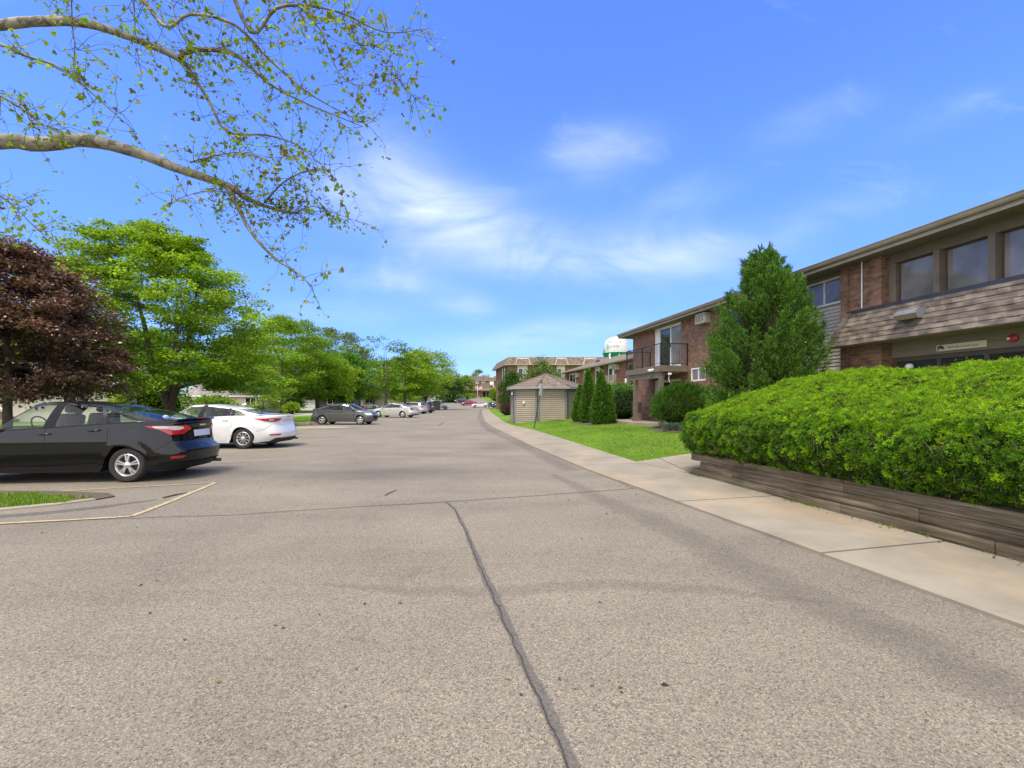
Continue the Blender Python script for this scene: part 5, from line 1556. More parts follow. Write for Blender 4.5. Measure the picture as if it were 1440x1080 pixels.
def build_car(name, label, loc, rz, group, paint, spec, A, wheel_kind, glass, Cq=True, detail=2, tail='wide', extra=None):
    """detail 2 near, 1 middle, 0 far"""
    c = Car(**spec)
    c.cowl = A['ws_base'] + 0.02; c.deck = A['rw'] - 0.02
    root = thing(name, label, 'car', (loc[0], loc[1], loc[2] if len(loc) > 2 else gz(loc[1])), rz, group)
    pm = MAT[paint]
    c.body().build('body', [pm, MAT['interior'], MAT['car_plastic']], root, weld=True, auto=38)
    greenhouse(c, sedan_cols(c, A, None, Cq), A['H'], root, pm, MAT[glass])
    tw = 0.205
    for x in c.ax:
        for sd in (1, -1):
            y = (c.at_x(x, c.wr + 0.2).y - tw / 2 - 0.005) * sd
            wheel(wheel_kind, c.wr, tw, root, (x, y, c.wr), sd)
    # dark floor and wheel wells
    mb = MB(); mb.box(c.xr + 0.35, c.xf - 0.3, -c.W + 0.34, c.W - 0.34, c.sill - 0.02, c.sill + 0.03)
    mb.box(c.xr + 0.5, c.xf - 0.4, -c.W + 0.36, c.W - 0.36, c.sill + 0.03, 0.72)
    mb.build('underbody', MAT['car_plastic'], root)
    seats(root, A['b1'] + 0.12, A['c0'] + 0.02, c.zs(0) - 0.12, A['H'])
    mirror(c, A['ws_base'] - 0.36, c.zs(A['ws_base'] - 0.3) + 0.05, root, pm if detail else MAT['car_plastic'])
    # doors as skins lying on the body, with dark gaps
    fz = [c.sill + 0.075, 0.36, 0.5, 0.62, 0.72, 0.82, 0.9, c.zs(A['b0']) - 0.012]
    xA, xB, xC = A['ws_base'] - 0.22, (A['b0'] + A['b1']) / 2, A['c0'] - 0.05
    ra = c.wr + c.arch + 0.05
    def rear_edge(z):
        dz = z - c.wr
        if abs(dz) < ra: return max(xC - 0.03, c.ax[0] + math.sqrt(ra * ra - dz * dz))
        return xC - 0.02
    g = 0.004
    if detail:
        for nm, l, r in (('front_door', [xA + 0.02 * math.sin(z * 3) for z in fz], [xB + g] * len(fz)), ('rear_door', [xB - g] * len(fz), [rear_edge(z) for z in fz])):
            for sd in (1, -1):
                c.patch(fz, l, r, 0.0035, 10, (sd,), inx=True).build(nm, pm, root, smooth=True)
        for sd in (1, -1):
            mb = MB(); one = (sd,)
            c.seam([(xB, fz[0]), (xB, fz[-1])], 0.010, 0.0015, mb, one)
            c.seam([(rear_edge(z), z) for z in fz], 0.010, 0.0015, mb, one)
            c.seam([(xA + 0.02 * math.sin(z * 3), z) for z in fz], 0.010, 0.0015, mb, one)
            c.seam([(xA, fz[0]), (xB, fz[0]), (rear_edge(fz[0]), fz[0])], 0.009, 0.0015, mb, one)
            if detail == 2:
                xr = c.xr
                c.seam([(c.ax[0] - ra + 0.02, 0.56), (xr + 0.42, 0.66), (xr + 0.28, 0.80)], 0.007, 0.0015, mb, one)
                if sd < 0 or A.get('fuel', 1) > 0:
                    fx = c.ax[0] - 0.08
                    c.seam([(fx, 0.86), (fx - 0.18, 0.86), (fx - 0.18, 0.99), (fx, 0.99), (fx, 0.86)], 0.006, 0.0015, mb, one)
            mb.build('panel_gaps', MAT['car_seam'], root)
        for x in (xB + 0.10, xC + 0.30):
            z = c.zs(x) - 0.115
            for sd in (1, -1):
                mb = MB()
                p0, p1, p2 = c.at_x(x, z), c.at_x(x - 0.1, z + 0.008), c.at_x(x - 0.2, z + 0.012)
                mb.tube([(p0.x, (p0.y + 0.004) * sd, p0.z), (p0.x - 0.02, (p0.y + 0.028) * sd, p0.z), (p1.x, (p1.y + 0.034) * sd, p1.z), (p2.x + 0.02, (p2.y + 0.028) * sd, p2.z), (p2.x, (p2.y + 0.004) * sd, p2.z)], 0.014, 6)
                mb.build('door_handle', MAT[A.get('handle', paint)], root, smooth=True)
    # lights
    zt = c.zs(c.xr + 0.3)
    if tail == 'wedge':      # long pointed wrap round lamp
        rows = [0.88, 0.93, 0.98, 1.02, 1.055]
        for sd in (1, -1):
            o = c.patch(rows, [c.u_of(c.xr + 0.36, .86), c.u_of(c.xr + 0.42, .91), c.u_of(c.xr + 0.50, .96), c.u_of(c.xr + 0.64, 1.0), c.u_of(c.xr + 0.72, 1.035)], [1.64, 1.76, 1.80, 1.76, 1.70], 0.010, 12, (sd,)).build('tail_light', MAT['tail_red'], root, smooth=True)
            c.patch([0.965, 0.995, 1.025, 1.045], [c.u_of(c.xr + 0.34, .945), c.u_of(c.xr + 0.50, .975), c.u_of(c.xr + 0.58, 1.0), c.u_of(c.xr + 0.60, 1.02)], [1.58, 1.66, 1.64, 1.5], 0.014, 10, (sd,)).build('reversing_lens', MAT['tail_clear'], o, smooth=True)
    elif tail == 'slim':
        rows = [0.875, 0.90, 0.935, 0.965, 0.985]
        for sd in (1, -1):
            o = c.patch(rows, [c.u_of(c.xr + 0.34, .875), c.u_of(c.xr + 0.48, .9), c.u_of(c.xr + 0.62, .935), c.u_of(c.xr + 0.73, .965), c.u_of(c.xr + 0.78, .985)], [1.62, 1.70, 1.74, 1.76, 1.76], 0.009, 12, (sd,)).build('tail_light', MAT['tail_red'], root, smooth=True)
            c.patch([0.915, 0.935, 0.95], [1.40, 1.38, 1.40], [1.52, 1.56, 1.50], 0.013, 4, (sd,)).build('reversing_lens', MAT['tail_clear'], o, smooth=True)
    else:
        z1 = zt - 0.05
        for sd in (1, -1):
            c.patch([z1 - 0.22, z1 - 0.15, z1 - 0.06, z1], [c.u_of(c.xr + 0.22, z1 - .22), c.u_of(c.xr + 0.30, z1 - .15), c.u_of(c.xr + 0.34, z1 - .06), c.u_of(c.xr + 0.34, z1)], [1.62, 1.66, 1.66, 1.62], 0.009, 8, (sd,)).build('tail_light', MAT['tail_red'], root, smooth=True)
    zh = c.zs(c.xf - 0.35) - 0.03
    for sd in (1, -1):
        c.patch([zh - 0.15, zh - 0.08, zh - 0.01], [-0.62, -0.66, -0.60], [c.u_of(c.xf - 0.42, zh - .15), c.u_of(c.xf - 0.52, zh - .08), c.u_of(c.xf - 0.60, zh - .01)], 0.008, 8, (sd,)).build('headlight', MAT['tail_clear'], root, smooth=True)
    c.patch([0.36, 0.45, 0.55, 0.62], [-1, -1, -1, -1], [-0.74, -0.70, -0.66, -0.68], 0.006, 6).build('grille', MAT['car_plastic'], root, smooth=True)
    # number plate, lower bumper, reflectors
    def rear_plate(z0, z1, m='plate', hw=0.16, off=0.012):
        us = 2 - hw
        mb = MB()
        for sd in (1, -1): c.patch([z0, (z0 + z1) / 2, z1], [us] * 3, [2] * 3, off, 4, (sd,), mb)
        return mb
    pz = A.get('plate', 0.80)
    rear_plate(pz, pz + 0.135, hw=0.155).build('number_plate', MAT['plate'], root)
    if detail:
        rear_plate(pz - 0.03, pz + 0.175, hw=0.27, off=0.006).build('plate_recess', MAT['car_plastic'] if A.get('recess') else pm, root)
        rows = [c.sill + 0.015, 0.29, 0.345]
        c.patch(rows, [c.u_of(c.ax[0] - ra - 0.01, .25), c.u_of(c.ax[0] - ra - 0.04, .30), c.u_of(c.ax[0] - ra - 0.12, .345)] if A.get('dark_low') else [1.35, 1.4, 1.5], [2, 2, 2], 0.006, 14).build('bumper_valance', MAT['car_plastic'] if A.get('dark_low') else MAT['interior'], root, smooth=True)
        for sd in (1, -1): c.patch([0.43, 0.475], [1.30, 1.30], [1.62, 1.66] if tail == 'slim' else [1.5, 1.55], 0.008, 6, (sd,)).build('reflector', MAT['tail_red'], root)
        mb = MB()
        mb.tube([(c.xr + 0.3, -0.45, 0.26), (c.xr + 0.02, -0.45, 0.255)], 0.035, 10)
        mb.build('exhaust', MAT['alloy_dark'], root, smooth=True)
        # badge and antenna
        rear_plate(pz + 0.21, pz + 0.24, hw=0.05, off=0.008).build('badge', MAT['chrome'], root)
        mb = MB()
        xr = A['rt'] + 0.10
        mb.add([(xr + 0.10, 0, A['H'] - 0.045), (xr - 0.08, 0.018, A['H'] - 0.06), (xr - 0.08, -0.018, A['H'] - 0.06), (xr - 0.07, 0, A['H'] + 0.02)], [(0, 1, 3), (0, 3, 2), (1, 2, 3)])
        mb.build('antenna_fin', pm, root)
        # door window trim line
        for sd in (1, -1):
            mb = MB()
            c.seam([(x, c.zs(x) - 0.006) for x in (xA - 0.05, xB, xC, A.get('q1', xC))], 0.016, 0.005, mb, (sd,))
            mb.build('belt_trim', MAT['car_plastic' if paint == 'paint_black' else A.get('trim', 'car_plastic')], root)
    if extra: extra(c, root, pm)
    return root

CARS = 'cars parked along the lot'
def build_cars():
    # --- near black sedan
    sp = dict(W=0.91, wb=2.65, ro=1.02, fo=0.87, wr=0.325, sill=0.20,
              sh=[(-2.4, 1.10), (-1.9, 1.145), (-1.2, 1.125), (-0.3, 1.06), (0.6, 0.99), (1.05, 0.965), (1.6, 0.88), (2.2, 0.72)],
              rear=[(0.2, 0.16), (0.34, 0.03), (0.5, 0.0), (0.60, 0.02), (0.68, 0.13), (0.95, 0.17), (1.08, 0.15), (1.2, 0.17)], Lr=0.62)
    A = dict(H=1.555, peak=0.0, ws_base=1.30, ws_top=0.45, b0=0.15, b0r=0.02, b1=-0.06, b1r=-0.13, c0=-0.93, c0r=-0.72, q1=-1.58, q1r=-0.98, rw=-1.92, rt=-0.95, drop=0.10, plate=0.82, recess=0, dark_low=1, handle='paint_black', fuel=-1)
    def black_extra(c, root, pm):
        mb = MB()     # boot spoiler with a high brake light
        vs = []
        for y in np.linspace(-0.66, 0.66, 13):
            d = 0.10 * (y / 0.66) ** 2
            vs += [(c.xr + 0.46 + d * .3, y, 1.150), (c.xr + 0.16 + d, y, 1.196 - 0.02 * (y / .66) ** 4), (c.xr + 0.15 + d, y, 1.172 - 0.02 * (y / .66) ** 4), (c.xr + 0.24 + d, y, 1.10)]
        fs = [(i * 4 + k, i * 4 + (k + 1) % 4, (i + 1) * 4 + (k + 1) % 4, (i + 1) * 4 + k) for i in range(12) for k in range(4)] + [(0, 1, 2, 3), (51, 50, 49, 48)]
        mb.add(vs, fs)
        sp_ = mb.build('spoiler', pm, root, auto=40, fixn=True)
        mb = MB(); mb.box(c.xr + 0.134, c.xr + 0.142, -0.2, 0.2, 1.172, 1.19); mb.build('brake_light', MAT['tail_red'], sp_)
        mb = MB(); cx = 0.55
        n = 22
        for i in range(n):
            a, b = 2 * PI * i / n, 2 * PI * (i + 1) / n
            mb.tube([(cx + 0.06 * math.sin(a), -0.38 * 1 + 0.17 * math.cos(a), 1.08 + 0.15 * math.sin(a)), (cx + 0.06 * math.sin(b), -0.38 + 0.17 * math.cos(b), 1.08 + 0.15 * math.sin(b))], 0.014, 5, cap=False)
        mb.v = [(x, -y, z) for x, y, z in mb.v]
        mb.build('steering_wheel', MAT['interior'], root)
        # a bright crease along the sill and shoulder catches the sky
        c.patch([0.285, 0.30, 0.32], [0.1, 0.1, 0.1], [c.u_of(c.ax[0] + 0.44, .29)] * 3, 0.012, 16).build('side_skirt', pm, root, smooth=True)
    build_car('parked_car', 'black sedan with five spoke wheels parked nearest the viewer', (-8.63, 9.25), PI + 0.11, CARS, 'paint_black', sp, A, 'five_double', 'car_glass', tail='wedge', extra=black_extra)
    # --- white sedan
    sp = dict(W=0.93, wb=2.80, ro=1.14, fo=0.92, wr=0.335, sill=0.19,
              sh=[(-2.6, 1.045), (-2.0, 1.075), (-1.3, 1.075), (-0.3, 1.02), (0.6, 0.97), (1.15, 0.95), (1.7, 0.87), (2.3, 0.72)],
              rear=[(0.2, 0.16), (0.30, 0.04), (0.45, 0.0), (0.62, 0.05), (0.85, 0.15), (1.0, 0.10), (1.08, 0.10)], Lr=0.66)
    A = dict(H=1.475, peak=0.05, ws_base=1.40, ws_top=0.50, b0=0.14, b0r=0.02, b1=-0.06, b1r=-0.12, c0=-0.98, c0r=-0.80, q1=-1.52, q1r=-1.08, rw=-2.02, rt=-1.00, drop=0.10, plate=0.80, handle='paint_white', trim='chrome', fuel=-1)
    build_car('parked_car', 'white sedan with ten spoke wheels parked beyond the black one', (-8.66 - 1.40, 15.58), PI - 0.015, CARS, 'paint_white', sp, A, 'ten', 'car_glass', tail='slim')
    # --- grey sedan, nose towards the road
    sp = dict(W=0.87, wb=2.62, ro=1.0, fo=0.88, wr=0.315, sill=0.21,
              sh=[(-2.4, 1.04), (-1.9, 1.07), (-1.2, 1.08), (-0.3, 1.02), (0.6, 0.97), (1.05, 0.955), (1.6, 0.89), (2.2, 0.74)], Lr=0.6)
    A = dict(H=1.455, peak=-0.05, ws_base=1.25, ws_top=0.42, b0=0.10, b0r=0.02, b1=-0.04, b1r=-0.09, c0=-0.90, c0r=-0.72, q1=-1.42, q1r=-0.98, rw=-1.85, rt=-0.98, drop=0.11, plate=0.72, handle='paint_grey')
    build_car('parked_car', 'dark grey sedan parked nose towards the driveway', (-11.45, 31.4), -0.06, CARS, 'paint_grey', sp, A, 'five', 'car_glass', detail=1)
    # --- old silver sedan
    sp = dict(W=0.895, wb=2.72, ro=1.12, fo=0.95, wr=0.325, sill=0.22,
              sh=[(-2.6, 1.0), (-1.9, 1.03), (-1.2, 1.01), (0.6, 0.95), (1.05, 0.93), (1.7, 0.86), (2.3, 0.72)], Lr=0.55)
    A = dict(H=1.46, peak=-0.05, ws_base=1.25, ws_top=0.40, b0=0.05, b0r=0.0, b1=-0.06, b1r=-0.09, c0=-0.98, c0r=-0.82, q1=-1.40, q1r=-1.0, rw=-1.85, rt=-0.95, drop=0.11, handle='paint_silver')
    build_car('parked_car', 'older silver sedan with round red tail lights and hubcaps', (-11.85, 46.0), PI - 0.28, CARS, 'paint_silver', sp, A, 'steel', 'car_glass', detail=1)
    # --- crossovers and the rest of the row
    suv = dict(W=0.92, wb=2.65, ro=0.92, fo=0.88, wr=0.35, sill=0.26,
               sh=[(-2.4, 1.10), (-1.9, 1.12), (-1.2, 1.12), (0.6, 1.06), (1.05, 1.04), (1.7, 0.97), (2.3, 0.84)],
               rear=[(0.2, 0.12), (0.4, 0.0), (0.62, 0.02), (0.75, 0.09), (1.1, 0.13)], Lr=0.42,
               prof=[(0.2, 0.93), (0.4, 0.97), (0.6, 1.0), (0.9, 0.985), (1.15, 0.95)])
    As = dict(H=1.66, peak=-0.3, ws_base=1.20, ws_top=0.45, b0=0.05, b0r=0.02, b1=-0.06, b1r=-0.08, c0=-0.98, c0r=-0.95, q1=-1.62, q1r=-1.50, rw=-2.05, rt=-1.72, drop=0.035, plate=0.85)
    def V(label, loc, rz, paint, spec, AA, wk='five', glass='tint_glass', detail=1, **k):
        return build_car('parked_car', label, loc, rz, CARS, paint, spec, AA, wk, glass, detail=detail, **k)
    As1 = dict(As, H=1.58)
    V('champagne crossover with red tail lights behind the older silver sedan', (-13.3, 60.2), PI - 0.36, 'paint_champagne', suv, As1)
    V('charcoal crossover with large wheels beside the champagne one', (-13.3, 65.6), PI - 0.38, 'paint_charcoal', suv, dict(As, H=1.72))
    V('maroon hatchback almost hidden between the charcoal crossover and the brown board enclosure', (-15.7, 79.0), PI - 0.30, 'paint_maroon', suv, dict(As, H=1.58), detail=0)
    # white pickup
    pk = dict(W=0.98, wb=3.5, ro=1.15, fo=0.95, wr=0.40, sill=0.36,
              sh=[(-3.2, 1.28), (-1.0, 1.28), (0.6, 1.26), (1.2, 1.24), (2.0, 1.16), (2.7, 1.06)],
              rear=[(0.3, 0.1), (0.5, 0.0), (1.2, 0.05)], Lr=0.25, nr=4, Lf=0.5)
    Ap = dict(H=1.92, peak=0.3, ws_base=1.35, ws_top=0.75, b0=0.35, b0r=0.32, b1=0.22, b1r=0.2, c0=-0.52, c0r=-0.48, q1=-0.7, q1r=-0.6, rw=-0.86, rt=-0.72, drop=0.03, plate=0.7)
    V('white pickup truck poking out beyond the brown board enclosure', (-16.0, 97.0), 0.10, 'paint_white', pk, Ap, detail=0, Cq=False)
    V('white van like crossover behind the leaning locust trunk', (-20.2, 112), 0.1, 'paint_white', suv, dict(As, H=1.75), detail=0)
    V('dark navy crossover parked at the far bend of the driveway', (-24.6, 176), 0.25, 'paint_navy', suv, As, detail=0)
    V('blue silver crossover nearest the flagpole lawn, side on', (-16.6, 146), -2.7, 'paint_navy', suv, As, detail=0)
    V('dark sedan half hidden behind the blue crossover', (-20.0, 156), -2.7, 'paint_charcoal', sp, dict(A, handle='paint_charcoal'), detail=0)
    V('pale grey crossover showing its roof behind the blue crossover', (-18.4, 160), -2.7, 'paint_champagne', suv, As, detail=0)
    V('dark red sedan in front of the flagpole lawn', (-12.4, 130.5), -2.75, 'paint_red', sp, dict(A, handle='paint_red'), detail=0)
    V('white sedan in front of the flagpole lawn, next to the red one', (-8.2, 117), PI + 0.12, 'paint_white', sp, dict(A, handle='paint_white'), detail=0)
    V('dark crossover at the far end of the sidewalk', (-4.75, 111.5), PI / 2 + 0.35, 'paint_charcoal', suv, dict(As, H=1.6), detail=0)
    # across the side street
    V('dark red car by the low brown house across the street', (-43.6, 84.5), 0.3, 'paint_maroon', suv, As1, detail=0)
    V('white car parked across the side street, left of the other white one', (-38.0, 104), 0.2, 'paint_silver', sp, dict(A, handle='paint_silver'), detail=0)
    V('white car parked across the side street, near the red hydrant', (-33.4, 106), 0.25, 'paint_white', sp, dict(A, handle='paint_white'), detail=0)
# ------------------------------------------------------------------ the near brick apartment block
B1O = (6.94, 26.1); B1A = math.atan2(-0.9833, 0.1819)
def b1w(u, y, z=0):
    c, s = math.cos(B1A), math.sin(B1A)
    return (B1O[0] + u * c - y * s, B1O[1] + u * s + y * c, z)

def part(mb, name, mat, parent, **k):
    return mb.build(name, mat, parent, **k)

def window(parent, x0, x1, z0, z1, y, frame='white', fw=0.05, mull=(), pane='pane', proud=0.03, rail=None, name='window'):
    """window > pane, frame; facade looks to -y"""
    mb = MB()
    mb.box(x0, x0 + fw, y - proud, y + 0.04, z0, z1); mb.box(x1 - fw, x1, y - proud, y + 0.04, z0, z1)
    mb.box(x0 + fw, x1 - fw, y - proud + 0.002, y + 0.038, z0, z0 + fw); mb.box(x0 + fw, x1 - fw, y - proud + 0.002, y + 0.038, z1 - fw, z1)
    for m in mull: mb.box(m - fw * 0.4, m + fw * 0.4, y - proud + 0.006, y + 0.034, z0 + fw, z1 - fw)
    if rail: mb.box(x0 + fw, x1 - fw, y - proud + 0.008, y + 0.032, rail - fw * .3, rail + fw * .3)
    f = mb.build(name, MAT[frame], parent)
    mb = MB(); mb.quad((x0 + fw * .9, y, z0 + fw * .9), (x1 - fw * .9, y, z0 + fw * .9), (x1 - fw * .9, y, z1 - fw * .9), (x0 + fw * .9, y, z1 - fw * .9))
    mb.build('pane', MAT[pane], f)
    return f

def railing(parent, pts, z0, h, mat, step=0.12, post=0.022, name='railing', r=0.008):
    """rail along a polyline of (x, y)"""
    mb = MB()
    for (xa, ya), (xb, yb) in zip(pts[:-1], pts[1:]):
        L = math.hypot(xb - xa, yb - ya); n = max(1, int(L / step))
        mb.tube([(xa, ya, z0 + h), (xb, yb, z0 + h)], post, 4); mb.tube([(xa, ya, z0 + 0.09), (xb, yb, z0 + 0.09)], post * .7, 4)
        for k in range(1, n):
            f = k / n; mb.tube([(xa + (xb - xa) * f, ya + (yb - ya) * f, z0 + 0.09), (xa + (xb - xa) * f, ya + (yb - ya) * f, z0 + h)], r, 4, cap=False)
    for x, y in pts: mb.box(x - post * 1.1, x + post * 1.1, y - post * 1.1, y + post * 1.1, z0, z0 + h + 0.02)
    return mb.build(name, mat, parent)

def air_con(parent, x, y, z, w=0.62, h=0.42, d=0.30):
    mb = MB()
    mb.rbox(x - w / 2, x + w / 2, y - d, y + 0.02, z - h / 2, z + h / 2, 0.012)
    o = mb.build('air_conditioner', MAT['ac'], parent, auto=40)
    mb = MB()
    mb.box(x - w / 2 + 0.04, x + w / 2 - 0.04, y - d - 0.004, y - d + 0.004, z - h / 2 + 0.05, z + h / 2 - 0.05)
    g = mb.build('grille', MAT['dark_brown'], o)
    mb = MB()
    for k in range(9):
        zz = z - h / 2 + 0.07 + k * (h - 0.14) / 8
        mb.box(x - w / 2 + 0.04, x + w / 2 - 0.04, y - d - 0.010, y - d - 0.005, zz - 0.006, zz + 0.006)
    for xx in (x - w / 6, x + w / 6): mb.box(xx - 0.012, xx + 0.012, y - d - 0.016, y - d - 0.010, z - h / 2 + 0.05, z + h / 2 - 0.05)
    mb.build('louvres', MAT['ac'], o)
    return o

def clapboard(mb, x0, x1, y, z0, z1, step=0.105, t=0.014):
    z = z0
    while z < z1 - 0.01:
        z2 = min(z1, z + step)
        a = y - t - 0.012; b = y - 0.002; c = y - 0.012; g = 0.016
        mb.quad((x0, b, z), (x1, b, z), (x1, b, z + g), (x0, b, z + g))
        mb.quad((x0, b, z + g), (x1, b, z + g), (x1, a, z + g), (x0, a, z + g))
        mb.quad((x0, a, z + g), (x1, a, z + g), (x1, c, z2), (x0, c, z2))
        mb.quad((x0, c, z2), (x1, c, z2), (x1, b, z2), (x0, b, z2))
        z = z2
    mb.box(x0, x1, y, y + 0.12, z0, z1)

def build_block():
    G0 = 0.35
    root = thing('apartment_block', 'two storey brown brick apartment block with flat eaves, balcony and shingled entrance canopy', 'apartment building', (B1O[0], B1O[1], 0), B1A)
    E = 5.3
    # brick walls, piece by piece round the openings
    mb = MB()
    mb.box(0, 2.42, 0, 0.28, G0, E)                       # far pier
    mb.box(5.02, 11.0, 0.001, 0.28, G0, 2.44)
    mb.box(5.02, 5.86, 0.0, 0.28, 2.44, 3.02); mb.box(6.94, 11.0, 0.0, 0.28, 2.44, 3.02)
    mb.box(5.02, 11.0, 0.001, 0.28, 3.02, E)
    mb.box(2.42, 5.02, 0.14, 0.30, 2.62, 3.1)
    part(mb, 'brick_wall', MAT['brick'], root)
    mb = MB()
    mb.box(13.40, 13.62, -0.06, 0.30, G0, E - 0.002)       # thin pier at the siding
    mb.box(13.62, 14.28, 0.0, 0.28, G0, E)
    mb.box(14.28, 14.58, -0.06, 0.36, G0, E - 0.002)
    part(mb, 'brick_pier', MAT['brick'], root)
    mb = MB(); mb.box(0.0, 0.28, 0.28, 9, G0, E); part(mb, 'end_wall', MAT['brick'], root)
    mb = MB()
    mb.box(21.2, 21.9, -0.05, 0.3, G0, E)
    mb.box(21.62, 21.9, 0.3, 9, G0, E)
    part(mb, 'end_wall', MAT['brick'], root)
    # balcony slider, upper and lower
    for z0, z1, nm in ((3.24, 5.16, 'upper'), (0.56, 2.50, 'lower')):
        mb = MB()
        mb.box(2.42, 2.92, 0.08, 0.16, z0, z1); mb.box(2.42, 5.02, 0.07, 0.16, z1, z1 + 0.13); mb.box(4.94, 5.02, 0.08, 0.16, z0, z1)
        mb.box(2.92, 4.94, 0.06, 0.16, z0 - 0.03, z0 + 0.06); mb.box(3.96, 4.02, 0.06, 0.15, z0 + 0.06, z1); mb.box(2.92, 2.98, 0.06, 0.15, z0 + 0.06, z1)
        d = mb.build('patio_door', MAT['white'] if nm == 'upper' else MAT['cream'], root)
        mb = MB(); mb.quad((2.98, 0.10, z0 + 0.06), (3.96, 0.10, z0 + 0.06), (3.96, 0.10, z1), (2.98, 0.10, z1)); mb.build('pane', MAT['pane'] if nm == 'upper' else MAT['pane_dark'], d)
        mb = MB(); mb.quad((4.02, 0.11, z0 + 0.06), (4.94, 0.11, z0 + 0.06), (4.94, 0.11, z1), (4.02, 0.11, z1)); mb.build('pane', MAT['pane_sky_grey'] if nm == 'upper' else MAT['pane_dark'], d)
        if nm == 'upper':
            mb = MB(); mb.rbox(3.99, 4.03, 0.02, 0.06, z0 + 0.95, z0 + 1.15, 0.01); mb.build('handle', MAT['black_metal'], d)
    # brown clapboards between the storeys
    mb = MB(); clapboard(mb, 2.42, 5.02, 0.10, 2.63, 3.08, 0.115); part(mb, 'clapboard_band', MAT['brown_paint'], root)
    # white framed windows in the long brick stretch
    window(root, 5.86, 6.94, 2.44, 3.02, 0.03, 'white', 0.06, (6.4,), 'pane_sky_grey')
    window(root, 8.4, 10.2, 3.9, 5.1, 0.0, 'white', 0.06, (9.3,), 'pane')
    air_con(root, 6.95, 0.0, 5.05, 0.66, 0.42)
    # cream siding bay with windows
    mb = MB()
    clapboard(mb, 11.0, 13.40, 0.26, 2.46, 4.40); 
    mb.box(11.0, 13.40, 0.262, 0.36, 4.40, E)
    clapboard(mb, 11.0, 13.40, 0.26, G0, 1.2)
    mb.box(11.0, 11.05, 0.0, 0.26, G0, E)
    part(mb, 'siding_wall', MAT['siding'], root)
    window(root, 11.05, 13.39, 4.40, 5.18, 0.22, 'white', 0.055, (12.6, 11.85), 'pane_sky_grey')
    window(root, 11.05, 13.39, 1.25, 2.46, 0.22, 'white', 0.055, (12.3,), 'pane')
    mb = MB(); mb.box(11.0, 13.40, 0.16, 0.262, 5.18, E - 0.003); part(mb, 'window_head', MAT['soffit'], root)
    # big lounge windows above the entrance
    mb = MB()
    mb.box(14.58, 21.2, 0.16, 0.34, 5.06, E - 0.003)
    mb.box(14.58, 21.2, 0.20, 0.40, 3.6, 4.06)
    x = 14.58
    mb.box(14.58, 14.76, 0.18, 0.38, 4.06, 5.06)
    posts = []
    x = 14.76
    wins = []
    while x < 20.9:
        wins.append((x, x + 0.93)); x += 0.93
        posts.append((x, x + 0.13)); x += 0.13
    for a, b in posts: mb.box(a, min(b, 21.2), 0.10, 0.36, 4.06, 5.06)
    part(mb, 'window_surround', MAT['brown_paint'], root)
    for a, b in wins: window(root, a, b, 4.05, 5.07, 0.30, 'dark_brown', 0.03, (), 'pane_sky_grey')
    # entrance wall under the canopy
    mb = MB()
    mb.box(14.58, 21.2, 0.28, 0.36, 2.66, 3.10)
    for k in range(3): mb.box(14.58, 21.2, 0.268, 0.28, 2.68 + 0.135 * k, 2.80 + 0.135 * k)
    mb.box(14.58, 21.2, 0.262, 0.278, 2.645, 2.672)
    part(mb, 'entrance_beam', MAT['soffit'], root)
    mb = MB()
    xs = [14.58, 15.62, 16.55, 17.5, 18.5, 19.5, 20.4, 21.2]
    for a in xs: mb.box(a, a + 0.09, 0.30, 0.38, G0, 2.66)
    mb.box(14.67, 21.2, 0.304, 0.376, 2.54, 2.66); mb.box(14.67, 21.2, 0.304, 0.376, G0, 0.72)
    e = part(mb, 'entrance_frame', MAT['dark_brown'], root)
    for a, b in zip(xs[:-1], xs[1:]):
        mb = MB(); mb.quad((a + 0.09, 0.34, 0.72), (b, 0.34, 0.72), (b, 0.34, 2.54), (a + 0.09, 0.34, 2.54)); mb.build('pane', MAT['pane'], e)
    # shingled mansard canopy
    can = MB()
    x0t, x0b, x1 = 13.64, 13.36, 21.6
    zt, zb, yt, yb = 3.97, 3.05, -0.065, -0.46
    n = 7
    rnd = random.Random(9)
    for i in range(n):
        f0, f1 = i / n, (i + 1) / n
        za, zc = zb + (zt - zb) * f0, zb + (zt - zb) * f1
        ya, yc = yb + (yt - yb) * f0, yb + (yt - yb) * f1
        xa, xc = x0b + (x0t - x0b) * f0, x0b + (x0t - x0b) * f1
        lip = 0.016
        can.quad((xa, ya - lip, za), (x1, ya - lip, za), (x1, yc - 0.003, zc), (xc, yc - 0.003, zc))
        can.quad((xa, ya, za), (x1, ya, za), (x1, ya - lip, za), (xa, ya - lip, za))
        # end return
        can.quad((xa - 0.004, ya - lip, za), (xc - 0.002, yc - 0.003, zc), (xc - 0.002, 0.3, zc), (xa - 0.004, 0.3, za))
        # cap shingles on the hip
        can.box(-0.10, 0.10, -0.012, 0.006, 0, (zt - zb) / n * 1.06, M=Matrix.Translation((xa + 0.06, ya - lip - 0.004, za)) @ Matrix.Rotation(-math.atan2(yt - yb, zt - zb) + 0.03, 4, 'X') @ Matrix.Rotation(0.06, 4, 'Y'))
        # single thicker tabs scattered over the course
        x = xa + 0.25
        while x < x1 - 0.3:
            w = rnd.choice((0.14, 0.2, 0.26, 0.33))
            if rnd.random() < 0.42:
                g = 0.008
                can.add([(x, ya - lip - g, za - 0.004), (x + w, ya - lip - g, za - 0.004), (x + w, yc - 0.003 - g * .6, zc - 0.01), (x, yc - 0.003 - g * .6, zc - 0.01), (x, ya - lip + .003, za), (x + w, ya - lip + .003, za)], [(0, 1, 2, 3), (4, 5, 1, 0)])
            x += w
    c = part(can, 'canopy', MAT['shingle'], root)
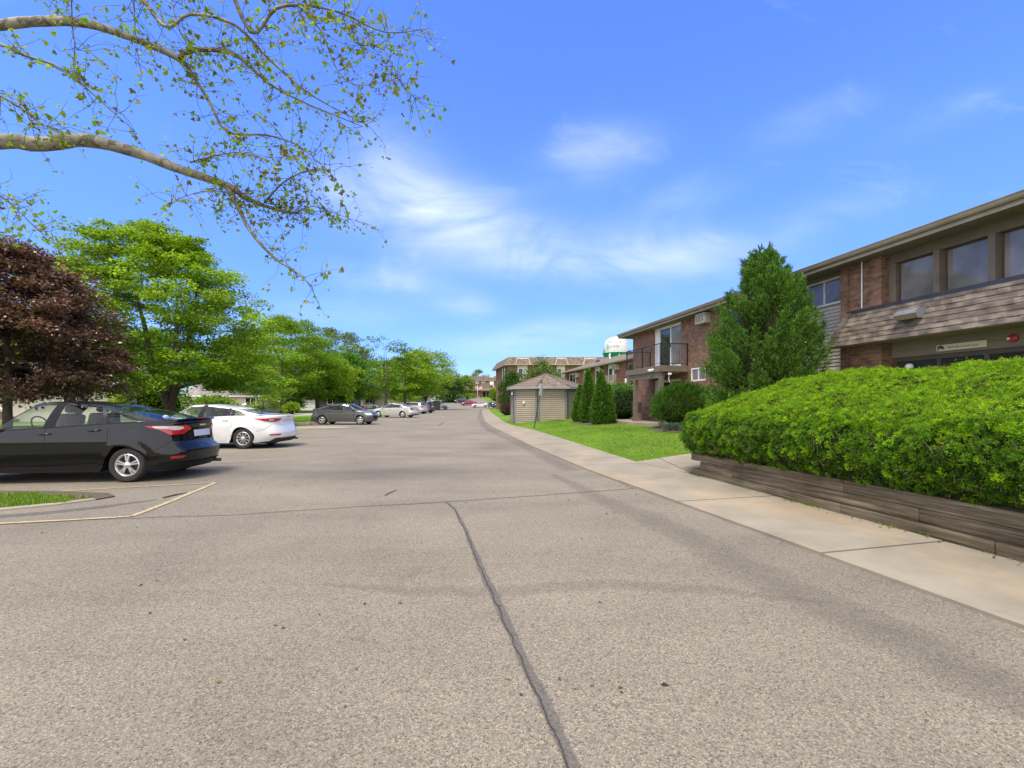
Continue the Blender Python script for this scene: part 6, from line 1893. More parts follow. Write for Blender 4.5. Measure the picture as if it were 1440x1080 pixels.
    mb = MB(); mb.box(x0t - 0.03, x1, yt - 0.02, 0.20, zt, zt + 0.05); mb.box(x0t - 0.03, x1, yt - 0.028, yt - 0.004, zt - 0.05, zt + 0.052); mb.build('flashing', MAT['flashing'], c)
    mb = MB(); mb.box(x0b + 0.02, x1, yb + 0.02, 0.28, zb - 0.02, zb + 0.004); mb.build('canopy_soffit', MAT['soffit'], c)
    mb = MB(); mb.tube([(14.02, -0.03, zb + 1.0), (14.02, -0.03, E)], 0.018, 8); mb.build('conduit', MAT['galvanised'], root)
    # eaves: soffit, fascia, gutter, roof
    y0 = -0.45
    mb = MB(); mb.box(-1.0, 22.3, y0 + 0.02, 9.4, E, E + 0.03)
    for k in range(0, 60): mb.box(-0.9 + k * 0.38, -0.885 + k * 0.38, y0 + 0.03, 0.3, E - 0.004, E + 0.001)
    part(mb, 'soffit', MAT['soffit'], root)
    mb = MB()
    prof = [(y0 + 0.02, E - 0.015), (y0 - 0.015, E - 0.015), (y0 - 0.015, E + 0.035), (y0 + 0.015, E + 0.045), (y0 + 0.015, E + 0.085), (y0 - 0.05, E + 0.095), (y0 - 0.075, E + 0.13), (y0 - 0.085, E + 0.185), (y0 - 0.10, E + 0.20), (y0 - 0.10, E + 0.215), (y0 - 0.06, E + 0.218), (y0 + 0.03, E + 0.205)]
    xs = [-1.02, 22.35]
    vs = [(x, p[0], p[1]) for x in xs for p in prof]; m = len(prof)
    mb.add(vs, [(k, m + k, m + k + 1, k + 1) for k in range(m - 1)] + [tuple(range(m))])
    mb.box(-1.02, -0.99, y0, 9.4, E - 0.015, E + 0.2)
    part(mb, 'gutter', MAT['fascia'], root)
    mb = MB(); mb.box(-0.98, 22.3, y0 + 0.031, 9.4, E + 0.031, E + 0.2); part(mb, 'roof', MAT['shingle_far'], root)
    mb = MB(); mb.box(0.28, 21.6, 0.6, 0.7, G0, E); part(mb, 'inner_wall', MAT['pane_dark'], root)
    # balcony
    zd = 3.15
    p0, p1, fx, nx = 0.0, -1.35, 2.06, 5.63
    mb = MB()
    mb.box(fx, nx, p1, p0 - 0.002, zd - 0.03, zd)
    mb.box(fx - 0.01, nx + 0.01, p1 - 0.03, p1, zd - 0.26, zd + 0.012); mb.box(fx - 0.03, fx - 0.01, p1 - 0.03, p0 - 0.002, zd - 0.26, zd + 0.012); mb.box(nx + 0.01, nx + 0.03, p1 - 0.03, p0 - 0.002, zd - 0.26, zd + 0.012)
    for k in range(7): mb.box(fx + 0.3 + k * 0.5, fx + 0.34 + k * 0.5, p1, p0 - 0.01, zd - 0.22, zd - 0.03)
    bal = part(mb, 'balcony', MAT['brown_paint'], root)
    mb = MB()
    mb.box(fx + 0.15, nx - 0.05, p1 + 0.03, p1 + 0.15, zd - 0.54, zd - 0.262)
    mb.box(fx + 0.15, nx - 0.05, p1 + 0.17, p1 + 0.21, zd - 0.54, zd - 0.262)
    mb.build('beam', MAT['brown_paint'], bal)
    for x in (2.92, 5.50):
        mb = MB()
        mb.box(x - 0.085, x + 0.085, p1 + 0.01, p1 + 0.18, 0.5, zd - 0.54); mb.box(x - 0.11, x + 0.11, p1 - 0.015, p1 + 0.205, 0.5, 0.72)
        mb.build('post', MAT['brown_paint'], bal)
    railing(bal, [(fx + 0.03, p0 - 0.03), (fx + 0.03, p1 + 0.02), (fx + 1.75, p1 + 0.02), (nx - 0.03, p1 + 0.02), (nx - 0.03, p0 - 0.03)], zd + 0.01, 0.99, MAT['black_metal'], 0.125, 0.022)
    # floodlights and camera under the balcony
    mb = MB()
    for x in (4.75, 5.0):
        mb.lathe([(0.0, 0), (0.035, 0.01), (0.045, 0.07), (0.07, 0.12), (0.065, 0.125), (0, 0.115)], 12, 'y', (x, p1 - 0.17, zd - 0.18 + 0.02))
    mb.box(4.82, 4.93, p1 - 0.09, p1 - 0.03, zd - 0.22, zd - 0.13)
    mb.build('floodlight', MAT['white'], bal, auto=40)
    mb = MB(); mb.rbox(nx - 0.02, nx + 0.08, p1 + 0.35, p1 + 0.5, zd - 0.42, zd - 0.32, 0.02); mb.tube([(nx + 0.02, p1 + 0.4, zd - 0.4), (nx + 0.02, p1 + 0.38, zd - 0.6), (nx + 0.03, p1 + 0.42, zd - 0.75)], 0.014, 6); mb.build('camera_housing', MAT['white'], bal, auto=40)
    mb = MB(); mb.rbox(fx - 0.02, fx + 0.12, p1 - 0.09, p1 - 0.03, zd - 0.62, zd - 0.40, 0.015); mb.build('meter_box', MAT['white'], bal, auto=40)
    # ---- things fixed on the facade
    sx, sz = 15.66, 2.70
    p = b1w(sx, 0.245, sz)
    s = thing('address_sign', 'long cream address sign with a dark red bird emblem on the entrance beam', 'sign', p, B1A)
    mb = MB(); mb.rbox(0, 0.98, -0.012, 0.012, 0, 0.145, 0.003); mb.build('board', MAT['sign_cream'], s)
    def text(body, size, x, z, mat, parent, name, y=-0.0135, shear=0.0):
        cu = bpy.data.curves.new(name, 'FONT'); cu.body = body; cu.size = size; cu.extrude = 0.0008; cu.shear = shear
        o = bpy.data.objects.new(name, cu); COL.objects.link(o)
        dg = bpy.context.evaluated_depsgraph_get(); me = bpy.data.meshes.new_from_object(o.evaluated_get(dg))
        bpy.data.objects.remove(o)
        me.materials.clear(); me.materials.append(mat)
        q = link(name, me, parent); q.location = (x, y, z); q.rotation_euler = (PI / 2, 0, 0)
        return q
    text('4929 Blackhawk Lane', 0.070, 0.225, 0.047, MAT['sign_ink'], s, 'lettering', shear=0.1)
    mb = MB()     # emblem: a spread winged bird
    poly = [(0.012, 0.01), (0.035, 0.055), (0.02, 0.10), (0.05, 0.122), (0.085, 0.130), (0.125, 0.118), (0.155, 0.09), (0.17, 0.055), (0.155, 0.022), (0.14, 0.05), (0.125, 0.03), (0.112, 0.06), (0.09, 0.05), (0.075, 0.075), (0.055, 0.045), (0.048, 0.02)]
    vs = [(x, -0.0135, z) for x, z in poly] + [(x, -0.012, z) for x, z in poly]; m = len(poly)
    mb.add(vs, [tuple(range(m))] + [(i, (i + 1) % m, m + (i + 1) % m, m + i) for i in range(m)])
    mb.build('emblem', MAT['sign_maroon'], s, fixn=True)
    p = b1w(17.08, 0.26, 2.82)
    a = thing('fire_alarm', 'round red fire alarm horn on the entrance beam', 'alarm', p, B1A)
    mb = MB(); mb.lathe([(0.0, -0.055), (0.06, -0.055), (0.085, -0.035), (0.09, 0.0)], 22, 'y'); mb.build('bell', MAT['red_plastic'], a, auto=40, fixn=True)
    mb = MB(); mb.rbox(-0.07, -0.02, -0.07, -0.04, -0.03, 0.02, 0.008); mb.build('strobe', MAT['white'], a, auto=40)
    # wall pack light on the canopy
    p = b1w(15.52, -0.30, 3.56)
    a = thing('wall_light', 'grey wedge shaped floodlight mounted on the shingled canopy', 'light', p, B1A)
    mb = MB()
    pr = [(0.06, -0.10), (-0.14, -0.09), (-0.22, 0.02), (-0.19, 0.085), (-0.09, 0.145), (0.10, 0.165)]
    vs = [(x, y, z) for x in (-0.25, 0.25) for y, z in pr]; m = len(pr)
    mb.add(vs, [(k, m + k, m + (k + 1) % m, (k + 1) % m) for k in range(m)] + [tuple(range(m)), tuple(range(m, 2 * m))[::-1]])
    mb.build('housing', MAT['lamp_metal'], a, fixn=True)
    mb = MB(); mb.quad((-0.235, -0.148, -0.087), (0.235, -0.148, -0.087), (0.235, -0.222, 0.012), (-0.235, -0.222, 0.012)); mb.build('lens', MAT['lamp_lens'], a)
    mb = MB(); mb.lathe([(0.0, 0.10), (0.05, 0.09), (0.085, 0.04), (0.085, 0.0), (0.05, -0.03), (0.0, -0.04)], 18)
    p = b1w(15.15, 0.10, 2.36)
    o = mb.build('globe_lamp', MAT['white'], None, smooth=True, fixn=True); o.location = p
    tag(o, 'white glass globe lamp under the canopy at the entrance', 'lamp')

def build_patio_chair():
    p = (6.62, 24.0, 0.56)
    a = thing('patio_chair', 'brown mesh patio chair standing beside the balcony post', 'chair', p, -0.15)
    mb = MB(); mb.rbox(-0.24, 0.24, -0.24, 0.24, 0.40, 0.43, 0.01); mb.build('seat', MAT['chair_fabric'], a)
    mb = MB(); mb.rbox(-0.23, 0.23, -0.015, 0.015, 0, 0.52, 0.01, M=Matrix.Translation((0, 0.25, 0.43)) @ Matrix.Rotation(-0.18, 4, 'X')); mb.build('backrest', MAT['chair_fabric'], a)
    for sx in (-1, 1):
        mb = MB(); mb.tube([(0.26 * sx, -0.26, 0), (0.26 * sx, -0.25, 0.62), (0.26 * sx, 0.0, 0.64), (0.26 * sx, 0.28, 0.62)], 0.014, 6); mb.build('armrest', MAT['dark_brown'], a)
        mb = MB(); mb.tube([(0.25 * sx, 0.30, 0), (0.25 * sx, 0.24, 0.42), (0.25 * sx, 0.34, 0.98)], 0.014, 6); mb.build('leg', MAT['dark_brown'], a)

# ------------------------------------------------------------------ the second block further on
def build_second_block():
    d = Vector((-0.196, 0.981)).normalized()
    O = Vector((18.7 - 0.2 * 59, 59.0))
    ang = math.atan2(-d.y, -d.x)
    root = thing('apartment_block', 'farther two storey brick apartment block with a low shingled gable roof, behind the arborvitae', 'apartment building', (O.x, O.y, 0), ang)
    def uu(px):
        r = (px - 720) / FOC; Y = 18.7 / (r + 0.2)
        return (59 - Y) / d.y
    E, L, G0 = 5.32, 30.0, 0.2
    mb = MB()
    mb.box(0, L, 0, 9.5, G0, E)
    mb.add([(0, 0.002, E), (0, 9.5, E), (0, 4.75, E + 1.55)], [(0, 1, 2)])
    part(mb, 'brick_wall', MAT['brick_far'], root)
    mb = MB()
    ov = 0.6
    mb.add([(-0.4, -ov, E + 0.02), (L, -ov, E + 0.02), (L, 4.75, E + 1.78), (-0.4, 4.75, E + 1.78), (-0.4, 10.1, E + 0.02), (L, 10.1, E + 0.02)], [(0, 1, 2, 3), (3, 2, 5, 4)])
    mb.add([(-0.4, -ov, E - 0.1), (-0.4, -ov, E + 0.02), (-0.4, 4.75, E + 1.78), (-0.4, 4.75, E + 1.62)], [(0, 1, 2, 3)])
    rf = part(mb, 'roof', MAT['shingle_roof'], root)
    for u, y, h in ((uu(812), 2.6, 0.35), (uu(846), 3.0, 0.3), (uu(852), 2.8, 0.3), (uu(868), 3.2, 0.35)):
        mb = MB(); z = E + 0.02 + (y + ov) * 0.329
        mb.rbox(u - 0.22, u + 0.22, y - 0.2, y + 0.2, z - 0.1, z + h * 0.6, 0.03); mb.build('vent', MAT['flashing'], rf)
    u = uu(821); mb = MB(); mb.tube([(u, 3.2, E + 1.0), (u, 3.2, E + 1.9)], 0.07, 8); mb.build('vent_pipe', MAT['white'], rf)
    mb = MB(); mb.box(-0.4, L, -ov - 0.10, -ov, E - 0.08, E + 0.05); mb.box(-0.4, L, -ov, -0.001, E - 0.08, E - 0.05); part(mb, 'gutter', MAT['fascia'], root)
    # white panel strips with a window on top
    for a, b, dark in ((821.5, 825.5, 0), (838, 844.5, 0), (856, 864, 0)):
        u0, u1 = sorted((uu(a), uu(b)))
        mb = MB(); mb.box(u0, u1, -0.05, 0.02, G0, E - 0.1); part(mb, 'white_panel', MAT['white'] if a > 850 else MAT['cream'], root)
        w = (u1 - u0)
        window(root, u0 + w * .15, u1 - w * .15, 3.55, 4.9, -0.07, 'white', 0.07, (), 'pane_dark')
        window(root, u0 + w * .15, u1 - w * .15, 0.9, 2.3, -0.07, 'white', 0.07, (), 'pane_dark')
    u0, u1 = sorted((uu(801.5), uu(810)))
    window(root, u0, u1, 2.95, 5.05, -0.03, 'white', 0.1, ((u0 * .45 + u1 * .55),), 'pane_dark')
    railing(root, [(u0 - 0.3, -0.9), (u1 + 0.2, -0.9)], 2.9, 1.0, MAT['black_metal'], 0.2, 0.03)
    mb = MB(); mb.box(u0 - 0.3, u1 + 0.2, -0.95, -0.001, 2.7, 2.9); part(mb, 'balcony', MAT['brown_paint'], root)
    air_con(root, uu(813.3), 0.0, 4.75, 0.8, 0.5, 0.4); air_con(root, uu(868.5), 0.0, 4.85, 0.75, 0.5, 0.4)
    for px in (832.5, 845.8, 855.2, 799.0):
        mb = MB(); u = uu(px); mb.box(u - 0.12, u + 0.12, -0.10, -0.001, G0, E - 0.1); part(mb, 'brick_pier', MAT['dark_brown'], root)
    mb = MB(); u = uu(849.5); mb.tube([(u - 0.5, -ov, E - 0.1), (u, -0.1, E - 0.55), (u, -0.1, G0)], 0.05, 6); part(mb, 'downspout', MAT['cream'], root)
    u0, u1 = uu(864.5), uu(885)
    mb = MB(); mb.box(u0, u1, -1.35, -0.001, 2.75, 2.98); bl = part(mb, 'balcony', MAT['fascia'], root)
    railing(bl, [(u0, -0.05), (u0, -1.3), (u1, -1.3)], 2.98, 1.0, MAT['fascia'], 0.16, 0.03, r=0.02)
    window(root, uu(884), uu(892), 2.98, 5.0, -0.03, 'cream', 0.08, (), 'pane_dark')

# ------------------------------------------------------------------ octagonal shed
def build_shed():
    cx, cy = 2.46, 33.0
    z0 = 0.05
    root = thing('garden_shed', 'eight sided tan clapboard shed with grey corner boards and a brown shingled roof', 'shed', (cx, cy, z0), 0)
    Rw, Re = 2.62, 2.98
    base = math.atan2(-33.0, -2.46)           # towards the viewer
    # corner angles measured from the line of sight; positive is to the right
    offs = [R(-12.4 + 45 * k) for k in range(8)]
    def P(r, k, z):
        a = base + offs[k % 8]
        return Vector((r * math.cos(a), r * math.sin(a), z))
    zt = 2.42
    wall, trim = MB(), MB()
    for k in range(8):
        a, b = P(Rw, k, 0), P(Rw, k + 1, 0)
        d = (b - a).normalized(); n = Vector((d.y, -d.x, 0))
        if n.dot(a) < 0: n = -n
        z = 0.0
        while z < zt:
            z2 = min(zt, z + 0.135)
            g = 0.05
            i0, i1, o0, o1 = a + n * 0.004, b + n * 0.004, a + n * 0.062, b + n * 0.062
            V_ = lambda p, h_: Vector((p.x, p.y, h_))
            wall.quad(V_(i0, z), V_(i1, z), V_(i1, z + g), V_(i0, z + g))
            wall.quad(V_(i0, z + g), V_(i1, z + g), V_(o1, z + g), V_(o0, z + g))
            wall.quad(V_(o0, z + g), V_(o1, z + g), V_(a + n * 0.05, z2) + (b - a), V_(a + n * 0.05, z2))
            wall.quad(V_(a + n * 0.05, z2), V_(b + n * 0.05, z2), V_(i1, z2), V_(i0, z2))
            z = z2
        for c_, sgn in ((a, 1), (b, -1)):
            e = c_ + d * sgn * 0.15
            c0 = c_ + n * 0.072
            trim = MB(); trim.add([(c0.x, c0.y, 0), (e.x + n.x * 0.072, e.y + n.y * 0.072, 0), (e.x + n.x * 0.072, e.y + n.y * 0.072, zt), (c0.x, c0.y, zt), (e.x, e.y, 0), (e.x, e.y, zt)], [(0, 1, 2, 3), (1, 4, 5, 2)])
            part(trim, 'corner_board', MAT['grey_trim'], root)
    part(wall, 'wall', MAT['siding_tan'], root)
    rf, gt = MB(), MB()
    ap = Vector((0, 0, 3.52))
    ze = 2.50
    rows = 14
    for k in range(8):
        for i in range(rows):
            f0, f1 = i / rows, (i + 1) / rows
            a0, b0, a1, b1 = P(Re, k, ze).lerp(ap, f0), P(Re, k + 1, ze).lerp(ap, f0), P(Re, k, ze).lerp(ap, f1), P(Re, k + 1, ze).lerp(ap, f1)
            up = Vector((0, 0, 0.012))
            rf.quad(a0 + up, b0 + up, b1, a1); rf.quad(a0, b0, b0 + up, a0 + up)
        a, b = P(Re + 0.02, k, ze), P(Re + 0.02, k + 1, ze); c, d = P(Rw - 0.05, k, ze - 0.13), P(Rw - 0.05, k + 1, ze - 0.13)
        gt.quad(a + Vector((0, 0, 0.008)), b + Vector((0, 0, 0.008)), b - Vector((0, 0, 0.13)), a - Vector((0, 0, 0.13)))
        gt.quad(a - Vector((0, 0, 0.13)), b - Vector((0, 0, 0.13)), d, c)
    part(rf, 'roof', MAT['shingle_roof'], root)
    part(gt, 'fascia', MAT['gutter_grey'], root)
    # ridge caps
    mb = MB()
    for k in range(8): mb.tube([P(Re, k, ze + 0.02), ap + Vector((0, 0, 0.01))], 0.05, 5)
    part(mb, 'ridge_cap', MAT['shingle'], root)
    m = P(Rw, 7, 0).lerp(P(Rw, 8, 0), 0.46)
    n = Vector((m.x, m.y, 0)).normalized()
    mb = MB(); mb.ellipsoid((m.x + n.x * 0.08, m.y + n.y * 0.08, 1.42), (0.1, 0.1, 0.12), 12, 8)
    part(mb, 'light_fixture', MAT['cream'], root, smooth=True)
    m = P(Rw, 7, 0); n = Vector((m.x, m.y, 0)).normalized()
    mb = MB(); mb.rbox(m.x - 0.2, m.x - 0.1, m.y - 0.1, m.y, 2.0, 2.16, 0.02); part(mb, 'corner_lamp', MAT['white'], root)

def build_signpost():
    x, y = 1.22, 25.6
    z0 = H(x, y)
    root = thing('sign_post', 'leaning green metal post carrying a sign seen edge on, in front of the shed', 'sign post', (x, y, z0 - 0.1), 0)
    top = Vector((0.47, 0.1, 2.82))
    mb = MB(); mb.tube([(0, 0, 0), top * 0.5, top], 0.032, 4); mb.build('post', MAT['green_post'], root)
    for zz in (0.75, 1.15):
        pass
    d = top.normalized()
    mb = MB()
    c = top * 0.80
    M = Matrix.Translation(c) @ Vector((0, 0, 1)).rotation_difference(d).to_matrix().to_4x4() @ Matrix.Rotation(R(60), 4, 'Z')
    mb.rbox(-0.16, 0.16, -0.06, -0.045, -0.30, 0.36, 0.006, M=M)
    mb.build('sign_plate', MAT['galvanised'], root)

# ------------------------------------------------------------------ three storey mansard blocks at the end
def storeys_block(name, label, foot, z0, zt, mansard, walls, group=None):
    """foot: counter clockwise outline; walls: list of callables drawing features on edge i"""
    root = thing(name, label, 'apartment building', (foot[0][0], foot[0][1], z0), 0, group)
    P = [Vector((x - foot[0][0], y - foot[0][1], 0)) for x, y in foot]
    mb = MB()
    mb.prism([(p.x, p.y) for p in P], -0.5, zt)
    mb.build('brick_wall', MAT['brick_far'], root, fixn=True)
    c = sum(P, Vector()) / len(P)
    mb = MB()
    n = len(P)
    def off(i, d):
        p = P[i]; a = (P[i - 1] - p).normalized(); b = (P[(i + 1) % n] - p).normalized()
        bis = (a + b).normalized(); s = abs(a.cross(bis).z) or 1
        return p - bis * (d / s)
    lo = [off(i, 0.75) for i in range(n)]; hi = [off(i, -0.15) for i in range(n)]
    for i in range(n):
        i2 = (i + 1) % n
        a, b, cc, dd = lo[i], lo[i2], hi[i2], hi[i]
        mb.quad((a.x, a.y, zt - 0.1), (b.x, b.y, zt - 0.1), (cc.x, cc.y, zt + mansard), (dd.x, dd.y, zt + mansard))
    mb.add([(p.x, p.y, zt + mansard) for p in hi], [tuple(range(n))])
    mb.build('mansard_roof', MAT['shingle_far'], root, fixn=True)
    mb = MB()
    for i in range(n):
        i2 = (i + 1) % n
        a, b = lo[i], lo[i2]
        mb.quad((a.x, a.y, zt - 0.32), (b.x, b.y, zt - 0.32), (b.x, b.y, zt - 0.099), (a.x, a.y, zt - 0.099))
        mb.quad((a.x, a.y, zt - 0.32), (b.x, b.y, zt - 0.32), (P[i2].x, P[i2].y, zt - 0.33), (P[i].x, P[i].y, zt - 0.33))
    mb.build('fascia', MAT['fascia'], root, fixn=True)
    return root

def build_far_blocks():
    x0, y0 = -0.75, 85.0
    zt = 8.75
    root = storeys_block('mansard_block', 'three storey brick block with a tall mansard roof and recessed balconies, behind the shed', [(x0, y0), (34, y0), (34, y0 + 14), (-3.5, y0 + 14)], 0.0, zt, 1.25, None, 'mansard apartment blocks')
    def ux(px): return at(px, y0) - x0
    for a, b in ((727.5, 742), (783, 794.5), (822, 835.5)):
        u0, u1 = ux(a), ux(b)
        mb = MB()
        mb.box(u0, u1, -0.10, 0.02, 0.2, zt + 1.1)
        mb.add([(u0 - .25, -0.9, zt - .1), (u0, -0.12, zt + 1.15), (u0, 0.3, zt + 1.15), (u0, 0.3, zt - .1)], [(0, 1, 2, 3)])
        mb.build('bay_panel', MAT['cream'], root)
        for sx, ex in ((u0, -0.22), (u1, 0.22)):
            mb = MB(); mb.add([(sx + ex * 1.9, -0.95, zt - 0.3), (sx + ex * 1.9 + .16, -0.95, zt - .3), (sx + .16, -0.1, zt + 1.28), (sx, -0.1, zt + 1.28), (sx + ex * 1.9, -0.6, zt - 0.3), (sx, 0.2, zt + 1.28)], [(0, 1, 2, 3), (0, 3, 5, 4)]); mb.build('dormer_trim', MAT['siding_tan'], root)
        for fl, zf in enumerate((0.35, 3.1, 5.75)):
            window(root, u0 + 0.15, u0 + (u1 - u0) * 0.55, zf + 0.1, zf + 2.1, -0.14, 'white', 0.08, (), 'pane_dark')
            window(root, u0 + (u1 - u0) * 0.56, u1 - 0.1, zf + 0.1, zf + 2.1, -0.14, 'white', 0.08, (), 'curtain')
            if fl:
                mb = MB(); mb.box(u0 - 0.15, u1 + 0.15, -1.2, -0.1, zf - 0.28, zf); bl = mb.build('balcony', MAT['fascia'], root)
                railing(bl, [(u0 - 0.1, -0.12), (u0 - 0.1, -1.15), (u1 + 0.1, -1.15), (u1 + 0.1, -0.12)], zf, 1.0, MAT['dark_brown'], 0.11, 0.03, r=0.03)
    # tall stair windows on the side that faces the driveway
    A = Vector((x0, y0)); Bq = Vector((-3.5, y0 + 14)); dr = (Bq - A).normalized()
    for t in (3.3, 5.6):
        p = dr * t; n = Vector((-dr.y, dr.x)); n = n if n.x < 0 else -n
        q0, q1 = p - dr * 0.4 + n * 0.05, p + dr * 0.4 + n * 0.05
        mb = MB()
        mb.add([(q0.x, q0.y, 2.2), (q1.x, q1.y, 2.2), (q1.x, q1.y, zt - 0.4), (q0.x, q0.y, zt - 0.4)], [(0, 1, 2, 3)])
        mb.build('white_panel', MAT['white'], root)
        q1 = p - dr * 0.4 + n * 0.05; q0 = p - dr * 0.95 + n * 0.05
        mb = MB(); mb.add([(q0.x, q0.y, 2.2), (q1.x, q1.y, 2.2), (q1.x, q1.y, zt - 0.4), (q0.x, q0.y, zt - 0.4)], [(0, 1, 2, 3)]); mb.build('stair_window', MAT['pane_dark'], root)
    # farthest block with its low entrance hall
    Y = 214.0; z0 = gz(Y); X0 = at(662.5, Y)
    zt = 7.6
    root = storeys_block('mansard_block', 'farthest three storey brick block with small white windows behind the flagpole', [(X0, Y), (X0 + 30, Y), (X0 + 30, Y + 14), (X0, Y + 14)], z0, zt, 2.0, None, 'mansard apartment blocks')
    def vx(px): return at(px, Y) - X0
    for px in (671, 679.5):
        for zf in (6.1, 3.6, 1.0):
            u = vx(px); window(root, u - 0.95, u + 0.95, zf, zf + 1.0, -0.06, 'white', 0.25, (u,), 'curtain')
    u0, u1 = vx(688), vx(694.8)
    mb = MB(); mb.box(u0, u1, -0.1, 0.02, 0, zt + 1.9); mb.build('bay_panel', MAT['cream'], root)
    mb = MB(); mb.box(u0 + .2, u1 - .2, -0.5, -0.11, 5.6, 8.0); mb.build('balcony', MAT['white'], root)
    window(root, u0 + 0.2, u1 - 0.2, 3.0, 5.3, -0.14, 'white', 0.25, (), 'pane_dark')
    # entrance hall
    X1, X2, Yh = at(664, 205), at(699, 205), 205.0
    hall = thing('entrance_hall', 'low brick entrance hall with a hipped shingle roof in front of the farthest block', 'building', (X1, Yh, gz(Yh)))
    w = X2 - X1
    mb = MB(); mb.box(0, w, 0, 8.5, -0.5, 3.0); mb.build('brick_wall', MAT['brick_far'], hall)
    mb = MB(); mb.add([(-0.6, -0.8, 3.0), (w + 0.6, -0.8, 3.0), (w - 1.2, 2.6, 4.5), (1.6, 2.6, 4.5), (-0.6, 8.6, 3.2), (w + 0.6, 8.6, 3.2)], [(0, 1, 2, 3), (0, 3, 4), (1, 5, 2), (3, 2, 5, 4)]); mb.build('roof', MAT['shingle_far'], hall)
    c0 = w * 0.52
    mb = MB(); mb.add([(c0 - 2.4, 1.9, 4.15), (c0 + 2.4, 1.9, 4.15), (c0 + 1.9, 2.7, 6.6), (c0 - 1.9, 2.7, 6.6), (c0 - 2.4, 5, 4.15), (c0 + 2.4, 5, 4.15), (c0 + 1.9, 4.2, 6.6), (c0 - 1.9, 4.2, 6.6)], [(0, 1, 2, 3), (1, 5, 6, 2), (5, 4, 7, 6), (4, 0, 3, 7), (3, 2, 6, 7)]); mb.build('clerestory', MAT['shingle_far'], hall)
    mb = MB(); mb.box(-0.6, w + 0.6, -0.85, -0.8, 2.75, 3.02); mb.build('fascia', MAT['dark_brown'], hall)
    for f in (0.42, 0.58, 0.74):
        window(hall, w * f, w * f + 1.5, 0.1, 2.4, -0.03, 'dark_brown', 0.12, (), 'pane_dark')
    window(hall, w * 0.89, w * 0.89 + 0.9, 0.4, 2.5, -0.03, 'white', 0.12, (), 'curtain')
    # wing on the left with a dark fence before it
    Yw = 222.0; X1 = at(643, Yw)
    root = storeys_block('brick_wing', 'shadowed brick wing left of the farthest block, partly behind trees', [(X1, Yw), (X1 + 7.5, Yw), (X1 + 7.5, Yw + 10), (X1, Yw + 10)], gz(Yw), 7.4, 1.8, None)
    for zf in (3.4, 6.0):
        window(root, 4.6, 6.8, zf - 0.2, zf + 1.6, -0.06, 'white', 0.25, (), 'curtain')
    Yf = 200.0; xa, xb = at(644, Yf), at(663, Yf)
    f = thing('metal_fence', 'dark metal picket fence in front of the far brick wing', 'fence', (xa, Yf, gz(Yf)))
    railing(f, [(0, 0), ((xb - xa) / 2, 0), (xb - xa, 0)], 0, 2.6, MAT['lamp_metal'], 0.35, 0.05, name='pickets', r=0.04)
    # long low carport like building at the bend
    Yl = 190.0
    lo = thing('low_building', 'long low brown building with a flat tan roof at the far bend', 'building', (at(618, Yl), Yl, gz(Yl)))
    mb = MB(); mb.box(0, 7, 0, 6, -0.5, 3.0); mb.build('wall', MAT['brick_far'], lo)
    mb = MB(); mb.box(-0.8, 8, -1, 7, 3.0, 3.6); mb.build('roof', MAT['fascia'], lo)

def build_flag():
    Y = 188.0; x = at(671.5, Y); z0 = gz(Y)
    root = thing('flagpole', 'white flagpole with a striped flag in front of the farthest brick block', 'flagpole', (x, Y, z0))
    mb = MB(); mb.tube([(0, 0, 0), (0, 0, 5.3)], [0.10, 0.06], 8); mb.ellipsoid((0, 0, 5.35), (0.12, 0.12, 0.12), 8, 6); mb.build('pole', MAT['white'], root, smooth=True)
    fl = MB()
    def pt(u, v): return (0.06 + 1.9 * u, 0.12 * math.sin(u * 7), 5.1 - 1.25 * v - 0.15 * u)
    for i in range(13):
        for k in range(8):
            fl.add([pt(k / 8, i / 13), pt((k + 1) / 8, i / 13), pt((k + 1) / 8, (i + 1) / 13), pt(k / 8, (i + 1) / 13)], [(0, 1, 2, 3)], (2 if (k < 3 and i < 7) else i % 2))
    fl.build('flag', [MAT['red'], MAT['white'], MAT['blue']], root, weld=True)
    Y = 196.0; x = at(664.5, Y)
    root = thing('street_lamp', 'tall thin lamp post with a white globe beside the farthest brick block', 'street lamp', (x, Y, gz(Y)))
    mb = MB(); mb.tube([(0, 0, 0), (0, 0, 6.6)], 0.08, 6); mb.build('pole', MAT['lamp_metal'], root)
    mb = MB(); mb.ellipsoid((0.25, -0.1, 4.4), (0.35, 0.35, 0.6), 10, 6); mb.build('lamp_globe', MAT['white'], root, smooth=True)
    mb = MB(); mb.ellipsoid((0.15, -0.1, 6.8), (0.45, 0.3, 0.3), 10, 6); mb.build('lamp_head', MAT['white'], root, smooth=True)
    Y = 178; x = at(676.3, Y)
    root = thing('notice_board', 'dark notice board on a short post on the far lawn', 'sign', (x, Y, gz(Y)))
    mb = MB(); mb.rbox(-0.28, 0.28, -0.04, 0.04, 0.7, 1.7, 0.03); mb.build('board', MAT['black_metal'], root)
    mb = MB(); mb.tube([(0, 0, 0), (0, 0, 0.7)], 0.06, 6); mb.build('post', MAT['black_metal'], root)

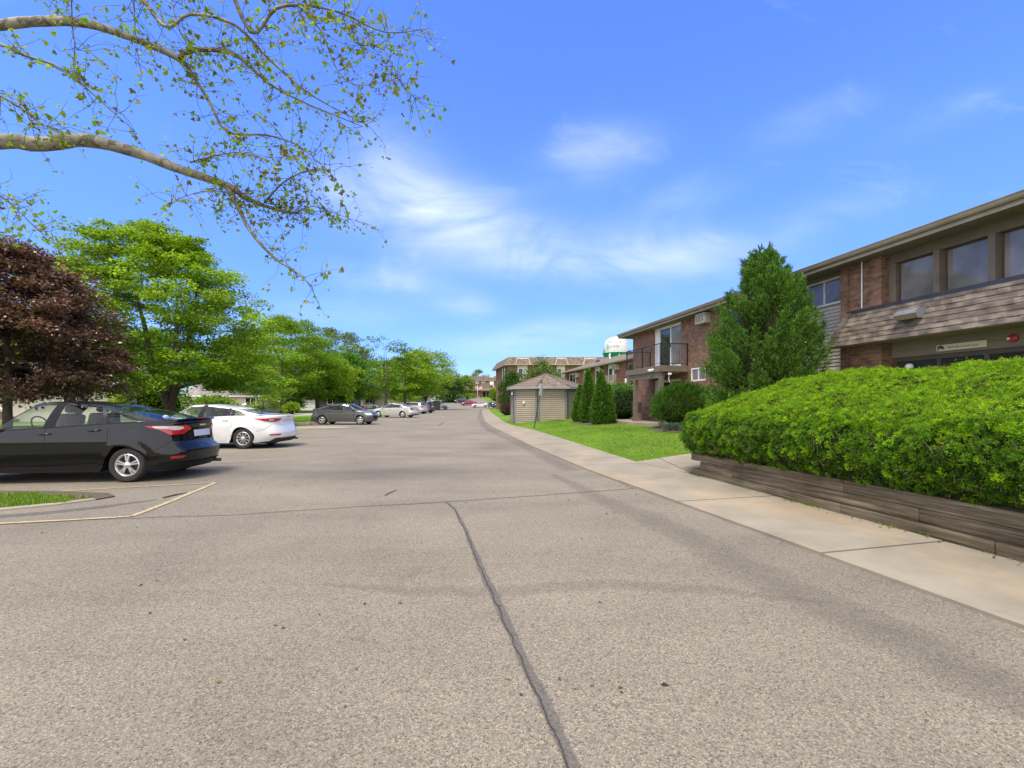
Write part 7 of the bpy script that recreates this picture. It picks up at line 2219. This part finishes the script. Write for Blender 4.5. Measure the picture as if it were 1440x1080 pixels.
# ------------------------------------------------------------------ water tower
def build_water_tower():
    Y = 280.0; X = at(866.2, Y)
    root = thing('water_tower', 'white and green town water tower rising behind the apartment roofs', 'water tower', (X, Y, 0))
    rt = 7.55
    zj = 31.6       # joint between green bowl and white tank
    mb = MB(); mb.lathe([(0.0, 42.0), (2.2, 41.8), (4.6, 40.9), (6.2, 39.6), (7.15, 37.8), (rt, 35.6), (rt, zj)], 48); mb.build('tank', MAT['tank_white'], root, auto=40, fixn=True)
    mb = MB(); mb.lathe([(rt, zj), (rt * .97, zj - 1.2), (rt * .85, zj - 2.8), (rt * .62, zj - 4.2), (rt * .3, zj - 5.0), (0, zj - 5.2)], 48); mb.build('bowl', MAT['tank_green'], root, auto=40, fixn=True)
    mb = MB(); mb.lathe([(rt, zj + 0.15), (rt + 0.75, zj + 0.15), (rt + 0.75, zj - 0.1), (rt, zj - 0.1)], 48); mb.build('walkway', MAT['tank_green'], root, fixn=True)
    mb = MB()
    for q in range(48):
        a = 2 * PI * q / 48; b = 2 * PI * (q + 1) / 48
        mb.tube([((rt + .7) * math.cos(a), (rt + .7) * math.sin(a), zj + 1.2), ((rt + .7) * math.cos(b), (rt + .7) * math.sin(b), zj + 1.2)], 0.035, 4, cap=False)
        if q % 3 == 0: mb.tube([((rt + .7) * math.cos(a), (rt + .7) * math.sin(a), zj + 0.1), ((rt + .7) * math.cos(a), (rt + .7) * math.sin(a), zj + 1.2)], 0.04, 4, cap=False)
    mb.build('railing', MAT['lamp_metal'], root)
    for k in range(8):
        a = PI * 1.5 + 0.02 + k * PI / 4
        mb = MB(); mb.tube([(rt * math.cos(a) * 1.0, rt * math.sin(a) * 1.0, zj - 0.1), ((rt + 1.6) * math.cos(a), (rt + 1.6) * math.sin(a), 0)], 0.34, 10); mb.build('leg', MAT['tank_pale'], root, smooth=True)
    mb = MB(); mb.tube([(0, 0, 0), (0, 0, zj - 5)], 0.8, 12); mb.build('riser_pipe', MAT['tank_green'], root, smooth=True)
    # antennas on the catwalk
    mb = MB()
    for a in (-2.9, -2.75, -0.35, -0.2, 0.0):
        x, y = (rt + 0.9) * math.cos(a), (rt + 0.9) * math.sin(a); mb.box(x - 0.18, x + 0.18, y - 0.1, y + 0.1, zj + 0.2, zj + 2.6)
    mb.build('antenna', MAT['lamp_metal'], root)
    # name and dots wrapped on the white shell
    dirv = math.atan2(-Y, -X)
    def wrap(x, z, r):
        a = dirv + x / r
        return (r * math.cos(a), r * math.sin(a), z)
    cu = bpy.data.curves.new('lettering', 'FONT'); cu.body = 'Lisle'; cu.size = 2.3; cu.space_character = 1.25; cu.extrude = 0.0
    o = bpy.data.objects.new('lettering', cu); COL.objects.link(o)
    dg = bpy.context.evaluated_depsgraph_get(); me = bpy.data.meshes.new_from_object(o.evaluated_get(dg)); bpy.data.objects.remove(o)
    for v in me.vertices:
        v.co = Vector(wrap(v.co.x - 3.5, 34.6 + v.co.y, rt + 0.06))
    me.materials.clear(); me.materials.append(MAT['sign_ink'])
    link('lettering', me, root)
    lg = MB()
    def disc(mb, x, z, rx, rz, m=0, rr=rt + 0.05):
        r_ = rr if z < 36 else rr
        n = 12
        prof = [(0.0, 42.0), (2.2, 41.8), (4.6, 40.9), (6.2, 39.6), (7.15, 37.8), (rt, 35.6), (rt, zj)]
        def rad(zz): return float(np.interp(-zz, [-p[1] for p in prof], [p[0] for p in prof])) + 0.07
        vs = [wrap(x, z, rad(z))] + [wrap(x + rx * math.cos(2 * PI * i / n), z + rz * math.sin(2 * PI * i / n), rad(z + rz * math.sin(2 * PI * i / n))) for i in range(n)]
        mb.add(vs, [(0, 1 + i, 1 + (i + 1) % n) for i in range(n)], m)
    lf = MB()
    for x, z in ((-5.4, 36.4), (-4.9, 35.6), (-5.6, 34.9), (-4.8, 34.5), (-5.3, 33.9)): disc(lf, x, z, 0.55, 0.55)
    lf.build('leaf_emblem', MAT['tank_pale'], root)
    dt = MB()
    for x, z, m in ((-3.4, 37.9, 0), (-1.0, 38.4, 1), (0.8, 36.9, 2), (2.6, 38.0, 0), (4.3, 38.2, 2), (-4.6, 38.7, 1), (6.9, 37.4, 0), (5.9, 38.9, 1)): disc(dt, x, z, 0.38, 0.42, m)
    dt.build('dots', [MAT['blue'], MAT['red'], MAT['yellow']], root)

# ------------------------------------------------------------------ houses across the side street
def gable_house(name, label, loc, rz, w, d, h, rise, wall, roof, wins=(), garage=None, door=None, stoop=False):
    root = thing(name, label, 'house', (loc[0], loc[1], gz(loc[1])), rz, None)
    mb = MB(); mb.box(0, w, 0, d, -0.3, h)
    mb.add([(0, 0, h), (0, d, h), (0, d / 2, h + rise)], [(0, 1, 2)]); mb.add([(w, 0, h), (w, d / 2, h + rise), (w, d, h)], [(0, 1, 2)])
    mb.build('wall', MAT[wall], root)
    mb = MB(); o = 0.45; k = rise / (d / 2)
    mb.add([(-o, -o, h - o * k + .05), (w + o, -o, h - o * k + .05), (w + o, d / 2, h + rise + .05), (-o, d / 2, h + rise + .05), (-o, d + o, h - o * k + .05), (w + o, d + o, h - o * k + .05)], [(0, 1, 2, 3), (3, 2, 5, 4)])
    rf = mb.build('roof', MAT[roof], root)
    mb = MB(); mb.box(-o, w + o, -o - 0.1, -o, h - o * k - 0.1, h - o * k + 0.06); mb.build('gutter', MAT['white'], rf)
    for x0, x1, z0, z1 in wins: window(root, x0, x1, z0, z1, -0.04, 'white', 0.09, ((x0 + x1) / 2,), 'pane_dark')
    if garage:
        x0, x1, z1 = garage
        mb = MB()
        for i in range(4): mb.rbox(x0, x1, -0.06, -0.01, 0.02 + i * z1 / 4, (i + 1) * z1 / 4 - 0.02, 0.015)
        mb.build('garage_door', MAT['white'] if wall != 'white' else MAT['cream'], root)
        mb = MB(); mb.box(x0 - .15, x0, -0.09, 0, 0, z1 + .15); mb.box(x1, x1 + .15, -0.09, 0, 0, z1 + .15); mb.box(x0, x1, -0.09, 0, z1, z1 + .15); mb.build('garage_trim', MAT['white'], root)
    if door:
        mb = MB(); mb.rbox(door, door + 0.95, -0.05, 0, 0.4, 2.45, 0.02); mb.build('door', MAT['red'], root)
    if stoop:
        x = stoop
        mb = MB()
        mb.box(x, x + 2.4, -1.6, -0.01, 0, 0.8)
        for i in range(4): mb.box(x + 2.4 + i * 0.3, x + 2.7 + i * 0.3, -1.6, -0.01, 0, 0.8 - 0.2 * (i + 1) + 0.2)
        st = mb.build('stoop', MAT['kerb'], root)
        mb = MB()
        for i in range(12): mb.box(x + i * 0.2, x + i * 0.2 + 0.05, -1.58, -1.53, 0.8, 1.75)
        mb.box(x, x + 2.4, -1.6, -1.52, 1.7, 1.78)
        mb.tube([(x + 2.4, -1.55, 1.75), (x + 3.6, -1.55, 0.95)], 0.04, 4); mb.tube([(x + 3.6, -1.55, 0.0), (x + 3.6, -1.55, 0.95)], 0.04, 4)
        mb.build('stoop_railing', MAT['white'], st)
        mb = MB(); mb.box(x + 2.2, x + 2.36, -1.58, -1.42, 0.8, 2.9); mb.box(x, x + 0.16, -1.58, -1.42, 0.8, 2.9); mb.build('porch_post', MAT['white'], st)
    return root

def build_houses():
    H_ = gable_house
    H_('white_house', 'white house with a railed front stoop behind the purple maple', (-47, 33.5), 0.30, 15, 8, 2.9, 2.0, 'siding', 'shingle_grey', ((2, 3.8, 1.1, 2.3), (11.2, 13, 1.1, 2.3)), None, 6.0, 4.8)
    H_('garage_house', 'cream house with a grey roof and white garage door behind the white sedan', (at(263, 61), 60.5), 0.12, 9.5, 8, 2.55, 1.6, 'cream', 'shingle_grey', ((7.6, 9.0, 1.0, 2.2),), (1.2, 5.0, 2.1))
    H_('porch_house', 'small white house behind the multi stemmed young tree', (at(296, 70), 70), 0.15, 8, 8, 2.7, 1.8, 'white', 'shingle_grey', ((1, 2.6, 1.1, 2.3), (4, 5.6, 1.1, 2.3)), None, 6.7)
    H_('brown_house', 'low brown house with white posts behind the street maples', (-44.5, 86), 0.2, 14, 8, 2.7, 1.7, 'dark_brown', 'shingle_far', ((1.2, 2.6, 1.0, 2.2), (9, 11, 1.1, 2.3)), (4, 7, 2.1))
    H_('white_house', 'white two storey house glimpsed behind the airy forked tree', (-42, 114), 0.2, 10, 9, 5.2, 2.0, 'siding', 'shingle_grey', ((1, 2.6, 1.1, 2.3), (5, 6.8, 1.1, 2.3), (1, 2.6, 3.6, 4.8), (5, 6.8, 3.6, 4.8)))
    H_('yellow_house', 'pale yellow house glimpsed beside the sparse crooked tree', (-36, 134), 0.2, 12, 9, 3.0, 2.0, 'cream', 'shingle_far', ((1, 2.6, 1.1, 2.3), (5, 6.8, 1.1, 2.3)))
    H_('white_house', 'white house glimpsed behind the two honey locusts', (-34, 158), 0.2, 13, 9, 3.0, 2.0, 'white', 'shingle_grey', ((1, 2.6, 1.1, 2.3), (5, 6.8, 1.1, 2.3)))
    # driveway in front of the garage
    struct(sheet('driveway', lambda y: -43 + 0.1 * (y - 60) + 1.5, lambda y: -29.5, [54, 58, 60.4], MAT['concrete'], 0.006, 1))
    # hydrant and pole
    x, y = at(514.5, 92), 92
    h = thing('fire_hydrant', 'small red fire hydrant on the grass across the side street', 'hydrant', (x, y, 0))
    mb = MB(); mb.lathe([(0.20, 0), (0.20, 0.06), (0.13, 0.08), (0.13, 0.55), (0.18, 0.57), (0.18, 0.62), (0.14, 0.70), (0.05, 0.80), (0.0, 0.82)], 14)
    mb.build('barrel', MAT['red'], h, auto=40)
    mb = MB(); mb.lathe([(0.07, -0.22), (0.07, 0.22)], 10, 'x', (0, 0, 0.46)); mb.build('outlet', MAT['red'], h)
    x, y = at(506.3, 84), 84
    h = thing('utility_pole', 'slim grey utility pole behind the windscreen of the grey sedan', 'pole', (x, y, 0))
    mb = MB(); mb.tube([(0, 0, 0), (0, 0, 8.5)], [0.13, 0.09], 8); mb.build('pole', MAT['bark'], h)
    mb = MB(); mb.box(-0.6, 0.6, -0.05, 0.05, 8.0, 8.15); mb.build('cross_arm', MAT['bark'], h)
    # board enclosure among the parked cars
    x, y = at(612.3, 88.5), 88.5
    e = thing('bin_enclosure', 'brown vertical board bin enclosure between the parked crossovers and white pickup', 'enclosure', (x, y, 0), -0.1)
    mb = MB()
    n = 9
    for i in range(n): mb.box(-0.75 + i * 1.5 / n + 0.008, -0.75 + (i + 1) * 1.5 / n - 0.008, -0.75, -0.71, 0.05, 1.72)
    for i in range(n): mb.box(0.71, 0.75, -0.75 + i * 1.5 / n + 0.008, -0.75 + (i + 1) * 1.5 / n - 0.008, 0.05, 1.72); mb.box(-0.75, -0.71, -0.75 + i * 1.5 / n + 0.008, -0.75 + (i + 1) * 1.5 / n - 0.008, 0.05, 1.72)
    mb.build('boards', MAT['wood_fence'], e)
    mb = MB()
    for sx in (-1, 1): mb.box(sx * 0.76 - 0.06, sx * 0.76 + 0.06, -0.82, -0.70, 0, 1.8)
    mb.build('post', MAT['wood_fence'], e)
# ------------------------------------------------------------------ sky, sun, camera
SUN_EL, SUN_AZ = 64.0, 209.0      # degrees; azimuth clockwise from +Y, so 205 is behind the viewer, a little to the left
def build_world():
    w = bpy.data.worlds.new('World'); sc.world = w
    w.use_nodes = True
    t = w.node_tree; t.nodes.clear()
    N = lambda typ, **k: (lambda nd: ([setattr(nd, a, b) for a, b in k.items()], nd)[1])(t.nodes.new(typ))
    L = t.links.new
    out = N('ShaderNodeOutputWorld'); bg = N('ShaderNodeBackground'); bg.inputs['Strength'].default_value = 0.15
    sky = N('ShaderNodeTexSky', sky_type='NISHITA'); sky.sun_disc = False
    sky.sun_elevation = R(SUN_EL); sky.sun_rotation = R(SUN_AZ)
    sky.air_density = 1.0; sky.dust_density = 0.2; sky.ozone_density = 2.0; sky.altitude = 100
    tc = N('ShaderNodeTexCoord'); vec = tc.outputs['Generated']
    sep = N('ShaderNodeSeparateXYZ'); L(vec, sep.inputs[0])
    def M(op, a, b=0.0, c=None):
        nd = N('ShaderNodeMath', operation=op)
        for i, v in enumerate((a, b) if c is None else (a, b, c)):
            if isinstance(v, (int, float)): nd.inputs[i].default_value = v
            else: L(v, nd.inputs[i])
        return nd.outputs[0]
    # point on a flat cloud layer overhead
    zc = M('MAXIMUM', sep.outputs[2], 0.03)
    zc = M('ADD', zc, 0.05)
    cx, cy = M('DIVIDE', sep.outputs[0], zc), M('DIVIDE', sep.outputs[1], zc)
    cb = N('ShaderNodeCombineXYZ'); L(cx, cb.inputs[0]); L(cy, cb.inputs[1])
    mp = N('ShaderNodeMapping'); mp.inputs['Rotation'].default_value = (0, 0, R(-28)); mp.inputs['Scale'].default_value = (0.55, 1.15, 1); L(cb.outputs[0], mp.inputs[0])
    nz = N('ShaderNodeTexNoise'); nz.inputs['Scale'].default_value = 1.1; nz.inputs['Detail'].default_value = 8; nz.inputs['Roughness'].default_value = 0.55; nz.inputs['Distortion'].default_value = 0.5; L(mp.outputs[0], nz.inputs['Vector'])
    n2 = N('ShaderNodeTexNoise'); n2.inputs['Scale'].default_value = 3.1; n2.inputs['Detail'].default_value = 7; n2.inputs['Roughness'].default_value = 0.6; L(mp.outputs[0], n2.inputs['Vector'])
    # where the thin clouds stand (direction in the sky, as tan of angle)
    tx, tz = M('DIVIDE', sep.outputs[0], M('MAXIMUM', sep.outputs[1], 0.05)), M('DIVIDE', sep.outputs[2], M('MAXIMUM', sep.outputs[1], 0.05))
    tot = None
    CL = [(592, 292, 120, 48, 1.0, 14), (690, 320, 100, 36, 0.6, 10), (545, 235, 70, 60, 0.5, 25), (840, 215, 75, 38, 0.48, -20), (915, 362, 125, 40, 0.95, -2), (720, 365, 120, 26, 0.55, 4), (965, 275, 60, 22, 0.35, -18), (1150, 165, 75, 24, 0.36, -18),
          (545, 395, 80, 20, 0.6, 6), (655, 428, 40, 16, 0.5, 4), (790, 465, 90, 18, 0.55, -4), (1150, 310, 110, 26, 0.32, -18), (690, 485, 90, 14, 0.45, 0), (470, 440, 90, 18, 0.45, 0), (1330, 160, 80, 20, 0.2, -22)]
    for px, py, sx, sy, amp, rot in CL:
        ux, uz = (px - 720) / FOC, (HORIZON - py) / FOC
        ca, sa = math.cos(R(rot)), math.sin(R(rot))
        dx, dz = M('SUBTRACT', tx, ux), M('SUBTRACT', tz, uz)
        a = M('DIVIDE', M('SUBTRACT', M('MULTIPLY', dx, ca), M('MULTIPLY', dz, sa)), sx / FOC)
        b = M('DIVIDE', M('ADD', M('MULTIPLY', dx, sa), M('MULTIPLY', dz, ca)), sy / FOC)
        r2 = M('ADD', M('MULTIPLY', a, a), M('MULTIPLY', b, b))
        g = M('MULTIPLY', M('POWER', 2.718, M('MULTIPLY', r2, -1.0)), amp)
        tot = g if tot is None else M('ADD', tot, g)
    front = M('GREATER_THAN', sep.outputs[1], 0.05)
    tot = M('MULTIPLY', tot, M('MULTIPLY', front, 0.85))
    cb2 = N('ShaderNodeCombineXYZ'); L(tx, cb2.inputs[0]); L(tz, cb2.inputs[1])
    mp2 = N('ShaderNodeMapping'); mp2.inputs['Rotation'].default_value = (0, 0, R(-14)); mp2.inputs['Scale'].default_value = (3.6, 6.0, 1); L(cb2.outputs[0], mp2.inputs[0])
    n3 = N('ShaderNodeTexNoise'); n3.inputs['Scale'].default_value = 1.0; n3.inputs['Detail'].default_value = 9; n3.inputs['Roughness'].default_value = 0.58; n3.inputs['Distortion'].default_value = 0.7; L(mp2.outputs[0], n3.inputs['Vector'])
    fine = M('ADD', M('MULTIPLY', M('ADD', M('MULTIPLY', nz.outputs[0], 0.5), M('MULTIPLY', n2.outputs[0], 0.5)), 0.35), M('MULTIPLY', n3.outputs[0], 0.65))
    rag = N('ShaderNodeMapRange'); rag.inputs['From Min'].default_value = 0.34; rag.inputs['From Max'].default_value = 0.66; L(fine, rag.inputs[0])
    c1 = M('MULTIPLY', tot, rag.outputs[0])
    # loose cloud, then an unseen cloud bank added behind and overhead as fill
    r2 = N('ShaderNodeMapRange'); r2.inputs['From Min'].default_value = 0.56; r2.inputs['From Max'].default_value = 0.85; L(fine, r2.inputs[0])
    c2 = M('MULTIPLY', r2.outputs[0], 0.35)
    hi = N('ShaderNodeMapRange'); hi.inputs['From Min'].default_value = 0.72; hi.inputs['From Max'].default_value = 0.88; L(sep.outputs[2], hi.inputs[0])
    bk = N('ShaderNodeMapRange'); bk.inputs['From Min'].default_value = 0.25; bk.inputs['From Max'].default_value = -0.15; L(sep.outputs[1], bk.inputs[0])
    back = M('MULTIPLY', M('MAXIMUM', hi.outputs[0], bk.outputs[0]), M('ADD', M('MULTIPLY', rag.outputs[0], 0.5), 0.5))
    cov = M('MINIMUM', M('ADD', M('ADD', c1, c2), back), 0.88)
    # colour
    tint = N('ShaderNodeMix', data_type='RGBA', blend_type='MULTIPLY'); tint.inputs[0].default_value = 1.0
    L(sky.outputs[0], tint.inputs[6]); tint.inputs[7].default_value = SKY_TINT
    # a clean, washed blue: the band near the horizon is less milky than the model's
    grad = N('ShaderNodeMapRange'); grad.inputs['From Min'].default_value = 0.0; grad.inputs['From Max'].default_value = 0.42; grad.inputs['To Min'].default_value = 0.58; grad.inputs['To Max'].default_value = 1.0; L(sep.outputs[2], grad.inputs[0])
    g2 = N('ShaderNodeVectorMath', operation='SCALE'); L(tint.outputs[2], g2.inputs[0]); L(grad.outputs[0], g2.inputs['Scale'])
    cc = N('ShaderNodeMix', data_type='RGBA'); L(M('MINIMUM', back, 1.0), cc.inputs[0]); cc.inputs[6].default_value = CLOUD_COL; cc.inputs[7].default_value = BACK_FILL_CLOUD
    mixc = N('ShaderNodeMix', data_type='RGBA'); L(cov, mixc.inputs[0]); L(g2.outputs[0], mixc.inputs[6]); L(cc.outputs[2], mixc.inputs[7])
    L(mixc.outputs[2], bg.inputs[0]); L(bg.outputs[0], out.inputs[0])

SKY_TINT = (0.54, 0.74, 1.36, 1)
CLOUD_COL = (3.7, 4.1, 4.75, 1)
BACK_FILL_CLOUD = (9.4, 8.8, 7.8, 1)  # unseen bright warm cloud, added to lift and warm the ambient light
EXPOSURE = 0.9

def build_light_camera():
    sun = bpy.data.lights.new('sun', 'SUN'); sun.energy = 2.5; sun.angle = R(15.0); sun.color = (1.0, 0.92, 0.80)
    o = bpy.data.objects.new('sun', sun); COL.objects.link(o)
    az, el = R(SUN_AZ), R(SUN_EL)
    d = Vector((math.sin(az) * math.cos(el), math.cos(az) * math.cos(el), math.sin(el)))   # towards the sun
    o.rotation_euler = d.to_track_quat('Z', 'Y').to_euler()
    o.location = (0, 0, 60)
    cam = bpy.data.cameras.new('camera'); c = bpy.data.objects.new('camera', cam); COL.objects.link(c)
    cam.sensor_width = 36.0; cam.lens = 36.0 * FOC / 1440.0
    cam.shift_y = (HORIZON - 540) / 1440.0
    cam.clip_start = 0.05; cam.clip_end = 6000
    c.location = (0, 0, EYE); c.rotation_euler = (PI / 2, 0, 0)
    sc.camera = c
    sc.view_settings.view_transform = 'Standard'; sc.view_settings.look = 'None'; sc.view_settings.gamma = 1.0
    sc.view_settings.use_curve_mapping = False
    sc.view_settings.exposure = EXPOSURE
    sc.render.engine = 'CYCLES'
    sc.cycles.use_denoising = True
    sc.cycles.max_bounces = 8; sc.cycles.transparent_max_bounces = 16
    sc.cycles.use_adaptive_sampling = True; sc.cycles.adaptive_threshold = 0.01

build_ground(); build_markings(); build_grass(); build_litter()
build_block(); build_patio_chair(); build_second_block(); build_shed(); build_signpost(); build_far_blocks(); build_flag(); build_water_tower(); build_houses()
build_cars()
build_planter(); build_hedge(); build_conifer(); build_arborvitae(); build_trees(); build_shrubs(); build_sycamore()
build_world(); build_light_camera()
